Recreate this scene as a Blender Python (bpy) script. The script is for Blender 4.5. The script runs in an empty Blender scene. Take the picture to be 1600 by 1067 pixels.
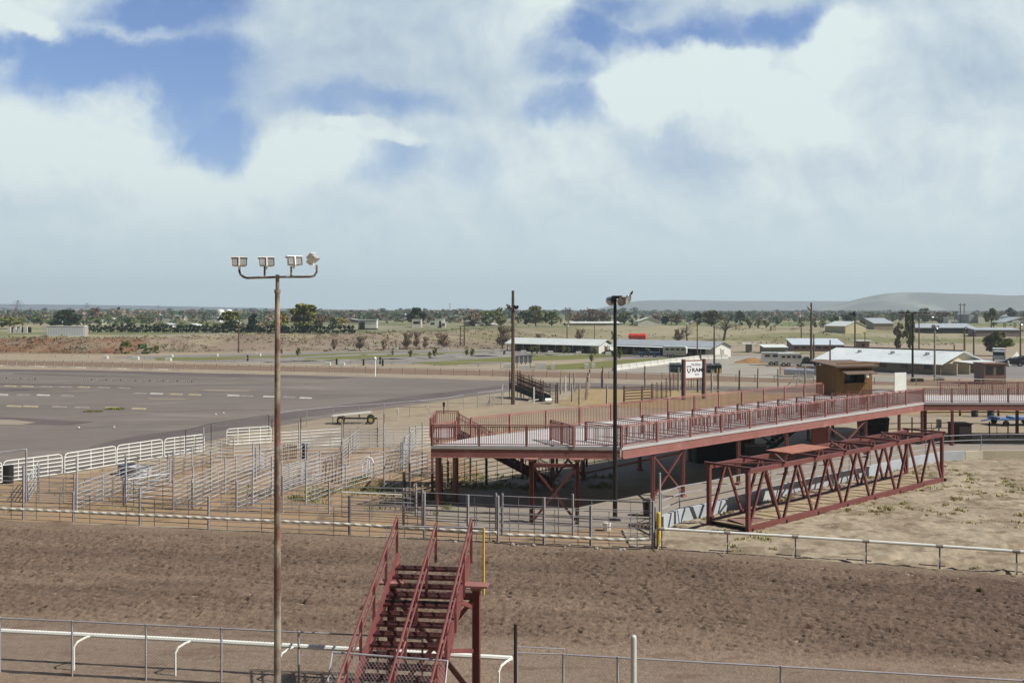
import bpy, math, random
import numpy as np
from mathutils import Vector, Matrix
random.seed(7); np.random.seed(7)
S = bpy.context.scene; C = S.collection
R = math.radians
# ------------------------------------------------------------------ camera, sky, sun, exposure
F, HZ, CX, H = 1555.0, 485.0, 800.0, 10.0
cam = bpy.data.cameras.new('camera'); co = bpy.data.objects.new('camera', cam); C.objects.link(co)
co.location = (0, 0, H); co.rotation_euler = (R(90), 0, 0)
cam.sensor_width = 36; cam.lens = F/1600*36; cam.shift_y = -48.5/1600
cam.clip_start = .5; cam.clip_end = 30000
S.camera = co
S.view_settings.view_transform = 'Standard'; S.view_settings.look = 'None'
S.view_settings.exposure = 0.34; S.view_settings.gamma = 1; S.view_settings.use_curve_mapping = False
SUN_EL, SUN_DIR = 46.0, Vector((.965, -.24, 0)).normalized()
sd = bpy.data.lights.new('sun', 'SUN'); sd.energy = 5.0; sd.angle = R(.5); sd.color = (1, .955, .88)
so = bpy.data.objects.new('sun', sd); C.objects.link(so)
to_sun = Vector((SUN_DIR.x*math.cos(R(SUN_EL)), SUN_DIR.y*math.cos(R(SUN_EL)), math.sin(R(SUN_EL))))
so.rotation_euler = to_sun.to_track_quat('Z', 'Y').to_euler(); so.location = (60, -20, 60)

W = bpy.data.worlds.new('World'); S.world = W; W.use_nodes = True
nt = W.node_tree; nt.nodes.clear()
def wn(t, **k):
    n = nt.nodes.new(t)
    for a, b in k.items(): setattr(n, a, b)
    return n
def lk(a, b): nt.links.new(a, b)
def wm(op, a, b=None, c=None, clamp=False):
    n = wn('ShaderNodeMath', operation=op, use_clamp=clamp)
    for i, q in enumerate((a, b, c)):
        if q is None: continue
        if isinstance(q, (int, float)): n.inputs[i].default_value = q
        else: lk(q, n.inputs[i])
    return n.outputs[0]
def wmap(x, a, b, lo=0., hi=1., kind='SMOOTHSTEP'):
    n = wn('ShaderNodeMapRange', interpolation_type=kind)
    lk(x, n.inputs[0]); n.inputs[1].default_value = a; n.inputs[2].default_value = b
    n.inputs[3].default_value = lo; n.inputs[4].default_value = hi
    return n.outputs[0]
def wmix(f, a, b):
    n = wn('ShaderNodeMix', data_type='RGBA')
    if isinstance(f, (int, float)): n.inputs[0].default_value = f
    else: lk(f, n.inputs[0])
    for i, q in ((6, a), (7, b)):
        if isinstance(q, tuple): n.inputs[i].default_value = (*q, 1)
        else: lk(q, n.inputs[i])
    return n.outputs[2]
tc = wn('ShaderNodeTexCoord'); sep = wn('ShaderNodeSeparateXYZ'); lk(tc.outputs['Generated'], sep.inputs[0])
yy = wm('MAXIMUM', sep.outputs[1], .06)
U = wm('DIVIDE', sep.outputs[0], yy); V = wm('DIVIDE', sep.outputs[2], yy)
cmb = wn('ShaderNodeCombineXYZ'); lk(U, cmb.inputs[0]); lk(V, cmb.inputs[1])
uv = cmb.outputs[0]
def wnoise(vec, scale, detail, rough=.55, dist=0., sc=(1, 1, 1)):
    if sc != (1, 1, 1):
        mp = wn('ShaderNodeMapping'); mp.inputs[3].default_value = sc; lk(vec, mp.inputs[0]); vec = mp.outputs[0]
    n = wn('ShaderNodeTexNoise'); lk(vec, n.inputs['Vector']); n.inputs['Scale'].default_value = scale
    n.inputs['Detail'].default_value = detail; n.inputs['Roughness'].default_value = rough; n.inputs['Distortion'].default_value = dist
    return n
# the cloud field lives on sky directions; large clearings and cloud banks are ellipses broken up by noise
wA = wnoise(uv, 3.4, 9, .62); vs = wn('ShaderNodeVectorMath', operation='SUBTRACT'); lk(wA.outputs['Color'], vs.inputs[0]); vs.inputs[1].default_value = (.5, .5, .5)
vm = wn('ShaderNodeVectorMath', operation='SCALE'); lk(vs.outputs[0], vm.inputs[0]); vm.inputs['Scale'].default_value = .14
va = wn('ShaderNodeVectorMath', operation='ADD'); lk(uv, va.inputs[0]); lk(vm.outputs[0], va.inputs[1])
wuv = va.outputs[0]
def blob(cx, cy, rx, ry, ang=0., w=1.0, lo=1.75, hi=.05):
    a = wn('ShaderNodeVectorMath', operation='SUBTRACT'); lk(wuv, a.inputs[0]); a.inputs[1].default_value = ((cx-CX)/F, (HZ-cy)/F, 0)
    src = a.outputs[0]
    if ang:
        r = wn('ShaderNodeVectorRotate', rotation_type='Z_AXIS'); lk(src, r.inputs[0]); r.inputs['Angle'].default_value = R(-ang); src = r.outputs[0]
    m = wn('ShaderNodeVectorMath', operation='MULTIPLY'); lk(src, m.inputs[0]); m.inputs[1].default_value = (F/rx, F/ry, 0)
    l = wn('ShaderNodeVectorMath', operation='LENGTH'); lk(m.outputs[0], l.inputs[0])
    return wmap(l.outputs['Value'], lo, hi, 0, w)
def union(lst):
    o = lst[0]
    for q in lst[1:]: o = wm('MAXIMUM', o, q)
    return o
# clearings (in the photographed part of the sky), banks of cumulus with crisp upper edges, and grey undersides
holes = union([blob(215, 135, 210, 100, 0, .85), blob(170, 100, 190, 70), blob(300, 150, 110, 110), blob(350, 215, 90, 60), blob(260, 25, 150, 55, 0, .9), blob(620, 250, 80, 42, 30, .6), blob(560, 165, 200, 26, 0, .55), blob(40, 75, 90, 30, 0, .8),
               blob(905, 75, 95, 60, 0, .85), blob(880, 165, 95, 32, 10, .62), blob(1070, 75, 160, 45, 6, .85), blob(1215, 55, 130, 34, 12, .75), blob(960, 30, 120, 40, 0, .6),
               blob(40, 322, 90, 20, 0, .42), blob(1070, 225, 110, 70, 15, .3), blob(1590, 260, 50, 40, 0, .35), blob(720, 250, 70, 60, 0, .4)])
upper = wmap(V, .38, .75, 0, .75)
holes = wm('MAXIMUM', holes, upper)
banks = union([blob(45, 32, 70, 18, -22, .9, 1.5, .2), blob(190, 50, 110, 12, -4, .3), blob(100, 225, 210, 85, 14, .8, 1.45, .5), blob(300, 290, 130, 60, 0, .9), blob(480, 250, 90, 52, 0, .8, 1.4, .5), blob(560, 206, 100, 16, -3, .8, 1.2, .6),
               blob(830, 15, 75, 60, 0, .9), blob(1150, 150, 200, 62, -12, .9, 1.25, .7), blob(1320, 85, 60, 58, -10, .85, 1.3, .6), blob(1010, 150, 75, 36, -10, .85, 1.3, .6), blob(930, 100, 80, 14, -16, .45)])
def offs(dx, dy):
    n = wn('ShaderNodeVectorMath', operation='ADD'); lk(wuv, n.inputs[0]); n.inputs[1].default_value = (dx, dy, 0); return n.outputs[0]
n1 = wnoise(uv, 7.0, 10, .6, .2, (1, 1.15, 1)).outputs[0]
n3 = wnoise(uv, 21.0, 10, .62, .2).outputs[0]; n3b = wnoise(offs(.010, .013), 15.0, 8, .6, .1).outputs[0]; n3a = wnoise(offs(0, 0), 15.0, 8, .6, .1).outputs[0]
n2 = wnoise(uv, 3.0, 8, .6, .6, (1, 1.7, 1)).outputs[0]
relief = wm('SUBTRACT', n3a, n3b)
den = wm('ADD', wm('SUBTRACT', .95, wm('MULTIPLY', wm('MULTIPLY', holes, 1.3), wmap(n3a, .25, .6, .72, 1.08))), wm('MULTIPLY', banks, .8))
den = wm('ADD', den, wm('MULTIPLY', wm('SUBTRACT', n1, .5), .85))
den = wm('ADD', den, wm('MULTIPLY', wm('SUBTRACT', n3, .5), .62))
cover = wmap(den, -.1, .85)
grey = union([blob(590, 95, 260, 120, 0, .95), blob(1500, 120, 140, 90, 0, .95), blob(1080, 230, 110, 60, 10, .8), blob(880, 345, 560, 50, 0, .3), blob(60, 305, 150, 38, 0, .5), blob(560, 320, 150, 45, 0, .35), blob(1280, 15, 330, 30, 0, .7), blob(1330, 255, 150, 45, 0, .35), blob(620, 20, 200, 60, 0, .9)])
shade = wm('ADD', grey, wm('MULTIPLY', wm('SUBTRACT', n2, .5), .95))
shade = wm('ADD', shade, wm('MULTIPLY', wm('SUBTRACT', n1, .5), .5))
shade = wm('SUBTRACT', shade, wm('MULTIPLY', relief, 1.7))
shade = wm('SUBTRACT', shade, wm('MULTIPLY', banks, .55))
shade = wmap(shade, -.2, 1.15, 0, 1, 'LINEAR')
K = 7.9     # the world is scaled by .1
bright = (.755*K, .86*K, .86*K); dull = (.43*K, .54*K, .67*K)
cloud = wmix(shade, bright, dull)
sky = wn('ShaderNodeTexSky', sky_type='NISHITA', sun_disc=False)
sky.sun_elevation = R(SUN_EL); sky.sun_rotation = math.atan2(to_sun.x, to_sun.y); sky.altitude = 200; sky.air_density = 1.2; sky.dust_density = .6; sky.ozone_density = 2.5
tint = wn('ShaderNodeMix', data_type='RGBA', blend_type='MULTIPLY'); tint.inputs[0].default_value = 1; lk(sky.outputs[0], tint.inputs[6]); tint.inputs[7].default_value = (.70, .76, .98, 1)
plain = wn('ShaderNodeMix', data_type='RGBA', blend_type='MULTIPLY'); plain.inputs[0].default_value = 1; lk(sky.outputs[0], plain.inputs[6]); plain.inputs[7].default_value = (.20, .17, .145, 1)
base = wmix(cover, tint.outputs[2], cloud)
lowband = wmap(V, .015, .15, 1.0, 0.0)
base = wmix(wm('MULTIPLY', lowband, .88), base, (.555*K, .70*K, .755*K))
behind = wmap(sep.outputs[1], .05, .3)          # away from the photographed side the unseen sky is dimmed to deepen shade
base = wmix(behind, plain.outputs[2], base)
bg = wn('ShaderNodeBackground'); lk(base, bg.inputs[0]); bg.inputs[1].default_value = .1
wo = wn('ShaderNodeOutputWorld'); lk(bg.outputs[0], wo.inputs[0])

# ------------------------------------------------------------------ helpers
def vnoise(x, y, seed=0):
    xi = np.floor(x).astype(np.int64); yi = np.floor(y).astype(np.int64); fx = x-xi; fy = y-yi
    fx = fx*fx*(3-2*fx); fy = fy*fy*(3-2*fy)
    def h(a, b):
        n = (a*374761393 + b*668265263 + seed*974634777) & 0xffffffff
        n = ((n ^ (n >> 13))*1274126177) & 0xffffffff
        return ((n ^ (n >> 16)) & 0xffff)/65535.
    return (h(xi, yi)*(1-fx)+h(xi+1, yi)*fx)*(1-fy)+(h(xi, yi+1)*(1-fx)+h(xi+1, yi+1)*fx)*fy
def fbm(x, y, o=4, seed=0):
    x = np.asarray(x, float); y = np.asarray(y, float); s = 0; a = .5; t = 0
    for i in range(o):
        s = s+a*vnoise(x*2**i, y*2**i, seed+i*17); t += a; a *= .5
    return s/t
def sstep(a, b, x):
    t = np.clip((x-a)/(b-a), 0, 1); return t*t*(3-2*t)
_bx = [-1e5, -400, -95, -75, -40, 0, 40, 150, 1e5]; _bb = [229, 229, 229, 238, 243, 259, 285, 300, 300]
_tt = [238, 238, 240, 262, 276, 330, 400, 420, 420]; _zz = [3.4, 3.4, 3.4, 3.6, 3.6, 3.9, 3.7, 3.4, 3.4]
def GZ(x, y):
    x = np.asarray(x, float); y = np.asarray(y, float)
    b = np.interp(x, _bx, _bb); t = np.interp(x, _bx, _tt); z = np.interp(x, _bx, _zz)
    k = np.clip((y-b)/(t-b), 0, 1)
    return sstep(0, 1, k)*z + np.where(k > 0, (fbm(x*.06, y*.06, 3, 5)-.5)*1.3*np.minimum(k*3, 1), 0)
def gz(x, y): return float(GZ(np.array([x]), np.array([y]))[0])
def P(px, py, z=0.):
    Y = (H-z)*F/(py-HZ); return Vector(((px-CX)/F*Y, Y, z))
def at(px, Y, z=None):
    X = (px-CX)/F*Y; return Vector((X, Y, gz(X, Y) if z is None else z))
def zof(py, Y): return H-(py-HZ)*Y/F
_YS = np.concatenate([np.arange(30, 600, .5), np.arange(600, 3000, 4.)])
def gnd(px, py):
    Xs = (px-CX)/F*_YS; Zs = GZ(Xs, _YS); ok = np.nonzero(HZ+(H-Zs)*F/_YS <= py)[0]
    return Vector((Xs[ok[0]], _YS[ok[0]], Zs[ok[0]])) if len(ok) else at(px, 3000)
def tag(o, label=None, cat=None, group=None, kind=None):
    if label: o['label'] = label
    if cat: o['category'] = cat
    if group: o['group'] = group
    if kind: o['kind'] = kind
    return o
INV = {}
def thing(name, label, cat, loc=(0, 0, 0), rz=0., group=None):
    o = bpy.data.objects.new(name, None); C.objects.link(o); o.empty_display_size = .3
    o.location = loc; o.rotation_euler = (0, 0, rz)
    INV[o.name] = (Matrix.Translation(Vector(loc)) @ Matrix.Rotation(rz, 4, 'Z')).inverted()
    return tag(o, label, cat, group)
def link(o, parent=None):
    C.objects.link(o)
    if parent: o.parent = parent
    return o
def copy_tree(root, loc, rz=None, label=None, group=None, scale=None):
    r = root.copy(); C.objects.link(r); r.location = loc
    if rz is not None: r.rotation_euler = (0, 0, rz)
    if scale: r.scale = scale
    if label: r['label'] = label
    if group: r['group'] = group
    for ch in list(root.children):
        c = ch.copy(); C.objects.link(c); c.parent = r
        for g in list(ch.children):
            d = g.copy(); C.objects.link(d); d.parent = c
    return r
class MB:
    def __init__(s): s.v = []; s.f = []; s.mi = []; s.cur = 0
    def add(s, vs, fs):
        b = len(s.v); s.v += [tuple(q) for q in vs]
        for f in fs: s.f.append(tuple(i+b for i in f)); s.mi.append(s.cur)
        return s
    def hexa(s, a):   # 8 corners: bottom 4, top 4
        return s.add(a, [(3, 2, 1, 0), (4, 5, 6, 7), (0, 1, 5, 4), (1, 2, 6, 5), (2, 3, 7, 6), (3, 0, 4, 7)])
    def box(s, c, d, rz=0., tilt=None):
        c = Vector(c); hx, hy, hz = d[0]/2, d[1]/2, d[2]/2
        m = Matrix.Rotation(rz, 3, 'Z')
        if tilt: m = m @ tilt
        return s.hexa([c+m @ Vector(q) for q in ((-hx, -hy, -hz), (hx, -hy, -hz), (hx, hy, -hz), (-hx, hy, -hz), (-hx, -hy, hz), (hx, -hy, hz), (hx, hy, hz), (-hx, hy, hz))])
    def bar(s, p, q, w, h=None, up=(0, 0, 1)):
        p = Vector(p); q = Vector(q); h = h or w; d = (q-p)
        if d.length < 1e-6: return s
        d.normalize(); u = Vector(up)
        if abs(d.dot(u)) > .98: u = Vector((0, 1, 0))
        x = d.cross(u).normalized(); y = x.cross(d).normalized(); x *= w/2; y *= h/2
        return s.hexa([p-x-y, p+x-y, p+x+y, p-x+y, q-x-y, q+x-y, q+x+y, q-x+y])
    def tube(s, p, q, r, n=6, r2=None, caps=True):
        p = Vector(p); q = Vector(q); d = q-p
        if d.length < 1e-6: return s
        d.normalize(); r2 = r if r2 is None else r2
        x = d.orthogonal().normalized(); y = d.cross(x); b = []
        for c, rr in ((p, r), (q, r2)):
            b += [c+(x*math.cos(2*math.pi*i/n)+y*math.sin(2*math.pi*i/n))*rr for i in range(n)]
        fs = [(i, (i+1) % n, n+(i+1) % n, n+i) for i in range(n)]
        if caps: fs += [tuple(reversed(range(n))), tuple(range(n, 2*n))]
        return s.add(b, fs)
    def path(s, pts, r, n=6):
        pts = [Vector(p) for p in pts]; rings = []; x = None
        for i, p in enumerate(pts):
            d = (pts[min(i+1, len(pts)-1)]-pts[max(i-1, 0)]).normalized()
            x = d.orthogonal().normalized() if x is None else (x-d*x.dot(d)).normalized()
            y = d.cross(x); rr = r[i] if isinstance(r, (list, tuple)) else r
            rings.append([p+(x*math.cos(2*math.pi*k/n)+y*math.sin(2*math.pi*k/n))*rr for k in range(n)])
        fs = []
        for i in range(len(pts)-1):
            fs += [(i*n+k, i*n+(k+1) % n, (i+1)*n+(k+1) % n, (i+1)*n+k) for k in range(n)]
        fs += [tuple(reversed(range(n))), tuple(range((len(pts)-1)*n, len(pts)*n))]
        return s.add([v for rg in rings for v in rg], fs)
    def extr(s, poly, z0, z1):      # vertical prism over an xy polygon
        n = len(poly); vs = [(p[0], p[1], z0) for p in poly]+[(p[0], p[1], z1) for p in poly]
        return s.add(vs, [tuple(reversed(range(n))), tuple(range(n, 2*n))]+[(i, (i+1) % n, n+(i+1) % n, n+i) for i in range(n)])
    def prof(s, pts, y0, y1, o=(0, 0, 0), rz=0.):   # xz profile swept along y
        m = Matrix.Rotation(rz, 3, 'Z'); o = Vector(o); n = len(pts)
        vs = [o+m @ Vector((p[0], y, p[1])) for y in (y0, y1) for p in pts]
        return s.add(vs, [tuple(range(n)), tuple(reversed(range(n, 2*n)))]+[((i+1) % n, i, n+i, n+(i+1) % n) for i in range(n)])
    def lathe(s, o, axis, prof, n=14):               # prof: (distance along axis, radius)
        o = Vector(o); d = Vector(axis).normalized(); x = d.orthogonal().normalized(); y = d.cross(x); b = []
        for a, r in prof: b += [o+d*a+(x*math.cos(2*math.pi*i/n)+y*math.sin(2*math.pi*i/n))*r for i in range(n)]
        fs = []
        for j in range(len(prof)-1): fs += [(j*n+i, j*n+(i+1) % n, (j+1)*n+(i+1) % n, (j+1)*n+i) for i in range(n)]
        return s.add(b, fs)
    def build(s, name, mat, parent=None, local=False, smooth=False, base=True):
        vs = [Vector(v) for v in s.v]; loc = Vector((0, 0, 0))
        if parent is not None and not local:
            m = INV.get(parent.name)
            if m is None: m = Matrix.Translation(-Vector(parent.location))
            vs = [m @ v for v in vs]
        elif parent is None and base and not local and vs:
            a = np.array([tuple(v) for v in vs]); loc = Vector(((a[:, 0].min()+a[:, 0].max())/2, (a[:, 1].min()+a[:, 1].max())/2, a[:, 2].min()))
            vs = [v-loc for v in vs]
        me = bpy.data.meshes.new(name); me.from_pydata(vs, [], s.f); me.update()
        for mt in (mat if isinstance(mat, (list, tuple)) else [mat]): me.materials.append(mt)
        if isinstance(mat, (list, tuple)): me.polygons.foreach_set('material_index', s.mi)
        if smooth: me.polygons.foreach_set('use_smooth', [True]*len(me.polygons))
        o = bpy.data.objects.new(name, me); o.location = loc
        INV[o.name] = Matrix.Translation(-loc)
        if parent is not None and parent.type == 'MESH': INV[o.name] = INV.get(parent.name, Matrix.Identity(4))
        return link(o, parent)
def sub(mb, name, mat, part, smooth=False):          # a sub-part: its part sits at its thing's origin
    top = part.parent; o = mb.build(name, mat, top, smooth=smooth); o.parent = part
    return o

MATS = {}
def mat(name, a, b=None, rough=.7, metal=0., scale=2., thr=(.35, .65), bump=0., bscale=None, stretch=(1, 1, 1), fine=.12, spec=.3, detail=6, c=None, cthr=(.6, .7), cscale=1., rnd=0., world=False, dist=0.):
    if name in MATS: return MATS[name]
    m = bpy.data.materials.new(name); m.use_nodes = True; t = m.node_tree; N = t.nodes; L = t.links
    bs = N['Principled BSDF']; bs.inputs['Roughness'].default_value = rough; bs.inputs['Metallic'].default_value = metal; bs.inputs['Specular IOR Level'].default_value = spec
    b = b or tuple(x*.8 for x in a)
    if world:
        g = N.new('ShaderNodeNewGeometry'); src = g.outputs['Position']
    else:
        g = N.new('ShaderNodeTexCoord'); src = g.outputs['Object']
    mp = N.new('ShaderNodeMapping'); mp.inputs[3].default_value = stretch; L.new(src, mp.inputs[0])
    def noise(sc, det=6, ro=.6, vec=mp.outputs[0]):
        n = N.new('ShaderNodeTexNoise'); n.inputs['Scale'].default_value = sc; n.inputs['Detail'].default_value = det; n.inputs['Roughness'].default_value = ro
        n.inputs['Distortion'].default_value = dist
        L.new(vec, n.inputs['Vector']); return n.outputs[0]
    def mr(x, lo, hi, o0=0., o1=1.):
        n = N.new('ShaderNodeMapRange'); n.inputs[1].default_value = lo; n.inputs[2].default_value = hi; n.inputs[3].default_value = o0; n.inputs[4].default_value = o1
        L.new(x, n.inputs[0]); return n.outputs[0]
    def mix(f, p, q, mode='MIX'):
        n = N.new('ShaderNodeMix'); n.data_type = 'RGBA'; n.blend_type = mode
        if isinstance(f, float): n.inputs[0].default_value = f
        else: L.new(f, n.inputs[0])
        for i, w in ((6, p), (7, q)):
            if isinstance(w, tuple): n.inputs[i].default_value = (*w, 1)
            else: L.new(w, n.inputs[i])
        return n.outputs[2]
    col = mix(mr(noise(scale, detail), *thr), a, b)
    if c: col = mix(mr(noise(cscale, 5), *cthr), col, c)
    if fine:
        f = mr(noise(scale*9, 4, .7), .25, .75, 1-fine, 1+fine)
        hs = N.new('ShaderNodeHueSaturation'); L.new(col, hs.inputs['Color']); L.new(f, hs.inputs['Value']); col = hs.outputs[0]
    if rnd:
        oi = N.new('ShaderNodeObjectInfo'); hs = N.new('ShaderNodeHueSaturation'); L.new(col, hs.inputs['Color'])
        L.new(mr(oi.outputs['Random'], 0, 1, 1-rnd, 1+rnd), hs.inputs['Value']); L.new(mr(oi.outputs['Random'], 0, 1, .5+rnd*.06, .5-rnd*.06), hs.inputs['Hue']); col = hs.outputs[0]
    L.new(col, bs.inputs['Base Color'])
    if bump:
        bn = N.new('ShaderNodeBump'); bn.inputs['Strength'].default_value = bump; bn.inputs['Distance'].default_value = .05
        L.new(noise(bscale or scale*6, 6, .65), bn.inputs['Height']); L.new(bn.outputs[0], bs.inputs['Normal'])
    MATS[name] = m; return m
def vcol_mat(name, rough=.95, fine=.2, scale=1.5, bump=.4, bscale=4.):
    m = bpy.data.materials.new(name); m.use_nodes = True; t = m.node_tree; N = t.nodes; L = t.links
    bs = N['Principled BSDF']; bs.inputs['Roughness'].default_value = rough; bs.inputs['Specular IOR Level'].default_value = .1
    at_ = N.new('ShaderNodeAttribute'); at_.attribute_name = 'Col'
    g = N.new('ShaderNodeNewGeometry')
    def noise(sc, det=6):
        n = N.new('ShaderNodeTexNoise'); n.inputs['Scale'].default_value = sc; n.inputs['Detail'].default_value = det; n.inputs['Roughness'].default_value = .65
        L.new(g.outputs['Position'], n.inputs['Vector']); return n.outputs[0]
    mr = N.new('ShaderNodeMapRange'); mr.inputs[1].default_value = .25; mr.inputs[2].default_value = .75; mr.inputs[3].default_value = 1-fine; mr.inputs[4].default_value = 1+fine
    L.new(noise(scale, 8), mr.inputs[0])
    hs = N.new('ShaderNodeHueSaturation'); L.new(at_.outputs[0], hs.inputs['Color']); L.new(mr.outputs[0], hs.inputs['Value']); L.new(hs.outputs[0], bs.inputs['Base Color'])
    bn = N.new('ShaderNodeBump'); bn.inputs['Strength'].default_value = bump; bn.inputs['Distance'].default_value = .06; L.new(noise(bscale, 6), bn.inputs['Height']); L.new(bn.outputs[0], bs.inputs['Normal'])
    return m
RED = mat('truss_red_paint', (.165, .055, .050), (.135, .044, .041), .55, scale=1.2, fine=.1, c=(.25, .08, .065), cthr=(.62, .72), cscale=2.)
DECKRED = mat('faded_red_paint', (.30, .135, .118), (.245, .105, .092), .6, scale=.8, fine=.1, c=(.36, .19, .165), cthr=(.58, .72), cscale=.9)
RUST = mat('rusty_plate', (.37, .155, .10), (.27, .11, .075), .8, scale=2.5, fine=.2)
DARKSTEEL = mat('dark_steel', (.022, .02, .02), (.035, .03, .028), .6, fine=.1)
BLACKPAINT = mat('black_paint', (.012, .014, .014), (.02, .02, .02), .45)
GALV = mat('galvanised_pipe', (.46, .47, .49), (.36, .365, .385), .5, .25, scale=3., fine=.1)
GALVDULL = mat('dull_galvanised_pipe', (.37, .365, .39), (.29, .28, .31), .6, .2, scale=2., fine=.12)
WIRE = mat('fence_wire', (.42, .42, .42), (.34, .34, .34), .5, .3, fine=0.)
WHITE = mat('white_paint', (.82, .84, .80), (.74, .76, .71), .5, scale=1.5, fine=.05, c=(.5, .46, .4), cthr=(.66, .75), cscale=3.)
CREAMPIPE = mat('cream_paint', (.66, .62, .54), (.56, .52, .45), .6, scale=2., fine=.06)
WOODPOLE = mat('weathered_pole_wood', (.13, .085, .06), (.085, .058, .043), .9, scale=2., stretch=(1, 1, .12), fine=.2)
GREYWOOD = mat('grey_weathered_wood', (.36, .33, .30), (.26, .235, .21), .9, scale=4., stretch=(1, 1, .2), fine=.15)
BROWNWOOD = mat('brown_fence_wood', (.12, .07, .045), (.085, .05, .033), .9, scale=4., fine=.15)
CONC = mat('pale_concrete', (.50, .49, .44), (.42, .41, .37), .85, scale=.8, fine=.08)
GLASSDARK = mat('dark_window_glass', (.015, .018, .02), (.02, .024, .027), .15, fine=0., spec=.5)
TYRE = mat('tyre_rubber', (.014, .014, .014), (.02, .02, .02), .8)
LAMPGLASS = mat('lamp_lens_glass', (.5, .5, .5), (.32, .32, .32), .2, .3, fine=.05, spec=.6)
ALU = mat('brushed_aluminium', (.62, .63, .64), (.5, .51, .52), .3, .7, fine=.05)

# ------------------------------------------------------------------ the ground
def grid_mesh(name, X, Y, Z, col=None, material=None):
    ny, nx = X.shape
    me = bpy.data.meshes.new(name); n = nx*ny
    me.vertices.add(n); me.vertices.foreach_set('co', np.stack([X, Y, Z], -1).astype(np.float32).ravel())
    i = np.arange(n).reshape(ny, nx); q = np.stack([i[:-1, :-1], i[:-1, 1:], i[1:, 1:], i[1:, :-1]], -1).reshape(-1, 4)
    me.loops.add(q.size); me.loops.foreach_set('vertex_index', q.ravel().astype(np.int32))
    me.polygons.add(len(q)); me.polygons.foreach_set('loop_start', (np.arange(len(q))*4).astype(np.int32)); me.polygons.foreach_set('loop_total', np.full(len(q), 4, np.int32))
    me.polygons.foreach_set('use_smooth', np.ones(len(q), bool))
    me.update(calc_edges=True)
    if col is not None:
        a = me.color_attributes.new('Col', 'FLOAT_COLOR', 'POINT')
        a.data.foreach_set('color', np.concatenate([col, np.ones((*X.shape, 1))], -1).astype(np.float32).ravel())
    if material: me.materials.append(material)
    o = bpy.data.objects.new(name, me); return link(o)
def lerp(a, b, t): return np.asarray(a)*(1-t[..., None])+np.asarray(b)*t[..., None]

gx = np.concatenate([-np.geomspace(4600, 205, 50), np.arange(-200, 200.1, 2.), np.geomspace(205, 4600, 50)])
gy = np.concatenate([[-90, -50, -20, 0, 15], np.arange(20, 220, 4.), np.arange(220, 460, 2.), np.geomspace(465, 4700, 90)])
X, Y = np.meshgrid(gx, gy); Z = GZ(X, Y)
b_ = np.interp(X, _bx, _bb); t_ = np.interp(X, _bx, _tt); k_ = np.clip((Y-b_)/(t_-b_), -.5, 1.5)
sand = np.array((.285, .228, .155)); straw = np.array((.265, .235, .15)); olive = np.array((.13, .135, .05)); bankred = np.array((.165, .085, .05)); greydirt = np.array((.25, .215, .17)); field = np.array((.125, .14, .065))
n_a = fbm(X*.05, Y*.05, 5, 2); n_b = fbm(X*.013, Y*.02, 4, 9); n_c = fbm(X*.22, Y*.3, 4, 31)
col = lerp(sand, greydirt, np.clip((n_a-.4)*4, 0, 1)*.6)
onbank = sstep(-.02, .05, k_)*(1-sstep(.97, 1.1, k_))
n_f = fbm(X*.16, Y*.25, 5, 44); bank = lerp(greydirt*.92, bankred*1.05, sstep(.28, .52, n_a*.5+n_f*.5)*np.where(X < -88, 1, .35))
bank = lerp(bank, olive*1.1, sstep(.5, .68, n_c*.55+n_b*.45)*np.where(X < -85, .95, .6))
bank = lerp(bank, straw, sstep(.5, .75, fbm(X*.09, Y*.12, 4, 77))*.55)
right = sstep(-30, 60, X)
bank = lerp(bank, lerp(straw, olive, sstep(.42, .62, fbm(X*.02, Y*.05, 4, 13))*.8), right*.9)
col = lerp(col, bank, onbank)
plain = lerp(straw*.95, field, sstep(.4, .62, n_b)); plain = lerp(plain, greydirt, sstep(.58, .72, n_a)*.5)
plain = lerp(plain, field*np.array((1., 1.15, .9)), sstep(30, 70, X)*sstep(425, 445, Y)*(1-sstep(540, 600, Y))*(.45+.5*n_a)); plain = lerp(plain, np.array((.09, .105, .055)), sstep(560, 1000, Y)*.85)
col = lerp(col, plain, sstep(.95, 1.08, k_)); col = col*(.82+.36*fbm(X*.3, Y*.4, 4, 61))[..., None]
GROUND = vcol_mat('dry_ground', fine=.16, scale=.9, bump=.5, bscale=2.2)
tag(grid_mesh('ground', X, Y, Z, col, GROUND), kind='structure')

def sheet(name, pts, z, material, jit=.0, step=1.5, kind='structure'):
    out = []
    for i, p in enumerate(pts):
        q = pts[(i+1) % len(pts)]; L = math.dist(p[:2], q[:2]); n = max(1, int(L/step)) if jit else 1
        for k in range(n):
            t = k/n; x = p[0]+(q[0]-p[0])*t; y = p[1]+(q[1]-p[1])*t
            if jit:
                x += (float(fbm(x*.35, y*.35, 3, 3))-.5)*jit*2; y += (float(fbm(x*.35, y*.35, 3, 41))-.5)*jit*2
            out.append((x, y, z))
    mb = MB(); mb.add(out, [tuple(range(len(out)))])
    a = sum(out[i][0]*out[(i+1) % len(out)][1]-out[(i+1) % len(out)][0]*out[i][1] for i in range(len(out)))
    if a < 0: mb.f[0] = tuple(reversed(mb.f[0]))
    o = mb.build(name, material, base=False)
    return tag(o, kind=kind)
def G(px, py): p = P(px, py); return (p.x, p.y)
ASPH = mat('worn_gravel_asphalt', (.166, .143, .126), (.138, .118, .105), .95, scale=.05, stretch=(.55, 1.6, 1), thr=(.4, .62), fine=.1, bump=.25, bscale=3., c=(.205, .182, .158), cthr=(.56, .7), cscale=.09, world=True, spec=.1)
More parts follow.
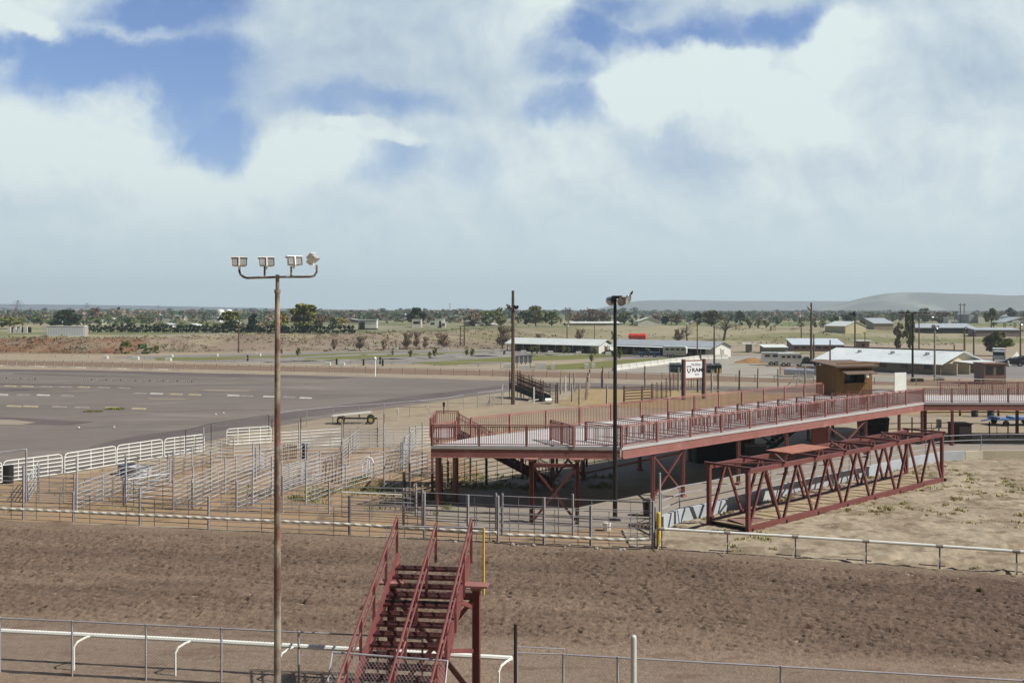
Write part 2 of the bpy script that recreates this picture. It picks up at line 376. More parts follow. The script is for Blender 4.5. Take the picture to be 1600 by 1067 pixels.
sheet('infield_lot', [G(-700, 574), G(0, 576.5), G(400, 584.5), G(790, 594.5), G(1000, 600.5), G(1250, 606), G(1700, 612), G(1700, 618), G(1250, 613), G(1000, 609), G(800, 612), G(720, 622), G(600, 640), G(500, 655), G(440, 664), G(330, 690), G(300, 707), G(0, 752), G(-300, 800), G(-900, 800)], .012, ASPH, .8, 3.)
STAIN = mat('damp_dark_streak', (.098, .081, .077), (.125, .105, .098), .95, scale=.2, world=True, fine=.12, spec=.1)
for nm, pl in ((0, [(-30, 576.8), (150, 578.5), (400, 585), (560, 590), (520, 592), (380, 590), (180, 583), (-30, 580)]), (1, [(20, 583), (200, 588), (230, 589.5), (180, 589), (20, 584.5)]), (2, [(-40, 598), (140, 601), (300, 608), (180, 604), (-40, 601)]), (3, [(-40, 606), (60, 607), (78, 609.5), (20, 611), (-40, 611.5)]),
               (4, [(-40, 649), (60, 655), (150, 659), (110, 664), (-40, 662)]), (5, [(170, 688), (330, 664), (460, 643), (620, 622), (700, 612), (790, 602), (790, 606), (700, 620), (600, 634), (480, 652), (350, 672), (240, 690), (120, 706)]), (6, [(840, 602), (1000, 604), (1180, 608), (1180, 611), (1000, 608), (850, 607)])):
    sheet('damp_streak', [G(*q) for q in pl], .016, STAIN, .7, 2.5)
TYREM = mat('tyre_streak', (.122, .103, .093), (.145, .124, .112), .95, scale=.3, world=True, fine=.12, spec=.1); DUSTM = mat('dust_streak', (.235, .205, .175), (.205, .178, .158), .95, scale=.3, world=True, fine=.12, spec=.1)
for i in range(46):
    px = random.uniform(-60, 560); py = random.uniform(586, 690); 
    if py > 690-max(0, px-60)*.115: continue
    L_ = random.uniform(60, 260); sl_ = random.uniform(.0, .035) if py < 640 else random.uniform(-.09, .0); w_ = random.uniform(.25, .8)*(py-560)/70
    sheet('tyre_streak', [G(px, py), G(px+L_*.5, py+L_*.5*sl_-w_*.5), G(px+L_, py+L_*sl_), G(px+L_*.5, py+L_*.5*sl_+w_*.5)], .018+i*.0002, TYREM if i % 3 else DUSTM, .25, 1.2)
PALESAND = mat('pale_bare_sand', (.28, .23, .175), (.24, .2, .155), .95, scale=.4, world=True, spec=.1)
for pl in ([(-30, 656), (20, 656), (55, 660), (30, 664), (-30, 663)], [(230, 622), (300, 623.5), (285, 624.5), (235, 623.5)], [(310, 609), (390, 610), (385, 611.5), (320, 611)]):
    sheet('bare_sand_patch', [G(*q) for q in pl], .031, PALESAND, .5, 1.5)
PEN = mat('pen_dirt', (.29, .195, .115), (.25, .175, .108), .95, scale=.35, fine=.15, bump=.5, bscale=5., c=(.16, .115, .07), cthr=(.56, .66), cscale=.5, world=True, spec=.1)
sheet('pen_dirt', [G(-300, 815), (-24.6, 47.5), (6.4, 41.9), G(1035, 815), G(960, 790), G(700, 785), G(760, 740), G(700, 704), G(600, 700), G(425, 702), G(318, 712), G(0, 757), G(-300, 790)], .008, PEN, .5, 1.)
GRASSM = mat('thin_green_grass', (.105, .125, .028), (.17, .155, .06), .95, scale=1.3, fine=.3, world=True, spec=.1, bump=.6, bscale=9.)
RVASPH = mat('campground_asphalt', (.215, .198, .185), (.18, .165, .158), .95, scale=.08, world=True, fine=.1, spec=.1)
# far track
FT = mat('far_track_dirt', (.19, .128, .088), (.165, .112, .078), .95, scale=.5, world=True, fine=.15, spec=.1, stretch=(.3, 1, 1))
def lineA(x): return 151-.344*x
sheet('far_track', [(-300, lineA(-300)), (120, lineA(120)), (120, lineA(120)+13), (-300, lineA(-300)+13)], .01, FT, .4, 3.)
sheet('campground_lot', [(-60, 192), (-4, 183), (6, 205), (30, 206), (44, 196), (60, 150), (160, 118), (160, 190), (60, 215), (40, 240), (0, 257), (-45, 241), (-70, 226), (-88, 214)], .011, RVASPH, .8, 3.)
LANE = mat('pale_gravel_lane', (.30, .28, .24), (.25, .23, .2), .95, scale=.15, world=True, fine=.1, spec=.1)
sheet('gravel_lane', [G(950, 579), G(1092, 562), G(1130, 556), G(1200, 556), G(1180, 572), G(1400, 590), G(1395, 597), G(1180, 590), G(1060, 584), G(960, 583)], .016, LANE, .5, 2.)
for pl in ([(240, 559), (330, 557), (420, 556), (600, 549.5), (640, 549), (520, 555), (420, 560), (330, 563), (245, 563)], [(470, 560), (640, 552), (800, 547.5), (730, 552), (640, 556.5), (520, 562.5), (480, 563)], [(640, 567), (760, 560), (830, 556), (1000, 556), (880, 562), (760, 567), (690, 571)],
           [(820, 573), (900, 568), (960, 563), (1070, 558), (1110, 557), (1060, 563), (990, 570), (955, 575), (860, 578)], [(820, 552.5), (960, 553.2), (1000, 557), (900, 556), (840, 556)], [(1150, 549), (1240, 550), (1290, 553), (1200, 552.8)]):
    g = sheet('grass_strip', [G(*q) for q in pl], .022, GRASSM, .6, 1.2)
for i in range(15):
    px = 360+i*34+random.uniform(-8, 8); py = 566-i*.85+random.uniform(-1, 1)
    sheet('camping_pad', [G(px, py), G(px+55, py-1.6), G(px+78, py-.6), G(px+20, py+1.2)], .027, LANE)
for i in range(9):
    px = 520+i*40; py = 555-i*.55
    sheet('camping_pad', [G(px, py), G(px+40, py-1.2), G(px+58, py-.5), G(px+15, py+.7)], .027, LANE)
SANDLOT = mat('tracked_sand', (.315, .262, .19), (.27, .22, .158), .95, scale=.35, thr=(.4, .6), fine=.15, bump=.9, bscale=6., c=(.225, .18, .125), cthr=(.58, .7), cscale=.8, world=True, spec=.1, dist=.4)
wallpx = [(1037, 828), (1065, 815), (1110, 806), (1169, 791), (1244, 770), (1330, 751), (1424, 730), (1474, 720.5), (1536, 717.5), (1620, 717), (1750, 720)]
WALL = [P(*q) for q in wallpx]
PAD = mat('grey_concrete_pad', (.27, .235, .195), (.23, .2, .17), .9, scale=.25, fine=.07, world=True, c=(.18, .155, .14), cthr=(.58, .72), cscale=.35, spec=.15)
sheet('concrete_pad', [G(640, 800), G(672, 812), G(760, 830), G(870, 832), G(960, 822), G(1034, 822)]+[(p.x, p.y) for p in WALL[1:]]+[G(1750, 690), G(1560, 690), G(1400, 682), G(1230, 692), G(1090, 712), G(1000, 725), G(850, 757), G(760, 765), G(690, 780)], .02, PAD)
# tracked sand to the right of the bridge: a sheet with wheel ruts and prints pressed into it
rx = np.arange(5, 48, .14); ry = np.arange(30, 70, .14); X, Y = np.meshgrid(rx, ry)
wl = np.array([(p.x, p.y) for p in WALL]); wy = np.interp(X, wl[:, 0], wl[:, 1])
Z = (fbm(X*1.4, Y*1.4, 4, 8)-.5)*.16+(fbm(X*5, Y*5, 3, 18)-.5)*.11
for (a0, a1, off, wob) in ((.62, .55, 30.6, .6), (.62, .55, 32.4, .6), (.40, .2, 33.5, .8), (.40, .2, 35.1, .8), (.75, .1, 24.5, 1.), (.75, .1, 26.1, 1.), (.25, .0, 37.3, .5), (.25, 0., 38.9, .5)):
    d = Y-off-a0*(X-10)-wob*np.sin(X*.25+off); Z -= .12*np.exp(-(d/.17)**2)*(.4+fbm(X*.7, Y*.7, 2, 5)); Z += .07*np.exp(-((np.abs(d)-.38)/.15)**2)
outside = (Y > wy-.2)
Z = np.where(outside, -.3, Z+.09)
nearedge = np.interp(X, [0, 6.2, 18.7, 30, 48], [42.4, 41.2, 37.2, 32.5, 22])
ke_ = sstep(nearedge-.2, nearedge+1.0, Y+(fbm(X*.9, Y*.9, 3, 4)-.5)*1.2); Z = np.where(outside, Z, Z*ke_-.03*(1-ke_))
col = lerp(np.array((.315, .262, .19)), np.array((.265, .215, .155)), sstep(.4, .62, fbm(X*.5, Y*.5, 5, 3))); col = lerp(col, np.array((.19, .148, .10)), sstep(.54, .66, fbm(X*1.3, Y*1.8, 5, 23))*.9); col = col*(.78+.44*fbm(X*3., Y*4., 4, 53))[..., None]
tag(grid_mesh('sand_lot', X, Y, Z, col, vcol_mat('tracked_sand_ruts', fine=.22, scale=3., bump=.7, bscale=7.)), kind='structure')
# the harrowed near track: real clods and hoof pits
rx = np.arange(-31, 31, .06); ry = np.arange(25, 48.5, .055); X, Y = np.meshgrid(rx, ry)
fl = np.interp(X, [-34, -24.2, 6.2, 18.7, 26, 34], [48.9, 47.15, 41.7, 37.7, 34.6, 30.5]) + (fbm(X*.8, Y*0+1, 3, 4)-.5)*.5
nl = 29.9-.135*X
rough = sstep(nl-.8, nl+1.0, Y)*(1-sstep(fl-1.6, fl-.5, Y))*.85+.15
xs = X*.95+Y*.55; ys = Y*.9-X*.35
n1_ = fbm(xs*1.6, ys*2.6, 3, 50); n2_ = fbm(xs*5., ys*7.5, 3, 60)
pits = np.clip(fbm(xs*6.2, ys*8.8, 3, 90)-.545, 0, 1)*np.clip((n1_-.3)*2.5, 0, 1.3)
Z = (n1_-.5)*.075*rough+(n2_-.5)*.075*rough-pits*.58*rough+np.clip(fbm(xs*7+9, ys*8, 2, 23)-.62, 0, 1)*.25*rough
for o_, w_ in ((-.9, .25), (-1.7, .2), (-2.5, .3), (-1.3, .15), (-3.1, .2)): Z -= .035*np.exp(-((Y-nl-o_-(fbm(X*.3, Y*0, 2, 6)-.5)*.5)/w_)**2)
for o_ in (-.75, -1.15): Z -= .04*np.exp(-((Y-fl-o_)/.16)**2)
ln_ = (Y-fl)*1.0+(fbm(X*.15, Y*.3, 2, 8)-.5)*.5; Z += .03*np.sin(ln_*2*np.pi/.42)*rough*(.4+fbm(X*.4, Y*.8, 2, 19))
Z += .06
Z = np.where(Y > fl, -.25, Z)
tone = fbm(X*.16, Y*.35, 4, 71)
col = lerp(np.array((.192, .138, .100)), np.array((.156, .110, .081)), sstep(.4, .62, tone))
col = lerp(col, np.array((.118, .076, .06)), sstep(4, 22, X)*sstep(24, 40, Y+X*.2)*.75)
col = lerp(col, np.array((.235, .175, .128)), (1-sstep(nl-.6, nl+.8, Y))*.85)
col = lerp(col, np.array((.20, .148, .108)), sstep(fl-1.5, fl-.4, Y)*.8)
lane_ = sstep(.45, .62, fbm(X*.07, (Y-fl)*1.5, 3, 83)); col = col*(1-.16*lane_*rough)[..., None]; col = col*(1-.5*np.clip(pits*5, 0, 1)*rough)[..., None]            # soil colour darkened towards the bottom of the hoof pits
col = lerp(col, np.array((.26, .21, .16)), sstep(.76, .82, fbm(X*13, Y*13, 2, 12))*.5)
col = lerp(col, np.array((.15, .10, .07)), sstep(.62, .7, fbm(X*.9, Y*3.5, 4, 14))*(1-rough)*.7)
tag(grid_mesh('race_track', X, Y, Z, col, vcol_mat('harrowed_track_dirt', fine=.3, scale=7., bump=1., bscale=13.)), kind='structure')
# fringe hills far away
def ridge(name, prof, D, depth, cola, colb, seed, back=1.0):
    px = np.linspace(prof[0][0], prof[-1][0], 160); top = np.interp(px, [q[0] for q in prof], [q[1] for q in prof])
    top = np.convolve(np.pad(top, 4, 'edge'), np.ones(9)/9, 'valid')
    zt = np.array([zof(t, D) for t in top]); v = np.linspace(0, 1, 40)
    Xs = np.outer(1+(v-.5)*depth/D*2*0, (px-CX)/F*D); Ys = D+np.outer((v-.5)*depth, np.ones_like(px))
    prf = sstep(0, .5, v)**1.2*np.where(v > .5, 1-sstep(.55, 1., v), 1)
    Zs = np.outer(prf, zt+6)-6; Zs += (fbm(Xs*.006, Ys*.006, 5, seed)-.5)*np.clip(np.outer(prf*(1-prf)*4, np.clip(zt, 5, 60)*.5), 0, 40)
    m = mat(name+'_ground', cola, colb, .95, scale=.006, world=True, fine=.15, spec=.05, **(dict(c=(.22, .215, .17), cthr=(.57, .64), cscale=.0045) if name == 'near_hill' else {}))
    n = {'far_ridge': 'hill_ridge', 'mesa': 'mesa_hill', 'near_hill': 'bare_hill'}[name]
    me = grid_mesh(n, Xs, Ys, Zs, None, m); return tag(me, kind='structure')
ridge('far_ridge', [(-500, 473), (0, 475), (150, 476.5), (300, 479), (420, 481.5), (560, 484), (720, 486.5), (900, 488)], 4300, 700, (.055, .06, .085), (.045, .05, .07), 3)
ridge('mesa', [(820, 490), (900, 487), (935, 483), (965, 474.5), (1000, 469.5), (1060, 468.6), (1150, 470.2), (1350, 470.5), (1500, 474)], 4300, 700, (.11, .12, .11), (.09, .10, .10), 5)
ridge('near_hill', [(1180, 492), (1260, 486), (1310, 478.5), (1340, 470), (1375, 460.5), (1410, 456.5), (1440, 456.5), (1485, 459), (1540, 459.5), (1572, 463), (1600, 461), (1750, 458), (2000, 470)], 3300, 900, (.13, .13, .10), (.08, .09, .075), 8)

# ------------------------------------------------------------------ large structure: deck, bridge, stairs, wall
def railing(mb_rail, posts, p, q, z, h=1.07, step=.11, post=2.1, bal=.03, top=(.10, .05), ends=(1, 1), rise=0.):
    p = Vector((p[0], p[1], z)); q = Vector((q[0], q[1], z+rise)); d = q-p; L = d.length; u = d/L; up = Vector((0, 0, 1))
    mb_rail.bar(p+up*h, q+up*h, *top); mb_rail.bar(p+up*.1, q+up*.1, .05, .04)
    mb_rail.bar(p+up*(h-.09), q+up*(h-.09), .045, .035)
    n = max(2, round(L/step))
    for i in range(1, n):
        a = p+u*(L*i/n); mb_rail.bar(a+up*.1, a+up*(h-.09), bal, bal, up=(0, 1, 0))
    k = max(1, round(L/post))
    for i in range(k+1):
        if (i == 0 and not ends[0]) or (i == k and not ends[1]): continue
        a = p+u*(L*i/k); m = MB(); m.bar(a, a+up*(h-.02), .10, .10, up=tuple(u)); posts.append(m)
def add_railing(parent, runs, material, name='railing', **kw):
    m = MB(); ps = []
    for r in runs: railing(m, ps, *r[:3], **{**kw, **(r[3] if len(r) > 3 else {})})
    o = m.build(name, material, parent)
    for q in ps: sub(q, 'post', material, o)
    return o
DZ = 3.16
P0, P1, P2, P3 = Vector((-4.1, 50.25)), Vector((5.5, 49.7)), Vector((30.6, 73.9)), Vector((-2.2, 53.5))
dd = (P2-P1).normalized(); dn = Vector((-dd.y, dd.x))
E1, E2 = Vector((66, 73.4)), Vector((66, 80.4))
BK = P3+dd*37.6                                          # end of the long rear railing
deck = thing('viewing_deck', 'long red steel viewing platform raised on columns with balustrades all round', 'viewing deck', (5.5, 49.7, 0))
FLOORM = mat('deck_floor_concrete', (.46, .44, .43), (.40, .385, .38), .85, scale=.6, fine=.06)
m = MB(); m.extr([P0, P1, P2, E1, E2, (33.5, 80.4), (31.5, 84.6), (28.3, 84.6), P3, (-3.0, 52.3)], DZ-.14, DZ); m.build('floor', FLOORM, deck)
def beam(p, q, name='fascia_beam'):
    m = MB(); p = Vector((*p, 0)); q = Vector((*q, 0)); z = DZ-.145
    m.bar(p+Vector((0, 0, z-.21)), q+Vector((0, 0, z-.21)), .05, .40); m.bar(p+Vector((0, 0, z-.42)), q+Vector((0, 0, z-.42)), .22, .03); m.build(name, DECKRED, deck)
ins = .06
beam(P0+Vector((0, ins)), P1+Vector((-.1, ins))); beam(P1+dn*ins+dd*.1, P2+dn*ins); beam(P2+Vector((.05, ins)), E1+Vector((0, ins))); beam(P3-dn*.1, BK-dn*.1, 'rear_beam'); beam(P0+Vector((.06, .1)), Vector((-3.0, 52.2)))
beam(E2-Vector((0, .1)), Vector((34, 80.3)), 'rear_beam')
def column(p, w=.165, z1=DZ-.56, base=True):
    m = MB(); p = Vector((p[0], p[1], 0))
    for s in (-1, 1): m.box(p+Vector((dd.x, dd.y, 0))*(w/2*s*.9)+Vector((0, 0, z1/2)), (.02, w, z1), math.atan2(dd.y, dd.x))
    m.box(p+Vector((0, 0, z1/2)), (w*.88, .02, z1), math.atan2(dd.y, dd.x))
    if base: m.box(p+Vector((0, 0, .06)), (.32, .32, .08), math.atan2(dd.y, dd.x))
    return m.build('column', DECKRED, deck)
ts = [2.6, 5.2, 10.5, 15.7, 20.8, 25.9, 31.0, 34.8]
for t in ts:
    column(P1+dd*t+dn*.12); column(P1+dd*t+dn*7.3)
for p in ((-3.75, 50.7), (-2.95, 52.0), (1.2, 55.2)): column(p, .22)
for x in (32.6, 40, 47.5, 55): column((x, 73.7)); column((x+.6, 80.0), .2)
m = MB()                                                 # X bracing between columns
for (ta, tb) in ((2.6, 5.2), (20.8, 25.9)):
    for off in (.12, 7.3):
        a = P1+dd*ta+dn*off; b = P1+dd*tb+dn*off
        for q_ in (((*a, .25), (*b, 2.5), .12, .12), ((*b, .25), (*a, 2.5), .10, .10)): m = MB(); m.bar(*q_[:2], .09, .09); m.build('brace', RED, deck)
a = P1+dd*5.2+dn*.12; m = MB(); m.bar((*a, 2.4), (*(P1+dd*5.2+dn*7.3), .4), .1); m.build('brace', DECKRED, deck)
m = MB()
for t in ts: a = P1+dd*t+dn*.16; b = P1+dd*t+dn*7.8; m.bar((*a, DZ-.4), (*b, DZ-.4), .14, .3)
for k in (1.6, 3.2, 4.8, 6.4): a = P1+dn*k+dd*.6; b = P1+dn*k+dd*34; m.bar((*a, DZ-.215), (*b, DZ-.215), .1, .14)
m.build('floor_joists', DARKSTEEL, deck)
zr = DZ
add_railing(deck, [(P0+Vector((.06, .06)), P1+Vector((0, .06)), zr)], DECKRED, 'front_railing', post=2.4)
add_railing(deck, [(P1+dn*.06, P2+dn*.06, zr)], DECKRED, 'side_railing', post=2.8)
add_railing(deck, [(P2+Vector((0, .06)), E1, zr)], DECKRED, 'walkway_railing', step=.14)
add_railing(deck, [(P3, BK, zr)], DECKRED, 'rear_railing', step=.14, post=2.8)
add_railing(deck, [(Vector((34.6, 80.35)), E2, zr)], DECKRED, 'walkway_rear_railing', step=.18)
add_railing(deck, [(P0+Vector((.06, .06)), Vector((-2.97, 52.25)), zr)], DECKRED, 'end_railing')
for i in range(14):                                      # railings that part the boxes on the deck
    a = P1+dn*2.98+dd*(.62+i*2.36); add_railing(deck, [(a, P1+dd*(.62+i*2.36)+dn*.12, zr, dict(post=3.2, ends=(1, 0)))], DECKRED, 'divider_railing', step=.125, h=1.0, top=(.05, .05))
add_railing(deck, [(Vector((2.05, 52.5)), Vector((3.1, 49.85)), zr, dict(post=1.3))], DECKRED, 'divider_railing', step=.1)
# flight of steps at the left end of the deck
STAIRD = mat('stair_shaded_red', (.075, .036, .034), (.06, .03, .028), .6)  # red paint with the shade under the deck put into its colour
f = thing('deck_stairway', 'red steel flight of steps descending from the left end of the viewing deck', 'stairs', (-3, 55, 0))
m = MB(); m.extr([(-4.4, 53.6), (-3.1, 53.6), (-3.1, 57.4), (-4.4, 57.4)], DZ-.12, DZ); m.build('landing', FLOORM, f)
for y in (55.7, 57.3):
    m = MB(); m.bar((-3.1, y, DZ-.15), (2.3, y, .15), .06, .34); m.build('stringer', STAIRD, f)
for i in range(18):
    m = MB(); t = (i+.5)/18; m.box((-3.1+5.4*t, 56.5, DZ-.02-3.1*t), (.3, 1.56, .04)); m.build('tread', DARKSTEEL, f)
m = MB(); m.box((-.4, 56.5, 1.45), (.03, .03, .03))
add_railing(f, [(Vector((-4.4, 57.4)), Vector((-3.1, 57.4)), DZ), (Vector((-4.4, 53.7)), Vector((-4.4, 57.4)), DZ, dict(ends=(1, 0)))], DECKRED, 'railing', h=1.05, post=1.9, top=(.06, .05))
for y in (55.7, 57.3): add_railing(f, [(Vector((-3.05, y)), Vector((2.3, y)), DZ-.1, dict(rise=-3.0))], DECKRED, 'handrail', h=1.0, step=.22, post=1.8, top=(.05, .05))
for p in ((-4.3, 53.7), (-4.3, 57.2), (-3.2, 57.2)):
    m = MB(); m.bar((*p, 0), (*p, DZ-.12), .14); m.build('column', DECKRED, f)

# ticket-stand shed on the deck
KZ = DZ
kx, ky, kr = 27.6, 80.2, R(20)
kios = thing('wooden_kiosk', 'small orange brown plank kiosk with a sloping roof and serving hatch on the deck', 'kiosk', (kx, ky, KZ), kr)
PLANK = mat('orange_stained_planks', (.20, .105, .032), (.135, .07, .024), .75, scale=3., stretch=(4, 4, .25), fine=.18)
ROOFB = mat('brown_shingle_roof', (.16, .11, .085), (.12, .085, .065), .9, scale=4., fine=.15)
m = MB(); wd, dp = 3.5, 2.6
m.prof([(-wd/2, 0), (wd/2, 0), (wd/2, 2.3), (-wd/2, 2.3)], .06, .12); m.v = []; m.f = []; m.mi = []
def wallbox(x0, x1, y0, y1, z0, z1): m.hexa([(x0, y0, z0), (x1, y0, z0), (x1, y1, z0), (x0, y1, z0), (x0, y0, z1), (x1, y0, z1), (x1, y1, z1), (x0, y1, z1)])
wallbox(-wd/2, -wd/2+.08, 0, dp, 0, 2.34); wallbox(wd/2-.08, wd/2, 0, dp, 0, 2.34); wallbox(-wd/2+.08, wd/2-.08, dp-.08, dp, 0, 2.3)
wallbox(-wd/2+.08, -.95, 0, .08, 0, 2.34); wallbox(.98, wd/2-.08, 0, .08, 0, 2.34); wallbox(-.95, .98, 0, .08, 0, 1.0); wallbox(-.95, .98, 0, .08, 1.75, 2.34)
for i in range(15): wallbox(-wd/2+.02+i*.245, -wd/2+.05+i*.245, -.015, -.001, 0, .98)
m.build('plank_wall', PLANK, kios, local=True)
m = MB(); m.box((0, dp/2+.02, 2.5), (wd+.7, dp+.9, .10), 0, Matrix.Rotation(R(5), 3, 'X')); m.build('roof', ROOFB, kios, local=True)
m = MB(); m.box((0, -.47, 2.60), (wd+.7, .03, .14)); m.build('fascia', PLANK, kios, local=True)
m = MB(); m.box((.1, -.42, 1.9), (3.0, .95, .05), 0, Matrix.Rotation(R(17), 3, 'X')); m.build('awning', ROOFB, kios, local=True)
m = MB(); m.box((.05, -.2, 1.0), (2.1, .42, .05)); m.build('counter', PLANK, kios, local=True)
m = MB(); m.box((0, .9, 1.35), (1.9, .02, .8)); m.build('hatch_back', GLASSDARK, kios, local=True)
m = MB(); m.box((1.25, -.014, 1.55), (.32, .02, .3)); m.build('notice', WHITE, kios, local=True)
m = MB(); m.box((0, 0, .95), (1.05, .06, 1.9), R(14)); m.box((0, .08, .95), (.06, .06, 1.9), R(14))
o = m.build('white_board', WHITE, None); o.location = (30.9, 79.2, DZ); tag(o, 'tall white upright board standing on the deck right of the wooden kiosk', 'board')

# the old footbridge truss lying on the sand
A = Vector((10.57, 44.4)); bd = Vector((.737, .676)); bn = Vector((-.676, .737)); BL, BW, BH = 19.6, 2.3, 2.9
br = thing('footbridge_truss', 'red steel truss footbridge span set down on the sand beside the retaining wall', 'bridge', (A.x, A.y, 0))
def bp(t, w, z): q = A+bd*t+bn*w; return Vector((q.x, q.y, z))
for w in (.09, BW-.09):
    m = MB(); m.bar(bp(0, w, .22), bp(BL, w, .22), .16, .26); m.build('bottom_chord', RED, br)
    m = MB(); m.bar(bp(-.1, w, BH-.1), bp(BL+.1, w, BH-.1), .17, .20); m.build('top_chord', RED, br)
    for t in (.06, BL-.06):
        m = MB(); m.bar(bp(t, w, .05), bp(t, w, BH-.2), .17, .17, up=(*bd, 0)); m.build('end_post', RED, br)
    pn = BL/7
    for i in range(7):
        for (ta, tb) in ((i*pn+.16, (i+.5)*pn-.09), ((i+1)*pn-.16, (i+.5)*pn+.09)):
            m = MB(); m.bar(bp(ta, w, .34), bp(tb, w, BH-.2), .11, .11, up=(*bd, 0)); m.build('diagonal', RED, br)
for i in range(8):
    t = i*pn if 0 < i < 7 else (0.02 if i == 0 else BL-.02)
    m = MB(); m.bar(bp(t, -.12, BH+.05), bp(t, BW+.12, BH+.05), .13, .10); m.build('top_cross_beam', RED, br)
    m = MB(); m.bar(bp(t+.3, -.02, .16), bp(t+.3, BW+.02, .16), .12, .16); m.build('floor_beam', DARKSTEEL, br)
for i in range(7):
    m = MB(); a, b = (0, BW) if i % 2 else (BW, 0); m.bar(bp(i*pn+.1, a, BH+.02), bp((i+1)*pn-.1, b, BH+.02), .08, .07); m.build('top_brace', RED, br)
BOARDM = mat('weathered_floor_boards', (.36, .28, .17), (.29, .225, .14), .9, scale=1.2, stretch=(1, 1, 1), fine=.15)
m = MB(); m.hexa([bp(.1, .22, .26), bp(BL-.1, .22, .26), bp(BL-.1, BW-.2, .26), bp(.1, BW-.2, .26), bp(.1, .22, .31), bp(BL-.1, .22, .31), bp(BL-.1, BW-.2, .31), bp(.1, BW-.2, .31)]); m.build('floor', BOARDM, br)
m = MB()
for i in range(24):
    t = .3+i*.8; m.bar(bp(t, .3, .316), bp(t+.03, BW-.3, .316), .025, .006)
m.build('floor_battens', BROWNWOOD, br)
m = MB(); m.hexa([bp(.35, .5, .315), bp(2.0, .4, .315), bp(2.1, 1.3, .34), bp(.5, 1.5, .36), bp(.35, .5, .345), bp(2.0, .4, .345), bp(2.1, 1.3, .38), bp(.5, 1.5, .42)])
o = m.build('warped_board', mat('brown_plywood', (.22, .13, .10), (.17, .10, .08), .85)); tag(o, 'warped brown plywood sheet lying on the floor at the near end of the footbridge', 'board')
m = MB(); m.hexa([bp(5.0, .95, BH+.11), bp(8.4, .85, BH+.11), bp(8.4, BW+.15, BH+.115), bp(5.0, BW+.1, BH+.115), bp(5.0, .95, BH+.15), bp(8.4, .85, BH+.15), bp(8.4, BW+.15, BH+.155), bp(5.0, BW+.1, BH+.155)])
o = m.build('plywood_sheet', RUST); tag(o, 'rust orange sheet lying flat across the top of the footbridge truss', 'sheet')

# retaining wall with its pipe railing
WALLM = mat('pale_blue_grey_wall', (.40, .435, .47), (.35, .38, .41), .85, scale=.9, fine=.06, c=(.46, .44, .38), cthr=(.6, .75), cscale=.8)
CREAMWALL = mat('cream_wall', (.52, .48, .38), (.45, .41, .32), .9, scale=1., fine=.08)
def wallseg(pts, h, th, name, material, parent):
    m = MB()
    L_ = []
    for i, p in enumerate(pts):
        t = (pts[min(i+1, len(pts)-1)]-pts[max(i-1, 0)]); t.z = 0; t.normalize(); L_.append((p, Vector((-t.y, t.x, 0))))
    vs = []
    for p, n in L_:
        vs += [p+Vector((0, 0, -.1)), p+Vector((0, 0, h)), p+n*th+Vector((0, 0, h)), p+n*th+Vector((0, 0, -.1))]
    fs = [(0, 1, 2, 3), tuple(len(vs)-4+k for k in (3, 2, 1, 0))]
    for i in range(len(pts)-1):
        for k in range(4):
            a, b = i*4+k, i*4+(k+1) % 4; fs.append((b, a, a+4, b+4))
    m.add(vs, fs); return m.build(name, material, parent)
def fine_line(pts, step):
    out = [pts[0]]
    for a, b in zip(pts, pts[1:]):
        n = max(1, int((b-a).length/step)); out += [a+(b-a)*(k/n) for k in range(1, n+1)]
    return out
rw = thing('retaining_wall', 'low curved pale blue concrete retaining wall topped with a pipe railing', 'wall', tuple(WALL[0]))
wallseg(WALL[:8]+[WALL[7]*.45+WALL[8]*.55], .62, .22, 'blue_wall', WALLM, rw)
wallseg([WALL[7]*.44+WALL[8]*.56]+WALL[8:], .58, .25, 'cream_wall', CREAMWALL, rw)
fl_ = fine_line(WALL, 1.9)
m = MB()
for z in (.95, 1.3, 1.66): m.path([p+Vector((-.08, .1, z)) for p in fl_], .028, 5)
rr = m.build('pipe_railing', GALVDULL, rw)
for p in fl_:
    m = MB(); m.tube(p+Vector((-.08, .1, .55)), p+Vector((-.08, .1, 1.68)), .03, 5); sub(m, 'post', GALVDULL, rr)

# steel trestle and the red stairs that once carried the footbridge over the track
def trestle(parent, cx, cy, rz, w=2.14, h=3.0, brace=True):
    c = Vector((cx, cy, 0)); x = Vector((math.cos(rz), math.sin(rz), 0))
    for s in (-1, 1):
        p = c+x*(w/2*s); m = MB()
        for k in (-1, 1): m.box(p+x*(.085*k)+Vector((0, 0, h/2)), (.02, .2, h), rz)
        m.box(p+Vector((0, 0, h/2)), (.15, .02, h), rz); m.build('post', RED, parent)
        m = MB(); m.box(p+Vector((0, 0, h+.04)), (.62, .4, .05), rz); m.box(p+Vector((0, 0, h-.03)), (.26, .26, .09), rz); m.build('bearing_plate', DECKRED, parent)
    m = MB(); m.bar(c-x*(w/2-.09)+Vector((0, 0, h-.25)), c+x*(w/2-.09)+Vector((0, 0, h-.25)), .12, .16); m.build('cross_beam', RED, parent)
    if brace:
        m = MB(); y = Vector((-x.y, x.x, 0))*.06
        m.bar(c-x*(w/2-.1)+y+Vector((0, 0, h-.35)), c+x*(w/2-.1)+y+Vector((0, 0, .2)), .11); m.bar(c+x*(w/2-.1)-y+Vector((0, 0, h-.35)), c-x*(w/2-.1)-y+Vector((0, 0, .2)), .11); m.build('cross_brace', RED, parent)
tr = thing('steel_trestle', 'red steel trestle with crossed braces standing against the front of the viewing deck', 'trestle', (1.95, 46.7, 0)); trestle(tr, 1.98, 46.6, R(-3))
sa = R(-7); sx = Vector((math.cos(sa), math.sin(sa), 0)); sy = Vector((math.sin(sa), -math.cos(sa), 0))
ST = Vector((-2.12, 26.0, 0))
st = thing('red_staircase', 'red steel open-tread staircase rising towards the near side of the dirt track', 'staircase', tuple(ST))
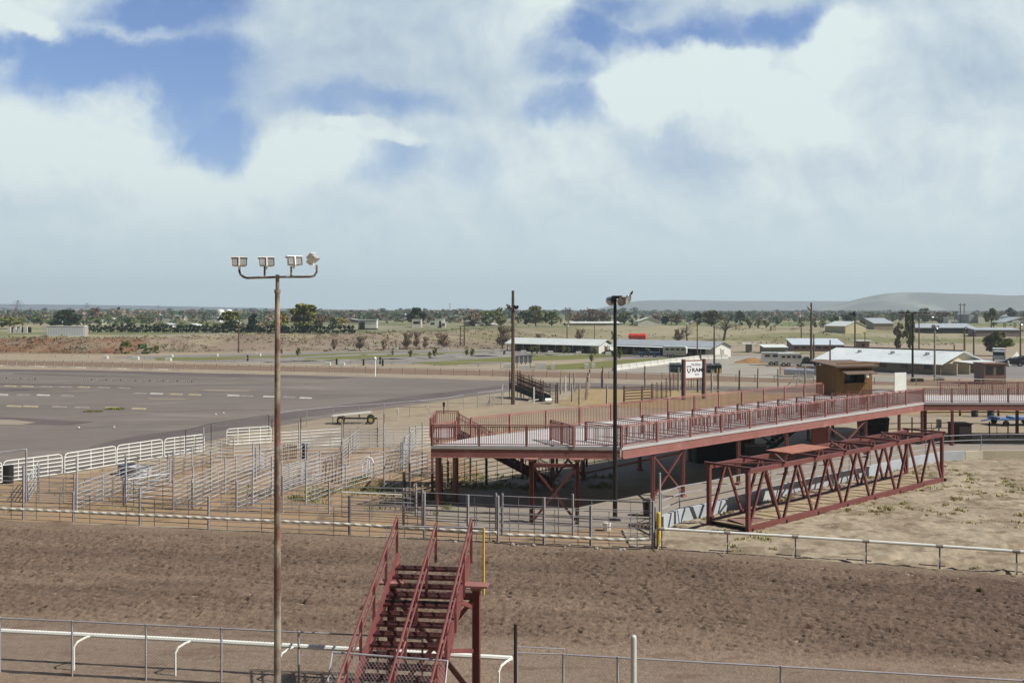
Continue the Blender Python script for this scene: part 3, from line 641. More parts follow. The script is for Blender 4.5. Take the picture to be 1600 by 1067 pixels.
def sp(a, b, z): q = ST+sx*a+sy*b; return Vector((q.x, q.y, z))
SW = 1.9; NT = 22; RUN, RISE = .318, .143
TREADM = mat('worn_tread_paint', (.12, .042, .04), (.085, .032, .031), .65, scale=2., fine=.2, c=(.2, .10, .085), cthr=(.6, .7), cscale=3.)
SRED = mat('stair_red_paint', (.19, .062, .058), (.15, .046, .045), .6, scale=1.5, fine=.15, c=(.27, .12, .10), cthr=(.6, .72), cscale=2.)
for s in (-1, 1):
    m = MB(); m.bar(sp(SW/2*s, -.35, 3.40), sp(SW/2*s, NT*RUN, 3.40-(NT+1.1)*RISE), .07, .40); m.build('stringer', SRED, st)
for i in range(NT):
    m = MB(); z = 3.28-i*RISE; b = i*RUN
    for k in range(5): m.bar(sp(-SW/2+.05, b-.12+k*.06, z), sp(SW/2-.05, b-.12+k*.06, z), .012, .03)
    for k in range(15): a = -SW/2+.1+k*(SW-.2)/14; m.bar(sp(a, b-.13, z-.004), sp(a, b+.13, z-.004), .014, .022)
    m.bar(sp(-SW/2+.04, b+.145, z-.02), sp(SW/2-.04, b+.145, z-.02), .02, .07); m.build('tread', TREADM, st)
m = MB(); m.hexa([sp(-SW/2+.05, 1.2, 2.62), sp(SW/2-.05, 1.2, 2.62), sp(SW/2-.05, 1.25, 2.62), sp(-SW/2+.05, 1.25, 2.62), sp(-SW/2+.05, 1.2, 2.78), sp(SW/2-.05, 1.2, 2.78), sp(SW/2-.05, 1.25, 2.78), sp(-SW/2+.05, 1.25, 2.78)]); m.build('tie_plate', DARKSTEEL, st)
for a, dz in ((-SW/2-.05, .0), (.05, -.16), (SW/2+.05, .0)):
    m = MB(); n = 7; sl = RISE/RUN
    top = sp(a, -.42, 4.50+dz); bot = sp(a, NT*RUN*.96, 4.50+dz-(NT*RUN*.96+.42)*sl); dlt = Vector((0, 0, -.34))
    m.path([top+dlt*1.0, top, bot, bot+dlt], .032, 7) if False else m.tube(top, bot, .032, 7)
    m.tube(top+dlt, bot+dlt, .026, 7); o = m.build('handrail', SRED, st)
    for k in range(n):
        b = -.40+k*1.18; m = MB(); q = sp(a, b, 0); m.bar(q+Vector((0, 0, 3.30-(b+.35)*sl)), q+Vector((0, 0, 4.50+dz-(b+.42)*sl)), .07, .05); sub(m, 'baluster', SRED, o)
trestle(st, ST.x+.12+sx.x*0, 25.45, sa, 2.2, 2.98)
m = MB()
for s in (-1, 1): m.bar(Vector((ST.x+.12, 25.45, 2.45))+sx*(1.0*s), sp(SW/2*s, 1.0, 2.72), .1); m.bar(Vector((ST.x+.12, 25.45, 1.35))+sx*(1.0*s), sp(SW/2*s, 2.5, 2.0), .1)
m.bar(sp(-.8, 4.2, 1.3), sp(.9, 5.9, .1), .1); m.bar(sp(.8, 4.2, 1.3), sp(-.9, 5.9, .1), .1); m.build('knee_brace', SRED, st)

# ------------------------------------------------------------------ fences
def mesh_wires(m, p, q, z0, z1, d=.11, r=.0016, off=(0, 0)):
    p = Vector((p[0], p[1], 0)); q = Vector((q[0], q[1], 0)); L = (q-p).length; u = (q-p)/L; hh = z1-z0
    s = -hh
    while s < L:
        a, b = max(0, s), min(L, s+hh)
        if b > a:
            za, zb = z0+(a-s), z0+(b-s)
            m.tube(p+u*a+Vector((0, 0, za)), p+u*b+Vector((0, 0, zb)), r, 3, caps=False)
            m.tube(p+u*a+Vector((0, 0, z0+z1-za)), p+u*b+Vector((0, 0, z0+z1-zb)), r, 3, caps=False)
        s += d
def chain_fence(pts, h, label, every=3., name='chain_link_fence', material=GALVDULL, pr=.03, d=.11, r=.0018, rail=True, group=None, z0=.04, heights=None):
    t = thing(name, label, 'fence', (pts[0][0], pts[0][1], gz(pts[0][0], pts[0][1])), 0, group)
    m = MB()
    for a, b in zip(pts, pts[1:]): mesh_wires(m, a, b, z0, h-.02, d, r)
    if m.v: m.build('wire_mesh', WIRE, t)
    if rail:
        m = MB()
        for a, b in zip(pts, pts[1:]): m.tube((a[0], a[1], h), (b[0], b[1], h), pr*.8, 6)
        m.build('top_rail', material, t)
    for i, (a, b) in enumerate(zip(pts, pts[1:])):
        a = Vector(a[:2]); b = Vector(b[:2]); n = max(1, round((b-a).length/every))
        for k in range(n+(1 if i == len(pts)-2 else 0)):
            q = a+(b-a)*(k/n); m = MB(); m.tube((q.x, q.y, 0), (q.x, q.y, h+.03), pr, 6); m.build('post', material, t)
    return t
def Yat(py, z): return (H-z)*F/(py-HZ)
def hp(px, py, z): Y = Yat(py, z); return ((px-CX)/F*Y, Y)
chain_fence([hp(-330, 945, 1.55), hp(0, 965, 1.55), hp(590, 993, 1.55), hp(660, 998, 1.55)], 1.55, 'grey chain link fence along the near side of the track left of the red stairs', 2.35, pr=.03, d=.09, r=.0024)
chain_fence([hp(880, 1022, 1.42), hp(965, 1027, 1.42), hp(1220, 1041, 1.42), hp(1600, 1063, 1.42), hp(1900, 1082, 1.42)], 1.42, 'low grey chain link fence along the near side of the track at lower right', 4.2, pr=.03, d=.09, r=.0024)
g0 = hp(808, 1010, 1.55); g1 = hp(881, 1013, 1.5)
g = thing('chain_link_gate', 'narrow chain link gate between the dark post and the low right fence', 'gate', (*g0, 0))
m = MB(); mesh_wires(m, g0, g1, .1, 1.42, .09, .0024); m.build('wire_mesh', WIRE, g)
m = MB(); m.path([(*g0, .1), (*g0, 1.55), (*g1, 1.5), (*g1, .1)], .022, 6); m.tube((*g0, 1.4), (*g1, 1.36), .018, 6); m.build('gate_frame', GALVDULL, g)
m = MB(); m.tube((*hp(805.5, 1010, 1.55), 0), (*hp(805.5, 1010, 1.55), 2.12), .045, 8); o = m.build('gate_post', DARKSTEEL); tag(o, 'thin dark steel gate post at the end of the white rail', 'post')
m = MB(); p = Vector((190/F*24.3, 24.3, 0)); m.tube(p, p+Vector((0, 0, 2.0)), .072, 14); m.lathe(p+Vector((0, 0, 2.0)), (0, 0, 1), [(0, .072), (.05, .066), (.08, .035), (.085, .001)])
for z in (.9, 1.35): m.tube(p+Vector((0, -.06, z)), p+Vector((0, -.085, z)), .02, 8)
o = m.build('bollard', mat('grey_white_paint', (.55, .56, .56), (.48, .49, .49), .5, fine=.06), smooth=False); tag(o, 'thick round off-white bollard post rising above the low right fence', 'bollard')
# gates at the head and on the run of the stairs
t = thing('stair_gate', 'grey pipe and chain link gate closing off the top of the red stairs', 'gate', tuple(sp(0, -.55, 2.6)))
a, b = sp(-1.32, -.55, 0), sp(1.30, -.62, 0)
m = MB(); mesh_wires(m, a, b, 2.62, 4.2, .09, .0022); m.build('wire_mesh', WIRE, t)
m = MB(); m.path([a+Vector((0, 0, 2.6)), a+Vector((0, 0, 4.22)), b+Vector((0, 0, 4.22))], .026, 6); m.tube(a+Vector((0, 0, 2.6)), b+Vector((0, 0, 2.6)), .022, 6); m.build('frame', GALVDULL, t)
m = MB(); m.tube(b+Vector((0, 0, 2.45)), b+Vector((0, 0, 4.22)), .03, 6); m.build('frame_post', mat('yellow_paint', (.62, .43, .05), (.52, .37, .06), .6), t, )
t = thing('barrier_gate', 'leaning chain link barrier across the lower treads of the red stairs', 'gate', tuple(sp(0, 4.4, 0)))
a, b = sp(-1.45, 3.85, 2.33), sp(1.2, 4.0, 2.30); a2, b2 = sp(-1.45, 5.0, .7), sp(1.2, 5.1, .7)
m = MB(); m.path([a2, a, b, b2], .026, 6); m.build('frame', GALV, t)
m = MB(); n = 30
for i in range(-18, n):
    for sg in (0, 1):
        p_, q_ = [], []
        t0, t1 = max(0, i/n), min(1, (i+18)/n); v0, v1 = (t0*n-i)/18, (t1*n-i)/18
        if t1 <= t0: continue
        f_ = lambda u_, v_: (a2+(b2-a2)*u_)*(1-v_)+(a+(b-a)*u_)*v_
        if sg: m.tube(f_(t0, v0), f_(t1, v1), .0026, 3, caps=False)
        else: m.tube(f_(t0, 1-v0), f_(t1, 1-v1), .0026, 3, caps=False)
m.build('wire_mesh', WIRE, t)

# white running rails
def run_rail(pts, z, r, label, step, style, material=WHITE, group=None, drop=1.0):
    t = thing('running_rail', label, 'rail', (pts[0][0], pts[0][1], 0), 0, group)
    ln = [Vector((p[0], p[1], z)) for p in pts]
    m = MB(); m.path(ln, r, 8); m.build('rail', material, t)
    acc = 0; d0 = None
    seg = [(a, b, (b-a).length) for a, b in zip(ln, ln[1:])]; tot = sum(q[2] for q in seg); n = max(1, round(tot/step))
    for k in range(n+1):
        s = tot*k/n
        for a, b, L in seg:
            if s <= L+1e-6: break
            s -= L
        u = (b-a)/L; p = a+u*min(s, L); out = Vector((u.y, -u.x, 0)); m = MB()
        if style == 'goose':
            q = p+out*.42-u*.28
            m.path([Vector((q.x, q.y, 0)), Vector((q.x, q.y, z-.22)), q.lerp(p, .18)+Vector((0, 0, -.09)), q.lerp(p, .55)+Vector((0, 0, -.03)), p], .03, 6)
        elif style == 'stand':
            m.bar((p.x, p.y, .02), (p.x, p.y, z), .045); m.bar(p-u*.75+Vector((0, 0, -z+.14)), p+u*.2+Vector((0, 0, -z+.14)), .04); m.bar(p-u*.12+out*.5+Vector((0, 0, -z+.1)), Vector((p.x, p.y, .55)), .035)
            m.tube(p-u*.12, p+u*.12, r*1.25, 8)
        else:
            m.bar((p.x, p.y, 0), (p.x, p.y, z), .10, .10)
        m.build('post', material if style != 'stand' else GREYWOOD, t)
    return t
run_rail([hp(-300, 970, .9), hp(0, 985, .9), hp(303, 1000, .9), hp(800, 1028, .9)], .9, .068, 'thick white pipe running rail on gooseneck posts along the near edge of the track', 2.9, 'goose')
run_rail([hp(1034, 826, .9), hp(1240, 838, .9), hp(1440, 851, .9), hp(1600, 862, .9), hp(1850, 884, .9), hp(2000, 905, .9)], .9, .058, 'white pipe running rail curving along the sand lot below the footbridge', 2.55, 'stand')
run_rail([(-150, lineA(-150)), (9.3, lineA(9.3))], 1.02, .06, 'cream white post and rail fence far across the infield lot, left of the gap', 2.15, 'post', CREAMPIPE)
run_rail([(14.2, lineA(14.2)), (86, lineA(86))], 1.02, .06, 'cream white post and rail fence far across, behind the advertising sign', 2.6, 'post', CREAMPIPE)
run_rail([(-150, lineA(-150)+26), (-84, lineA(-84)+26)], .85, .05, 'thin pale rail below the reddish bank, behind the long white rail', 4.4, 'post', CREAMPIPE)
run_rail([(-78, lineA(-78)+24), (2, lineA(2)+24)], .8, .04, 'thin pale rail in front of the campground strips, middle distance', 4.2, 'post', CREAMPIPE)

# livestock pens
def pipe_run(pts, label, h=1.3, rails=6, bay=3.0, material=GALV, cat='fence', name='pipe_pen_fence', tall=None, r=.020, stays=2, postr=.05, group=None, z0=.22):
    t = thing(name, label, cat, (pts[0][0], pts[0][1], 0), 0, group); first = True
    for a, b in zip(pts, pts[1:]):
        a = Vector((a[0], a[1], 0)); b = Vector((b[0], b[1], 0)); L = (b-a).length; n = max(1, round(L/bay))
        for k in range(n):
            p, q = a.lerp(b, k/n), a.lerp(b, (k+1)/n); m = MB()
            jz = random.uniform(-.03, .03)
            for i in range(rails):
                z = z0+(h-z0)*i/(rails-1)+jz; m.tube(p+Vector((0, 0, z)), q+Vector((0, 0, z+random.uniform(-.012, .012))), r, 5, caps=False)
            for i in range(stays):
                c = p.lerp(q, (i+.5+random.uniform(-.1, .1))/stays); m.tube(c+Vector((0, 0, .02)), c+Vector((0, 0, h+jz)), r*.9, 5, caps=False)
            m.build('rail_panel', material, t)
        for k in range(n+1):
            if k == 0 and not first: continue
            p = a.lerp(b, k/n); hh = h+.12+random.choice((0, 0, .1, .35))
            if tall and k in tall: hh = tall[k]
            m = MB(); m.tube(p, p+Vector((0, 0, hh)), postr, 6); m.build('post', material, t)
        first = False
    return t
def gp(*q): return [G(px, py) for px, py in q]
pipe_run(gp((-260, 799), (115, 815.5), (326, 827), (546, 837)), 'long grey pipe fence edging the track left of the trestle, behind the striped rail', material=GALVDULL, bay=2.9, tall={4: 2.6, 7: 1.9, 9: 2.75, 12: 1.8}, postr=.065)
pipe_run(gp((546, 837), (663, 843), (731, 847), (778, 849), (923, 855), (1020, 859)), 'grey pipe fence edging the track in front of the trestle and yellow bollard', h=1.55, rails=7, bay=2.4, material=GALVDULL, tall={1: 2.05}, postr=.065)
fb = pipe_run(gp((630, 826), (660, 829), (775, 836), (785, 836.5), (895, 842), (1016, 846)), 'taller grey pipe and wire gates one step behind the track fence', h=1.75, rails=5, bay=3.4, material=GALVDULL, name='pipe_gate_row')
m = MB()
for a, b in zip(gp((630, 826), (775, 836), (895, 842)), gp((775, 836), (895, 842), (1016, 846))): mesh_wires(m, a, b, .3, 1.1, .1, .0022)
m.build('wire_mesh', WIRE, fb)
RUNS = [
 (((-220, 776), (41, 785.5), (193, 791), (271, 796.5), (370, 799), (514, 802.5), (650, 806)), 'second grey pipe fence parallel to the track fence, front of the pens', GALVDULL, {3: 2.7, 5: 2.2}),
 (((197, 788), (232, 770), (266, 757)), 'bright pipe panel run behind the stock tanks, left pens', GALV, None),
 (((271, 796), (330, 769), (369, 752), (440, 729)), 'pipe run climbing away beside the blue gate hinge', GALV, None),
 (((369, 799), (430, 775), (480, 757), (533, 742)), 'pipe run between the lamp pole and the middle alley', GALV, None),
 (((440, 775), (478, 762), (520, 752)), 'short pipe run just right of the rusty lamp pole', GALV, None),
 (((535, 756), (580, 746), (627, 735), (690, 720)), 'bright heavy pipe run passing the white headgate', GALV, {0: 2.5, 2: 2.4}),
 (((196, 748), (271, 752), (330, 754)), 'cross fence behind the stock tanks', GALVDULL, None),
 (((318, 709), (365, 716), (430, 712)), 'cross fence behind the white panels, upper left pens', GALV, None),
 (((330, 742), (395, 738), (470, 726)), 'cross fence in the middle of the pens, left of the pallet gate', GALV, None),
 (((430, 706), (467, 703), (534, 698), (590, 699)), 'rear cross fence behind the pallet gate', GALV, {1: 2.0}),
 (((534, 720), (470, 724)), 'short cross fence right of the pallet gate', GALV, None),
 (((590, 699), (640, 697), (690, 694)), 'rear cross fence left of the viewing deck corner', GALV, None),
 (((627, 736), (660, 742), (700, 748)), 'cross fence under the left end of the deck', GALVDULL, None),
 (((534, 756), (534, 724), (560, 700)), 'alley fence running straight back to the rear pens', GALV, None),
 (((630, 735), (634, 716), (650, 698)), 'alley fence running back beside the deck end', GALV, None),
 (((120, 800), (197, 768), (262, 748)), 'pipe run climbing away from the tall post at far left', GALV, {0: 2.7, 2: 1.9}),
 (((300, 797), (352, 772), (400, 752), (432, 738)), 'second pipe run climbing away left of the lamp pole', GALV, {1: 2.0, 3: 2.4}),
 (((395, 790), (452, 764), (500, 742)), 'pipe run passing behind the rusty lamp pole foot', GALV, {1: 2.2}),
 (((478, 790), (540, 766), (600, 748)), 'pipe run between the white square gate and the middle pens', GALV, {2: 2.0}),
 (((262, 748), (300, 735), (345, 722)), 'upper pipe run behind the stock tanks towards the rear fence', GALV, None),
 (((470, 712), (534, 709), (600, 708), (660, 706)), 'middle cross fence below the rear fence', GALV, {1: 2.1, 3: 1.9}),
 (((545, 728), (600, 726), (640, 727)), 'short cross fence behind the white headgate', GALV, None),
 (((600, 770), (640, 752), (690, 738)), 'pipe run right of the white square gate towards the deck', GALV, {1: 2.1}),
 (((60, 770), (120, 772), (196, 768)), 'cross fence in the far left pen in front of the stock tanks', GALVDULL, None),
]
for pts, lab, mt, tall in RUNS: pipe_run(gp(*pts), lab, material=mt, tall=tall, bay=3.1, h=1.35)
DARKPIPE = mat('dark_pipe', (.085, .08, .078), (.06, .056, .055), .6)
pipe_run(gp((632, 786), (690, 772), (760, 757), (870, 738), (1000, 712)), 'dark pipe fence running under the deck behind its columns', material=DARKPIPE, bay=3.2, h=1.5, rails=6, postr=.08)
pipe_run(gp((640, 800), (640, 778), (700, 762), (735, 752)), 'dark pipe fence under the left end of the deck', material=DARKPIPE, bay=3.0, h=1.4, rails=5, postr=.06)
# overhead gate frame and the open gate at far left
a, b = P(41, 785), P(-45, 790)
m = MB(); m.path([a, a+Vector((0, 0, 2.78)), b+Vector((0, 0, 2.55)), b], .06, 6); o = m.build('pipe_portal', GALV); tag(o, 'tall grey pipe gate frame with an overhead bar at the far left of the pens', 'gate frame')
def gate(a, b, h, label, material, group=None, r=.025, rails=6, stays=2, rounded=True, name='pipe_gate', cat='gate', z0=.12):
    a = Vector((*a, 0)); b = Vector((*b, 0)); t = thing(name, label, cat, tuple(a.lerp(b, .5)), 0, group); u = (b-a).normalized()
    up = Vector((0, 0, 1)); c = .22 if rounded else 0
    m = MB()
    pts = [a+up*z0, a+up*(h-c)]
    if rounded: pts += [a+up*(h-c*.3)+u*c*.3]
    pts += [a+up*h+u*c, b+up*h-u*c]
    if rounded: pts += [b+up*(h-c*.3)-u*c*.3]
    pts += [b+up*(h-c), b+up*z0]
    m.path(pts, r*1.1, 6); m.build('gate_frame', material, t)
    m = MB()
    for i in range(rails-1): z = z0+(h-z0)*i/(rails-1); m.tube(a+up*z, b+up*z, r, 5)
    for i in range(stays): c_ = a.lerp(b, (i+1)/(stays+1)); m.tube(c_+up*z0, c_+up*h, r*.95, 5)
    m.build('bars', material, t); return t
gate(G(44, 785), G(61, 757), 1.36, 'open grey pipe gate seen end on beside the tall gate frame', GALV)
wl_ = 'white pipe panel '
for i, (q0, q1, s) in enumerate([((5, 755), (97, 742), 'at the left end of the row, before the black barrel'), ((101, 741.5), (181, 727.5), 'second in the row, behind the lone grass tuft'), ((183, 727), (254, 715.5), 'third in the row, directly behind the stock tanks'),
                                 ((257, 715), (319, 706.5), 'at the right end of the row, highest of the four'), ((354, 697.5), (424, 692.5), 'standing apart left of the rusty lamp pole')]):
    gate(G(*q0), G(*q1), 1.28, wl_+s, WHITE, 'white stock panels', .027, 6, 3)
gate(G(-70, 768), G(3, 756), 1.28, 'white pipe panel cut by the left picture edge', WHITE, 'white stock panels', .027, 6, 3)
gate(G(534, 812), G(629, 817), 1.33, 'white square pipe gate standing alone in front of the green grass', WHITE, None, .025, 6, 1, False)
gate(G(200, 785), G(264, 774), 1.2, 'light grey pipe gate in front of the stock tanks', GALV, None, .026, 5, 2, False)
# pale spiral-wrapped rail in front of the track fence
def spiral_rail(pts, label):
    m = MB(); ln = fine_line([Vector(p) for p in pts], 3.); m.path(ln, .062, 8)
    SP = MATS.get('spiral_tape')
    if not SP:
        SP = bpy.data.materials.new('spiral_tape'); SP.use_nodes = True; N = SP.node_tree.nodes; L = SP.node_tree.links; bs = N['Principled BSDF']; bs.inputs['Roughness'].default_value = .6
        g = N.new('ShaderNodeNewGeometry'); mp = N.new('ShaderNodeMapping'); mp.inputs[3].default_value = (1, 0, 1.6); L.new(g.outputs['Position'], mp.inputs[0])
        w = N.new('ShaderNodeTexWave'); w.wave_type = 'BANDS'; w.bands_direction = 'DIAGONAL'; w.inputs['Scale'].default_value = 1.35; L.new(mp.outputs[0], w.inputs['Vector'])
        mr = N.new('ShaderNodeMapRange'); mr.inputs[1].default_value = .4; mr.inputs[2].default_value = .6; L.new(w.outputs[1], mr.inputs[0])
        mx = N.new('ShaderNodeMix'); mx.data_type = 'RGBA'; L.new(mr.outputs[0], mx.inputs[0]); mx.inputs[6].default_value = (.34, .32, .27, 1); mx.inputs[7].default_value = (.72, .72, .67, 1); L.new(mx.outputs[2], bs.inputs['Base Color']); MATS['spiral_tape'] = SP
    o = m.build('wrapped_rail', SP); return tag(o, label, 'rail')
def sr(px, by, z): p = P(px, by); p.y -= .25; p.z = z; return p
spiral_rail([sr(-260, 799, .60), sr(0, 812, .60), sr(370, 829, .57), sr(546, 837, .57), sr(776, 848, .5)], 'long rail wrapped in spiral white tape along the track fence')
spiral_rail([sr(786, 849, .44), sr(860, 852, .46), sr(960, 857, .43), sr(1014, 859, .5)], 'short rail wrapped in spiral white tape ending near the yellow bollard')
p = P(1029, 858); m = MB(); m.tube(p, p+Vector((0, 0, 1.5)), .095, 12); m.lathe(p+Vector((0, 0, 1.5)), (0, 0, 1), [(0, .095), (.05, .07), (.07, .001)], 12); o = m.build('bollard', MATS['yellow_paint']); tag(o, 'faded yellow bollard post at the corner of the sand lot', 'bollard')
p = P(1021, 857); m = MB(); m.bar(p, p+Vector((0, 0, 1.75)), .16); o = m.build('timber_post', BROWNWOOD); tag(o, 'brown square timber post just left of the yellow bollard', 'post')
p = P(1031, 842); m = MB(); m.tube(p, p+Vector((0, 0, 2.9)), .045, 8); o = m.build('steel_post', GALV); tag(o, 'tall thin galvanised post rising behind the yellow bollard', 'post')

# ------------------------------------------------------------------ lamp poles, utility poles, pylons
def bowl(m, c, d, r, depth=.9):   # an open reflector bowl looking along d
    m.lathe(c, d, [(-r*depth, r*.22), (-r*depth*.8, r*.5), (-r*.35, r*.85), (0, r), (.012, r), (-r*.33, r*.8), (-r*depth*.7, r*.4)], 14)
RUSTPOLE = mat('rusty_pole_steel', (.33, .29, .235), (.14, .085, .065), .75, .1, scale=1.3, stretch=(1, 1, .5), thr=(.44, .54), fine=.22, c=(.30, .095, .085), cthr=(.56, .60), cscale=1.0)
PX, PY = at(433.5, 24, 0).x, 24
lp = thing('floodlight_pole', 'tall rusty pole in the foreground carrying a crossarm with four box floodlights', 'light pole', (PX, PY, 0))
m = MB(); m.tube((PX, PY, 0), (PX, PY, 5.6), .088, 14, .08); m.tube((PX, PY, 5.6), (PX, PY, 10.5), .08, 14, .06); m.tube((PX, PY, 10.5), (PX, PY, 10.86), .045, 10); m.tube((PX, PY, 10.42), (PX, PY, 10.5), .075, 12); m.tube((PX, PY, 3.3), (PX, PY, 3.33), .095, 14); m.build('pole', RUSTPOLE, lp)
def ap(px, py): return Vector(((px-CX)/F*PY, PY, zof(py, PY)))
m = MB(); m.path([ap(374, 417), ap(374, 424), ap(376, 429), ap(381, 433), ap(386, 434.5), ap(433, 433), ap(484, 432.5), ap(491, 431), ap(495, 425), ap(495, 414)], .028, 8)
m.tube(ap(413.5, 434), ap(413.5, 416), .024, 8); m.tube(ap(455, 433), ap(455, 416), .024, 8); m.build('crossarm', RUSTPOLE, lp)
LAMPBOX = mat('pale_lamp_housing', (.82, .82, .80), (.72, .72, .7), .45, .2, fine=.08)
def flood(c, yaw, pitch, w=.36, h=.20, d=.2):
    rot = Matrix.Rotation(yaw, 3, 'Z') @ Matrix.Rotation(pitch, 3, 'X'); m = MB()
    q = lambda x, y, z: c+rot @ Vector((x, y, z))
    m.add([q(-w/2, -d/2, -h/2), q(w/2, -d/2, -h/2), q(w/2, -d/2, h/2), q(-w/2, -d/2, h/2), q(-w*.36, d/2, -h*.36), q(w*.36, d/2, -h*.36), q(w*.36, d/2, h*.36), q(-w*.36, d/2, h*.36)],
          [(4, 5, 1, 0), (5, 6, 2, 1), (6, 7, 3, 2), (7, 4, 0, 3), (7, 6, 5, 4)])
    for k in range(6): x = -w*.32+k*w*.128; m.bar(q(x, d/2, -h*.3), q(x, d/2+.05, -h*.3), .012, .012) if False else m.hexa([q(x, d/2, -h*.33), q(x+.012, d/2, -h*.33), q(x+.012, d/2+.045, -h*.33), q(x, d/2+.045, -h*.33), q(x, d/2, h*.33), q(x+.012, d/2, h*.33), q(x+.012, d/2+.045, h*.33), q(x, d/2+.045, h*.33)])
    m.hexa([q(-w/2-.015, -d/2-.015, h/2), q(w/2+.015, -d/2-.015, h/2), q(w/2+.015, d*.3, h/2+.0), q(-w/2-.015, d*.3, h/2), q(-w/2-.015, -d/2-.015, h/2+.02), q(w/2+.015, -d/2-.015, h/2+.02), q(w/2+.015, d*.3, h/2+.02), q(-w/2-.015, d*.3, h/2+.02)])
    m.tube(c+Vector((0, 0, -h/2-.06)), c+Vector((0, 0, -h*.2)), .03, 8)
    o = m.build('lamp_housing', LAMPBOX, lp)
    m = MB(); m.add([q(-w/2+.02, -d/2+.012, -h/2+.015), q(w/2-.02, -d/2+.012, -h/2+.015), q(w/2-.02, -d/2+.012, h/2-.015), q(-w/2+.02, -d/2+.012, h/2-.015), q(-w/2+.02, -d/2+.02, -h/2+.015), q(w/2-.02, -d/2+.02, -h/2+.015), q(w/2-.02, -d/2+.02, h/2-.015), q(-w/2+.02, -d/2+.02, h/2-.015)], [(0, 1, 2, 3), (7, 6, 5, 4)]); sub(m, 'lens', LAMPGLASS, o)
    m = MB(); m.bar(q(0, -d/2-.012, -h*.55), q(0, -d/2-.012, h*.5), .03, .012); sub(m, 'yoke', LAMPBOX, o)
flood(ap(374, 410.5), R(14), R(-14)); flood(ap(416, 410.5), R(22), R(-12)); flood(ap(459, 409), R(32), R(-12)); flood(ap(489, 405), R(82), R(-48), .34, .17)
# the black pole with round lamps beside the deck
BX, BY = at(961, 47.4, 0).x, 47.4
bpole = thing('round_lamp_pole', 'tall black pole with a cluster of round reflector lamps standing before the deck corner', 'light pole', (BX, BY, 0))
m = MB(); m.tube((BX, BY, 0), (BX, BY, 10.6), .115, 12, .075); m.box((BX, BY, .03), (.5, .5, .06)); m.build('pole', BLACKPAINT, bpole)
m = MB(); zt = 10.45
m.box((BX+.1, BY, zt+.18), (.5, .3, .14)); m.box((BX-.14, BY-.05, zt+.02), (.12, .2, .2)); m.bar((BX-.2, BY, zt), (BX+.7, BY, zt+.05), .05); m.build('bracket', BLACKPAINT, bpole)
for cx_, cz_, dr in ((.31, -.02, (.25, -.9, -.35)), (.62, .07, (.75, -.55, -.3)), (-.2, .0, (-.3, .9, -.35))):
    m = MB(); bowl(m, Vector((BX+cx_, BY-.12 if dr[1] < 0 else BY+.2, zt+cz_)), dr, .24); o = m.build('reflector', ALU, bpole, smooth=True)
    d = Vector(dr).normalized(); m = MB(); c = Vector((BX+cx_, BY-.12 if dr[1] < 0 else BY+.2, zt+cz_)); m.lathe(c, d, [(-.02, .225), (-.03, .1), (-.04, .001)], 14); sub(m, 'lens', LAMPGLASS, o)
m = MB(); c = Vector((BX+.78, BY, zt+.36)); m.lathe(c, (.5, 0, .87), [(-.13, .005), (-.09, .02), (-.03, .05), (.03, .055), (.08, .035), (.12, .028), (.15, .001)], 8); m.bar(c+Vector((-.05, 0, -.1)), c+Vector((-.12, 0, -.22)), .03, .015); o = m.build('bird', BLACKPAINT); tag(o, 'small dark bird perched above the round lamps of the black pole', 'bird')

def wood_pole(px, Y, top, label, base=None, r=.13, lamps=(), name='light_pole', cat='light pole', material=WOODPOLE, arm=None, group=None):
    p = at(px, Y); t = thing(name, label, cat, tuple(p), 0, group); z1 = zof(top, Y)
    m = MB(); m.tube(p-Vector((0, 0, .1)), (p.x, p.y, z1), r*1.15, 7, r*.75); m.build('pole', material, t)
    if arm:
        m = MB()
        for (py, w) in arm: z = zof(py, Y); m.bar((p.x-w/2, p.y-.12, z), (p.x+w/2, p.y-.12, z), .12)
        m.build('crossarm', material, t)
    for (lx, ly, dx, dy, sz, dark) in lamps:
        c = Vector(((lx-CX)/F*Y, p.y-.15, zof(ly, Y))); m = MB(); bowl(m, c, (dx, dy, -.45), sz); m.bar(c, (p.x, p.y, c.z+.1), .06); m.build('lamp', BLACKPAINT if dark else ALU, t, smooth=False)
    return t
wood_pole(801.5, 106, 454, 'tall wooden pole with a ring of small lamps beside the dark loading chute', r=.2, lamps=((793, 479, -.9, -.2, .28, 1), (797, 481, -.5, -.8, .26, 0), (803, 480, .3, -.9, .26, 0), (808, 481, .8, -.4, .28, 1)))
wood_pole(1267.5, 190, 473, 'very tall dark pole with one lamp, left of the silver barn roof', r=.22, lamps=((1263, 482, -.9, -.4, .42, 0),))
wood_pole(1271.5, 205, 522, 'short brown pole close right of the very tall dark pole', r=.17)
wood_pole(1252, 300, 494, 'thin pole with two lamps out in the far field', r=.18, lamps=((1249, 495, -.9, -.3, .5, 0), (1256, 494.5, .9, -.3, .5, 0)))
wood_pole(1336, 178, 486, 'dark pole rising from behind the silver barn roof', r=.17, lamps=((1334, 491, -.8, -.5, .4, 1),))
wood_pole(1297, 154, 531, 'plain dark post just left of the wooden kiosk', r=.13, name='utility_pole', cat='pole')
wood_pole(1351.5, 230, 520, 'thin post beside the small flat roofed hut', r=.12, name='utility_pole', cat='pole')
wood_pole(1426, 139, 489, 'black pole with four big round lamps on one arm above the silver barn', r=.15, material=BLACKPAINT, lamps=((1409, 491, -.3, -.9, .42, 0), (1427, 491, .2, -.9, .42, 0), (1444, 490, .3, -.85, .42, 0), (1458, 492, .5, -.75, .42, 0)), arm=((489, 4.2),))
wood_pole(1460.5, 142, 509, 'grey pole with two white lamps in front of the silver barn wall', r=.14, lamps=((1458, 510, -.5, -.8, .3, 0), (1465, 511, .7, -.6, .3, 0)), material=GREYWOOD)
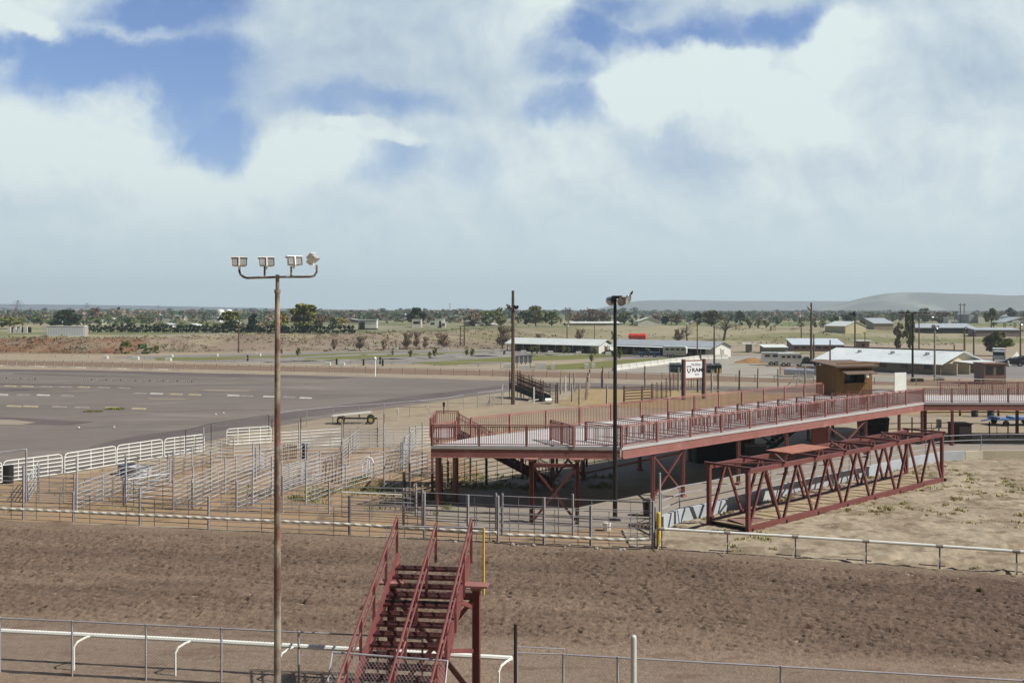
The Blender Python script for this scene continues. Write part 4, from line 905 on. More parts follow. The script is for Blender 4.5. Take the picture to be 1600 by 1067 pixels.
wood_pole(1436, 225, 495, 'grey pole behind the four lamp black pole', r=.15)
wood_pole(1507, 165, 512, 'brown pole with one small lamp at the end of the silver barn', r=.17, lamps=((1510, 512.5, .8, -.4, .3, 0),))
wood_pole(1521.5, 180, 517, 'brown pole with a small lamp right of the silver barn end', r=.15, lamps=((1524, 517, .8, -.4, .3, 0),))
wood_pole(1491, 169, 539, 'short rusty post in front of the barn openings', r=.14, name='utility_pole', cat='pole')
wood_pole(1594.5, 190, 505, 'pole with a pale lamp at the right picture edge', r=.15, lamps=((1597, 504, .5, -.8, .5, 0),))
wood_pole(1116, 183, 509, 'dark pole standing at the gable end of the grey roofed stable', r=.17)
wood_pole(1089.5, 210, 498, 'thin brown pole with a lamp before the grey roofed stable', r=.13, lamps=((1088.5, 500, -.6, -.7, .3, 0),))
wood_pole(886, 270, 506, 'pole with a lamp ring behind the white roofed stable', r=.16, lamps=((882, 507, -.8, -.4, .45, 1), (888, 506.5, .4, -.8, .45, 0)))
wood_pole(719.5, 268, 509, 'left one of two bare wooden poles on the bank', r=.16, name='utility_pole', cat='pole')
wood_pole(725.5, 266, 499, 'right and taller one of two bare wooden poles on the bank', r=.18, name='utility_pole', cat='pole')
wood_pole(607, 285, 515, 'single bare pole on the grey slope in the middle', r=.16, name='utility_pole', cat='pole')
wood_pole(373, 236, 501, 'pole with two pale lamps at the foot of the left bank', r=.17, lamps=((371, 502.5, -.7, -.6, .4, 0), (377, 502.5, .7, -.6, .4, 0)))
wood_pole(404, 300, 502, 'short pole with a pale lamp left of the rusty lamp pole', r=.12, lamps=((404, 503, .3, -.9, .5, 0),))
wood_pole(929, 300, 505, 'thin bare pole in the dry field behind the white roofed stable', r=.12, name='utility_pole', cat='pole')
wood_pole(183, 330, 481, 'slim pole with a short lamp arm over the left trees', r=.15, lamps=((186, 482, .8, -.5, .5, 1),))
wood_pole(130, 300, 503, 'slim pole with a white lamp head beside the container', r=.1, lamps=((130, 503.5, .3, -.9, .6, 0),))
def hframe(px0, px1, top, Y, label):
    p, q = at(px0, Y), at(px1, Y); z = zof(top, Y); t = thing('transmission_pole', label, 'power pole', tuple(p))
    for a in (p, q): m = MB(); m.tube(a, (a.x, a.y, z), .28, 6, .2); m.build('pole', WOODPOLE, t)
    m = MB(); w = (q-p).length; m.bar((p.x-w*.5, p.y, z-.8), (q.x+w*.5, p.y, z-.8), .3); m.build('crossarm', WOODPOLE, t)
hframe(1500.5, 1506.5, 474, 520, 'twin legged wooden power pole above the right hand trees'); hframe(884, 890, 480, 620, 'twin legged power pole above the trees behind the white roofed stable'); hframe(719, 730, 481, 760, 'twin legged power pole above the middle trees')
def pylon(px, top, Y, w, label):
    p = at(px, Y); h = zof(top, Y)-p.z; m = MB(); mt = mat('pylon_steel', (.16, .17, .19), (.13, .14, .16), .6)
    f = lambda k, t: p+Vector((k[0]*w/2*(1-t)**1.3+k[0]*.35, k[1]*w/2*(1-t)**1.3+k[1]*.35, h*t))
    ks = ((-1, -1), (1, -1), (1, 1), (-1, 1))
    for a in range(4):
        for i in range(7):
            m.bar(f(ks[a], i/7), f(ks[a], (i+1)/7), .22); m.bar(f(ks[a], i/7), f(ks[(a+1) % 4], (i+1)/7), .13)
    for t, l in ((.72, 1.), (.84, .8), (.95, .55)): m.bar(p+Vector((-w*.75*l, 0, h*t)), p+Vector((w*.75*l, 0, h*t)), .28)
    o = m.build('transmission_tower', mt); tag(o, label, 'pylon')
pylon(28, 469, 900, 9, 'nearest lattice pylon at the far left horizon'); pylon(136, 473, 1500, 11, 'smaller hazy lattice pylon beyond the container'); pylon(248, 477, 2000, 12, 'faint lattice pylon above the long hedge'); 
m = MB(); p = at(703, 1800); m.tube(p, (p.x, p.y, zof(474, 1800)), .8, 6, .5); m.bar((p.x-2, p.y, zof(475, 1800)), (p.x+2, p.y, zof(475, 1800)), .5); o = m.build('radio_mast', MATS['pylon_steel']); tag(o, 'slim radio mast above the middle treeline', 'mast')

# ------------------------------------------------------------------ vegetation
def leafmat(name, a, b, c=None):
    return mat(name, a, b, .85, scale=.6, fine=.25, rnd=.22, spec=.1, **(dict(c=c, cthr=(.55, .65), cscale=.9) if c else {}))
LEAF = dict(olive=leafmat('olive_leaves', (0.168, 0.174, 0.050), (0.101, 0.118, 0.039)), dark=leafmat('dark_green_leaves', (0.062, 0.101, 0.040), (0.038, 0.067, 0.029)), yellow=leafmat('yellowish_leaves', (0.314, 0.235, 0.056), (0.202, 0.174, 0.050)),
            brown=leafmat('budding_brown_twigs', (0.235, 0.168, 0.118), (0.157, 0.123, 0.084)), green=leafmat('fresh_green_leaves', (0.140, 0.190, 0.056), (0.090, 0.134, 0.045)), blue=leafmat('dull_green_leaves', (0.095, 0.129, 0.084), (0.067, 0.095, 0.067)), ever=leafmat('evergreen_needles', (0.020, 0.043, 0.025), (0.013, 0.027, 0.018)))
BARK = mat('tree_bark', (.10, .075, .055), (.07, .052, .04), .95, scale=3., stretch=(1, 1, .3))
TM = {}
def tree_mesh(form, seed, n=420):
    k = (form, seed)
    if k in TM: return TM[k]
    rs = np.random.RandomState(seed*13+len(form)*7); vs, fs = [], []
    if form == 'round': zc, rz_, rr, cl = .55, .45, .5, 18
    elif form == 'tall': zc, rz_, rr, cl = .54, .46, .42, 18
    elif form == 'cone': zc, rz_, rr, cl = .5, .5, .5, 20
    elif form == 'bush': zc, rz_, rr, cl = .45, .5, .5, 14
    elif form == 'column': zc, rz_, rr, cl = .55, .45, .5, 16
    elif form == 'twig': zc, rz_, rr, cl = .60, .42, .5, 16
    cen = []
    for i in range(cl):
        a = rs.uniform(0, 2*np.pi); q = rs.uniform(0, 1)**.5; zz = rs.uniform(-1, 1)
        rad = rr*q*np.sqrt(max(0, 1-zz*zz))*.85
        if form == 'cone': t = (zz+1)/2; rad = rr*(1-t*.92)*q*.9
        if form == 'column': t = (zz+1)/2; rad = rr*(.35+.65*min(1, t*1.8))*q*.8*(1 if t < .8 else .6)
        cen.append((rad*np.cos(a), rad*np.sin(a), zc+zz*rz_*.88, rs.uniform(.09, .19)))
    for i in range(n):
        c = cen[rs.randint(cl)]; d = rs.normal(size=3); d /= np.linalg.norm(d); q = rs.uniform(.3, 1)**.5*c[3]
        p = np.array(c[:3])+d*q*np.array((1, 1, .75))
        if p[2] < .05: p[2] = .05+rs.uniform(0, .05)
        if form == 'twig':
            e = p-np.array((0, 0, .15)); e /= np.linalg.norm(e)+1e-6; e = e*.7+rs.normal(size=3)*.35; w = rs.normal(size=3); w = np.cross(e, w); w /= np.linalg.norm(w)
            l, t = rs.uniform(.06, .13), .013; quad = [p-e*l-w*t, p-e*l+w*t, p+e*l+w*t, p+e*l-w*t]
        else:
            u = rs.normal(size=3); u /= np.linalg.norm(u); w = np.cross(u, rs.normal(size=3)); w /= np.linalg.norm(w); sz = rs.uniform(.035, .075)
            quad = [p-u*sz-w*sz*.7, p+u*sz*.3-w*sz*.8, p+u*sz+w*sz*.6, p-u*sz*.5+w*sz*.8]
        b = len(vs); vs += [tuple(q_) for q_ in quad]; fs.append((b, b+1, b+2, b+3))
    m = MB()
    if form not in ('bush',):
        th = .5 if form != 'cone' else .85; r0 = .035 if form != 'column' else .05
        m.path([(0, 0, -.01), (rs.uniform(-.015, .015), rs.uniform(-.015, .015), .2), (rs.uniform(-.03, .03), rs.uniform(-.03, .03), th), (rs.uniform(-.03, .03), 0, th+.25)], [r0, r0*.8, r0*.5, r0*.15], 6)
        for c in cen[:11 if form != 'cone' else 3]:
            z0 = rs.uniform(.18, .45); m.path([(0, 0, z0), (c[0]*.5, c[1]*.5, z0+(c[2]-z0)*.55), c[:3]], [r0*.45, r0*.3, r0*.1], 4)
    cm = bpy.data.meshes.new('crown'); cm.from_pydata(vs, [], fs); cm.update()
    tm = None
    if m.v: tm = bpy.data.meshes.new('trunk'); tm.from_pydata([tuple(v) for v in m.v], [], m.f); tm.materials.append(BARK); tm.update()
    TM[k] = (cm, tm); return TM[k]
CM = {}
def crown_of(form, seed, leaf, n):
    k = (form, seed, leaf)
    if k not in CM:
        c = tree_mesh(form, seed, n)[0].copy(); c.materials.clear(); c.materials.append(LEAF[leaf]); CM[k] = c
    return CM[k]
def tree(p, w, h, form, leaf, label, name='tree', cat='tree', group=None, seed=None, n=420):
    seed = random.randrange(4) if seed is None else seed
    t = bpy.data.objects.new(name, None); C.objects.link(t); t.location = p; t.scale = (w, w, h); t.rotation_euler = (0, 0, random.uniform(0, 6.28)); tag(t, label, cat, group)
    o = bpy.data.objects.new('crown', crown_of(form, seed, leaf, n)); link(o, t)
    tm = tree_mesh(form, seed, n)[1]
    if tm: o = bpy.data.objects.new('trunk', tm); link(o, t)
    return t
def ptree(px, by, top, wpx, form, leaf, label, **k):
    p = gnd(px, by); h = max(1., zof(top, p.y)-p.z); w = wpx*p.y/F
    return tree(p, w, h, form, leaf, label, **k)
# single trees one can tell apart
SPEC = [(474, 520, 475, 46, 'round', 'olive', 'biggest bushy olive green tree, right of the rusty lamp pole', 1500), (441, 520, 491, 26, 'round', 'yellow', 'yellowish tree between the rusty pole and the big olive tree', 700), (500, 516, 492, 34, 'twig', 'brown', 'brown budding tree right of the big olive tree', 900), (521, 513, 497, 18, 'cone', 'dark', 'small dark conical tree left of the white mobile home', 500), (533, 512, 496, 22, 'round', 'yellow', 'pale yellow tree left of the white mobile home', 500),
        (647, 510, 481, 31, 'round', 'dark', 'big dark green rounded tree standing alone in the middle', 1500), (361, 517, 487, 36, 'round', 'olive', 'large olive tree behind the hedge, left of the rusty pole', 1200), (396, 518, 489, 24, 'cone', 'ever', 'dark conifer behind the hedge, left of the rusty pole', 900), (15, 514, 495, 30, 'round', 'olive', 'olive brown tree at the far left picture edge', 700), (100, 512, 483, 44, 'round', 'dark', 'broad dark green tree above the left container', 1000), (149, 506, 480, 22, 'round', 'brown', 'tall brown leafless tree above the left bank', 600),
        (740, 510, 485, 28, 'round', 'brown', 'brownish tree right of the two bare poles', 700), (762, 509, 486, 26, 'round', 'green', 'green tree second from the two bare poles', 600), (782, 509, 481, 24, 'tall', 'olive', 'tall olive tree just left of the lamp ring pole', 700), (822, 507, 484, 30, 'tall', 'green', 'tall green tree right of the lamp ring pole', 800), (837, 508, 479, 30, 'tall', 'olive', 'tallest feathery tree behind the white roofed stable', 900), (862, 509, 488, 30, 'round', 'green', 'bright green round tree behind the white roofed stable', 700), (902, 507, 489, 26, 'twig', 'brown', 'brown tree right of the twin legged pole behind the stable', 600), (925, 507, 484, 30, 'twig', 'brown', 'bare purple brown tree left of the round lamp pole', 800), (945, 507, 488, 26, 'twig', 'brown', 'bare tree directly left of the round lamp pole', 700), (975, 506, 488, 30, 'round', 'olive', 'yellow green tree right of the round lamp pole', 700), (988, 509, 498, 10, 'cone', 'ever', 'small black green conifer behind the red tank', 400),
        (1040, 508, 494, 21, 'cone', 'ever', 'wide dark blue green conifer right of the white shed', 700), (1057, 508, 489, 22, 'twig', 'brown', 'bare brown tree right of the wide dark conifer', 600), (1090, 509, 488, 26, 'round', 'dark', 'dark tree left in the big clump behind the grey roofed stable', 800), (1112, 510, 486, 34, 'round', 'olive', 'broadest tree of the clump behind the grey roofed stable', 1000), (1156, 511, 485, 16, 'tall', 'dark', 'slim green tree between the clump and the three round trees', 700),
        (1213, 507, 495, 17, 'round', 'dark', 'dark tree right of the three small round trees', 400), (1252, 513, 498, 13, 'round', 'olive', 'small tree at the thin twin lamp pole in the field', 300), (1273, 512, 499, 10, 'tall', 'dark', 'small tree right of the very tall dark pole', 300), (1285, 513, 498, 13, 'tall', 'olive', 'small tree second right of the very tall dark pole', 300), (1305, 512, 493, 15, 'tall', 'dark', 'dark twin topped tree left of the tan sheds', 500), (1329, 507, 489, 26, 'round', 'dark', 'dark broad tree behind the tan sheds', 600), (1361, 512, 494, 36, 'round', 'brown', 'wide brown domed tree above the purple wall', 900),
        (1404, 546, 506, 18, 'column', 'brown', 'left and browner of two vase shaped poplars behind the silver barn', 800), (1422, 547, 488, 21, 'column', 'olive', 'right and taller of two vase shaped poplars behind the silver barn', 900), (1560, 556, 512, 46, 'round', 'olive', 'sparse olive tree in front of the parked white truck', 1300), (1549, 512, 482, 22, 'round', 'olive', 'large tree right of the blue grey barn', 800), (1445, 505, 482, 22, 'round', 'olive', 'tall olive tree behind the four lamp black pole', 700), (1470, 506, 488, 36, 'round', 'brown', 'wide brown tree mass behind the four lamp pole', 900), (1580, 504, 481, 20, 'tall', 'blue', 'tall dull green tree near the right picture edge', 600)]
for (px, by, top, w, fo, le, lab, n) in SPEC: ptree(px, by, top, w*1.12, fo, le, lab, n=n, seed=SPEC.index((px, by, top, w, fo, le, lab, n))+10)
for i, px in enumerate((1171, 1185, 1197)): ptree(px, 514-i*.5, 497+i, 14, 'round', 'olive', 'small round orchard tree in the row of three beyond the field', group='row of three small orchard trees', seed=3, n=500)
i = 0
for px in np.arange(132, 552, 6.4):
    if 300 < px < 304 or 519 < px < 527: continue
    by = 518.5+(px-132)*.007; p = gnd(px, min(by+1.2, 522)); tree(p+Vector((0, 3.5, .05)), random.uniform(2.7, 3.3), random.uniform(2.0, 2.6), 'cone', 'ever', 'clipped dark conifer in the long hedge row on the left bank', 'hedge_conifer', 'conifer', 'clipped conifers in the hedge row', n=260); i += 1
def row(x0, x1, step, by0, by1, hp0, hp1, leaves, forms, label, group, n=260, jit=.7):
    px = x0
    while px < x1:
        by = random.uniform(by0, by1); p = gnd(px, by); wp = random.uniform(.9, 1.7)*step; le = random.choice(leaves); fo = random.choice(forms)
        h = random.uniform(hp0, hp1)*p.y/F
        tree(p, wp*p.y/F, h, fo, le, label, group=group, n=n)
        px += step*random.uniform(.6, 1.4)
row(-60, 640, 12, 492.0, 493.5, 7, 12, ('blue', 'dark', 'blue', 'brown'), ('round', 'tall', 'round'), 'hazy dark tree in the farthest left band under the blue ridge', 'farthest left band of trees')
row(-40, 640, 12, 496, 499, 8, 13, ('blue', 'dark', 'brown', 'green', 'olive'), ('round', 'tall', 'round', 'twig'), 'mid distance tree in the left band between scattered roofs', 'left band of trees among roofs')
row(-30, 250, 16, 505, 511, 9, 16, ('olive', 'dark', 'brown', 'green'), ('round', 'bush', 'twig'), 'low bushy tree close behind the left bank and container', 'bushy trees behind the left bank')
row(250, 440, 24, 511, 515, 9, 14, ('olive', 'yellow', 'brown', 'green'), ('round', 'bush', 'twig'), 'low tree just behind the clipped conifer hedge', 'low trees behind the conifer hedge')
row(540, 790, 11, 498, 504, 8, 15, ('blue', 'dark', 'brown', 'olive', 'green'), ('round', 'tall', 'bush'), 'tree in the middle band behind the mobile home and vans', 'middle band of trees')
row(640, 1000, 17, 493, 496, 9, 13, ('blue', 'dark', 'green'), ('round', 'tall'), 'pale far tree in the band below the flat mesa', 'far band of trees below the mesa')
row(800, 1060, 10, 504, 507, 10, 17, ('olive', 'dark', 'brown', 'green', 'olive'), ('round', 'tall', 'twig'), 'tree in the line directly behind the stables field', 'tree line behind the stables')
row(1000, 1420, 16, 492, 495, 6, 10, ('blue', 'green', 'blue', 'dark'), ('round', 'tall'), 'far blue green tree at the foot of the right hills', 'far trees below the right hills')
row(1060, 1330, 13, 500, 505, 6, 11, ('olive', 'blue', 'brown', 'green'), ('round', 'bush'), 'small tree in the band beyond the right field', 'trees beyond the right field')
row(1370, 1620, 11, 500, 504, 9, 16, ('olive', 'brown', 'green', 'dark'), ('round', 'tall', 'twig'), 'tree in the right band behind the sheds', 'right band of trees')
# bushes and bare shrubs along the banks
for (px, by, top, w, lab) in ((197, 553, 531, 18, 'tall yellow green bush at the foot of the left bank'), (225, 553, 536, 24, 'widest green bush at the foot of the left bank'), (245, 552, 539, 11, 'small yellow green bush, rightmost of three on the left bank')):
    ptree(px, by, top, w*1.15, 'bush', 'green' if w == 24 else 'olive', lab, name='bush', cat='bush', n=700, seed=21)
BARE = [(522, 548, 527, 10), (562, 548, 523, 18), (635, 546, 517, 18), (650, 545, 516, 12), (664, 546, 524, 10), (694, 545, 520, 22), (785, 545, 505, 26), (905, 533, 512, 16), (960, 535, 515, 10), (1060, 535, 512, 22), (600, 548, 530, 9), (840, 533, 520, 12)]
for (px, by, top, w) in BARE: ptree(px, by, top, w*1.2, 'twig', 'brown', 'leafless brown shrub growing on the dry slope', name='shrub', cat='shrub', group='leafless shrubs on the dry slope', n=330, seed=33)
SAP = [(466, 556, 543), (440, 553, 545), (613, 556, 547), (641, 559, 546), (672, 561, 549), (680, 557, 543), (730, 556, 545), (738, 557, 544), (788, 555, 548), (840, 553, 538), (832, 553, 541), (880, 553, 539), (888, 553, 541), (929, 555, 541), (925, 566, 553), (962, 562, 543), (968, 561, 546), (992, 556, 549), (1014, 558, 545), (1040, 558, 551), (1056, 557, 548)]
for (px, by, top) in SAP: ptree(px, by, top, (by-top)*.75, 'tall', 'olive', 'staked young sapling in the campground strips', name='sapling', cat='sapling', group='campground saplings', n=150, seed=41)
# the broken old trees on the field
def snag(px, by, top, label, lean, spread, seed):
    rs = random.Random(seed); p = gnd(px, by); h = zof(top, p.y)-p.z; t = thing('bare_tree', label, 'tree', tuple(p)); m = MB()
    m.path([p, p+Vector((lean*h*.1, 0, h*.35)), p+Vector((lean*h*.2, 0, h*.6))], [h*.05, h*.04, h*.025], 6); m.build('trunk', BARK, t); m = MB()
    for i in range(26):
        a = rs.uniform(0, 6.28); z0 = h*rs.uniform(.25, .6); l = h*spread*rs.uniform(.3, .7); s = p+Vector((lean*z0*.3, 0, z0)); e = s+Vector((math.cos(a)*l, math.sin(a)*l, h*rs.uniform(.05, .42))); md = s.lerp(e, .5)+Vector((0, 0, h*.04))
        m.path([s, md, e], [h*.016, h*.01, h*.004], 4)
        for k in range(4): q = s.lerp(e, rs.uniform(.4, 1)); m.path([q, q+Vector((rs.uniform(-.1, .1), rs.uniform(-.1, .1), rs.uniform(-.02, .14)))*h], [h*.006, h*.002], 3)
    m.build('branches', BARK, t)
snag(1131, 532, 490, 'gnarled bare tree with pale limbs behind the grey roofed stable', .6, .8, 3); snag(1074, 534, 508, 'bare leaning tree with drooping branches behind the grey roofed stable', -.5, .9, 5)
# weeds on the tracked sand, grass in the pens: ground cover nobody could count
def tufts(name, spots, material, hmin, hmax, per, spread, wid=.012):
    vs, fs = [], []
    for (x, y, s) in spots:
        for i in range(int(per*s)):
            a, r = random.uniform(0, 6.28), abs(random.gauss(0, spread*s)); bx, by = x+math.cos(a)*r, y+math.sin(a)*r; h = random.uniform(hmin, hmax)*s; la = random.uniform(0, 6.28); l = h*random.uniform(.3, 1.1); w = wid*random.uniform(.6, 1.5)
            wx, wy = -math.sin(la)*w, math.cos(la)*w; b = len(vs)
            vs += [(bx-wx, by-wy, .0), (bx+wx, by+wy, .0), (bx+math.cos(la)*l*.5+wx*.8, by+math.sin(la)*l*.5+wy*.8, .08+h*.8), (bx+math.cos(la)*l*.5-wx*.8, by+math.sin(la)*l*.5-wy*.8, .08+h*.8), (bx+math.cos(la)*l, by+math.sin(la)*l, .06+h)]
            fs += [(b, b+1, b+2, b+3), (b+3, b+2, b+4)]
    me = bpy.data.meshes.new(name); me.from_pydata(vs, [], fs); me.update(); me.materials.append(material); o = bpy.data.objects.new(name, me); link(o); return tag(o, kind='stuff')
WEED = mat('dry_weed_leaves', (.36, .35, .13), (.38, .32, .17), .9, scale=.8, world=True, fine=.2); WEEDG = mat('green_weed_leaves', (.17, .21, .055), (.25, .23, .085), .9, scale=.5, world=True, fine=.25)
sp_ = []
def wall_y(x): return float(np.interp(x, wl[:, 0], wl[:, 1]))
for i in range(1700):
    x = random.uniform(9, 42); y = random.uniform(36, 64)
    if y > wall_y(x)-.3 or y < np.interp(x, [0, 6.2, 18.7, 30, 48], [43, 42, 38, 33, 23]): continue
    den_ = float(fbm(x*.16, y*.16, 3, 66)); edge = max(0, 1-(wall_y(x)-y)/4.)
    if random.random() < max(0, (den_-.44)*3)+edge*.6: sp_.append((x, y, random.uniform(.35, 1.15)))
tufts('weeds', sp_, WEED, .05, .16, 30, .19, .024)
gs = []
for i in range(500):
    px = random.uniform(380, 700); py = random.uniform(742, 806); 
    if float(fbm(px*.03, py*.06, 3, 5)) > .5 and abs(py-(770+(px-560)*.12)) < 24: q = P(px, py); gs.append((q.x, q.y, random.uniform(.5, 1.)))
for i in range(120): q = P(random.uniform(680, 960), 0+random.uniform(742, 765)); gs.append((q.x, q.y, random.uniform(.4, .8)))
for i in range(40): q = P(random.uniform(0, 330), random.uniform(730, 800)); gs.append((q.x, q.y, random.uniform(.2, .5)))
tufts('pen_grass', gs, WEEDG, .05, .16, 34, .35, .016)
q0 = P(176, 640); q1 = P(146, 643.5)
tufts('lot_grass', [(q0.x+random.uniform(-.9, .9), q0.y+random.uniform(-.2, .2), 1.) for _ in range(24)]+[(q1.x+random.uniform(-.8, .8), q1.y+random.uniform(-.2, .2), .8) for _ in range(20)], WEEDG, .05, .16, 30, .2, .03)

rs = np.random.RandomState(11); vs, fs, mi = [], [], []
for i in range(5200):
    if i < 3000: px = rs.uniform(-60, 820); f0 = rs.uniform(0, 1.15)
    else: px = rs.uniform(780, 1700); f0 = rs.uniform(-.1, 1.6)
    for it in range(1):
        Yc = 300.; 
        for _ in range(5): X_ = (px-CX)/F*Yc; b0 = np.interp(X_, _bx, _bb); t0 = np.interp(X_, _bx, _tt); Yc = b0+(t0-b0)*f0
    X_ = (px-CX)/F*Yc; dn_ = float(fbm(X_*.035, Yc*.06, 3, 91))
    if rs.rand() > max(0.04, (dn_-.42)*4): continue
    z_ = gz(X_, Yc); h = rs.uniform(.15, .6)*(1.4 if rs.rand() < .1 else 1); k = rs.randint(4)
    for j in range(7):
        u = rs.normal(size=3); u /= np.linalg.norm(u); e = np.cross(u, rs.normal(size=3)); e /= np.linalg.norm(e); q = np.array((X_+rs.normal()*h*.8, Yc+rs.normal()*h*.8, z_+h*rs.uniform(.1, .7))); sz = h*rs.uniform(.25, .5)
        b = len(vs); vs += [tuple(q-u*sz), tuple(q+e*sz*.7), tuple(q+u*sz), tuple(q-e*sz*.8)]; fs.append((b, b+1, b+2, b+3)); mi.append(k)
me = bpy.data.meshes.new('scrub'); me.from_pydata(vs, [], fs)
for m_ in (mat('dry_scrub', (.24, .20, .10), (.17, .15, .08), .95, world=True, scale=.3), LEAF['olive'], mat('grey_scrub', (.2, .17, .12), (.14, .12, .09), .95, world=True, scale=.3), LEAF['brown']): me.materials.append(m_)
me.polygons.foreach_set('material_index', mi); me.update(); o = bpy.data.objects.new('scrub', me); link(o); tag(o, kind='stuff')

# ------------------------------------------------------------------ stables, barns, sheds
ROOFW = mat('white_metal_roof', (.62, .66, .62), (.56, .60, .57), .4, scale=.5, stretch=(1, 1, 1), fine=.05, spec=.4)
ROOFG = mat('grey_metal_roof', (.36, .39, .41), (.32, .35, .37), .45, .1, scale=.5, fine=.05)
ROOFS = mat('silver_barn_roof', (.64, .68, .68), (.56, .60, .61), .4, .1, scale=.25, fine=.05, c=(.40, .41, .40), cthr=(.6, .75), cscale=.3)
WALLW = mat('white_barn_wall', (.62, .63, .58), (.54, .55, .51), .7, scale=1., fine=.05)
WALLT = mat('tan_block_wall', (.34, .29, .22), (.29, .25, .19), .85, scale=1., fine=.07)
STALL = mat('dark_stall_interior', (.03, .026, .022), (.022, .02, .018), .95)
PINKW = mat('dusty_pink_boards', (.27, .18, .155), (.22, .15, .13), .9, scale=1.5, fine=.12)
def frame_at(p, q):      # local frame along the front of a building
    p = Vector((p[0], p[1])); q = Vector((q[0], q[1])); d = q-p; return p, d.length, math.atan2(d.y, d.x)
def stable(name, p, q, w, eave, ridge_, label, roofm, posts=9, lower=False, gable_door='brown', over=.5):
    o, L, rz = frame_at(p, q); t = thing(name, label, 'stable', (o.x, o.y, gz(o.x, o.y)), rz)
    m = MB()                                             # rear wall, stall fronts, gable walls
    m.hexa([(0, w-.15, 0), (L, w-.15, 0), (L, w, 0), (0, w, 0), (0, w-.15, eave), (L, w-.15, eave), (L, w, eave), (0, w, eave)])
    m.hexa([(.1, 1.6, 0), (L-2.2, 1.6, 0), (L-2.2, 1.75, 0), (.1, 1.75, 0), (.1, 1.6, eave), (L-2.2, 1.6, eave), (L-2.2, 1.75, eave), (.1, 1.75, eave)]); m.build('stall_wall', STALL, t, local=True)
    m = MB()
    for x in (.05, L-.05):
        m = MB() if x > 1 else m; a = x-.08; b = x+.08; y0 = 0.05 if x > 1 else 1.6
        m.add([(a, y0, 0), (a, w, 0), (a, w, eave), (a, w/2, ridge_-.08), (a, y0, eave-.02), (b, y0, 0), (b, w, 0), (b, w, eave), (b, w/2, ridge_-.08), (b, y0, eave-.02)], [(4, 3, 2, 1, 0), (5, 6, 7, 8, 9), (0, 1, 6, 5), (1, 2, 7, 6), (2, 3, 8, 7), (3, 4, 9, 8), (4, 0, 5, 9)]); m.build('gable_wall', WALLW, t, local=True)
    m = MB(); m.hexa([(L-2.1, .05, 0), (L-.14, .05, 0), (L-.14, .2, 0), (L-2.1, .2, 0), (L-2.1, .05, eave-.05), (L-.14, .05, eave-.05), (L-.14, .2, eave-.05), (L-2.1, .2, eave-.05)])
    m.build('front_bay_wall', WALLW, t, local=True)
    m = MB(); th = .08; sl = (ridge_-eave)/(w/2)
    for s in (0, 1):
        y0, z0 = (-over, eave-over*sl) if not s else (w+over, eave-over*sl); y1 = w/2
        m.hexa([(-over, y0, z0), (L+over, y0, z0), (L+over, y1, ridge_), (-over, y1, ridge_), (-over, y0, z0+th), (L+over, y0, z0+th), (L+over, y1, ridge_+th), (-over, y1, ridge_+th)] if not s else
               [(-over, y1+.002, ridge_), (L+over, y1+.002, ridge_), (L+over, y0, z0), (-over, y0, z0), (-over, y1+.002, ridge_+th), (L+over, y1+.002, ridge_+th), (L+over, y0, z0+th), (-over, y0, z0+th)])
    m.build('roof', roofm, t, local=True)
    if lower:
        m = MB(); m.hexa([(-.3, -1.7, eave-.42), (L+.1, -1.7, eave-.42), (L+.1, -.1, eave-.2), (-.3, -.1, eave-.2), (-.3, -1.7, eave-.36), (L+.1, -1.7, eave-.36), (L+.1, -.1, eave-.14), (-.3, -.1, eave-.14)]); m.build('lean_to_roof', ROOFW, t, local=True)
    for i in range(posts):
        x = .2+(L-2.4)*i/(posts-1); m = MB(); m.bar((x, -.2 if not lower else -1.5, 0), (x, -.2 if not lower else -1.5, eave-.15-(.35 if lower else 0)), .16); m.build('post', GREYWOOD, t, local=True)
    for i in range(posts-1):
        if i % 4 == 3: continue
        x = .2+(L-2.4)*(i+.5)/(posts-1); m = MB(); m.box((x, 1.5, .55), ((L-2.4)/(posts-1)*.62, .08, .8)); m.build('stall_door', (PINKW, GREYWOOD, RUST)[(i*7) % 5 % 3 if i % 3 else 0], t, local=True)
    m = MB(); m.box((L+.05, w*.5, .95), (.1, 1.3, 1.9)); o = m.build('door', BROWNWOOD if gable_door == 'brown' else GREYWOOD, t, local=True)
    m = MB(); m.box((L+.06, w*.5, 1.75), (.12, .8, .25)); m.build('door_window', WHITE, t, local=True)
    return t
stable('horse_stable', (-1.2, 247), (20, 230), 6.2, 1.95, 3.15, 'long open fronted stable with a white roof and brown gable door', ROOFW, 11)
stable('horse_stable', (23.3, 230.5), (42.6, 210.5), 6.4, 2.25, 3.25, 'long open fronted stable with a grey roof and white lean-to', ROOFG, 8, True, 'grey')
# red storage tank on the field behind
p = gnd(996, 531.5); t = thing('storage_tank', 'bright red cylindrical tank lying behind the grey roofed stable', 'tank', tuple(p)); ORED = mat('bright_red_paint', (.62, .055, .03), (.55, .045, .028), .45, fine=.04)
rt = 4.9*p.y/F; lt = 25*p.y/F
m = MB(); a, b = p+Vector((-lt/2, .5, rt*1.15)), p+Vector((lt/2, -.9, rt*1.15)); d = (b-a).normalized(); ll = (b-a).length; m.lathe(a, d, [(-rt*.25, .001), (-rt*.2, rt*.5), (0, rt*.95), (.02, rt), (ll-.02, rt), (ll, rt*.95), (ll+rt*.2, rt*.5), (ll+rt*.25, .001)], 20); m.build('tank_body', ORED, t)
for f_ in (.2, .8): m = MB(); q = a.lerp(b, f_); m.box((q.x, q.y, p.z+rt*.2), (.3, rt*1.5, rt*.6)); m.build('cradle', GREYWOOD, t)
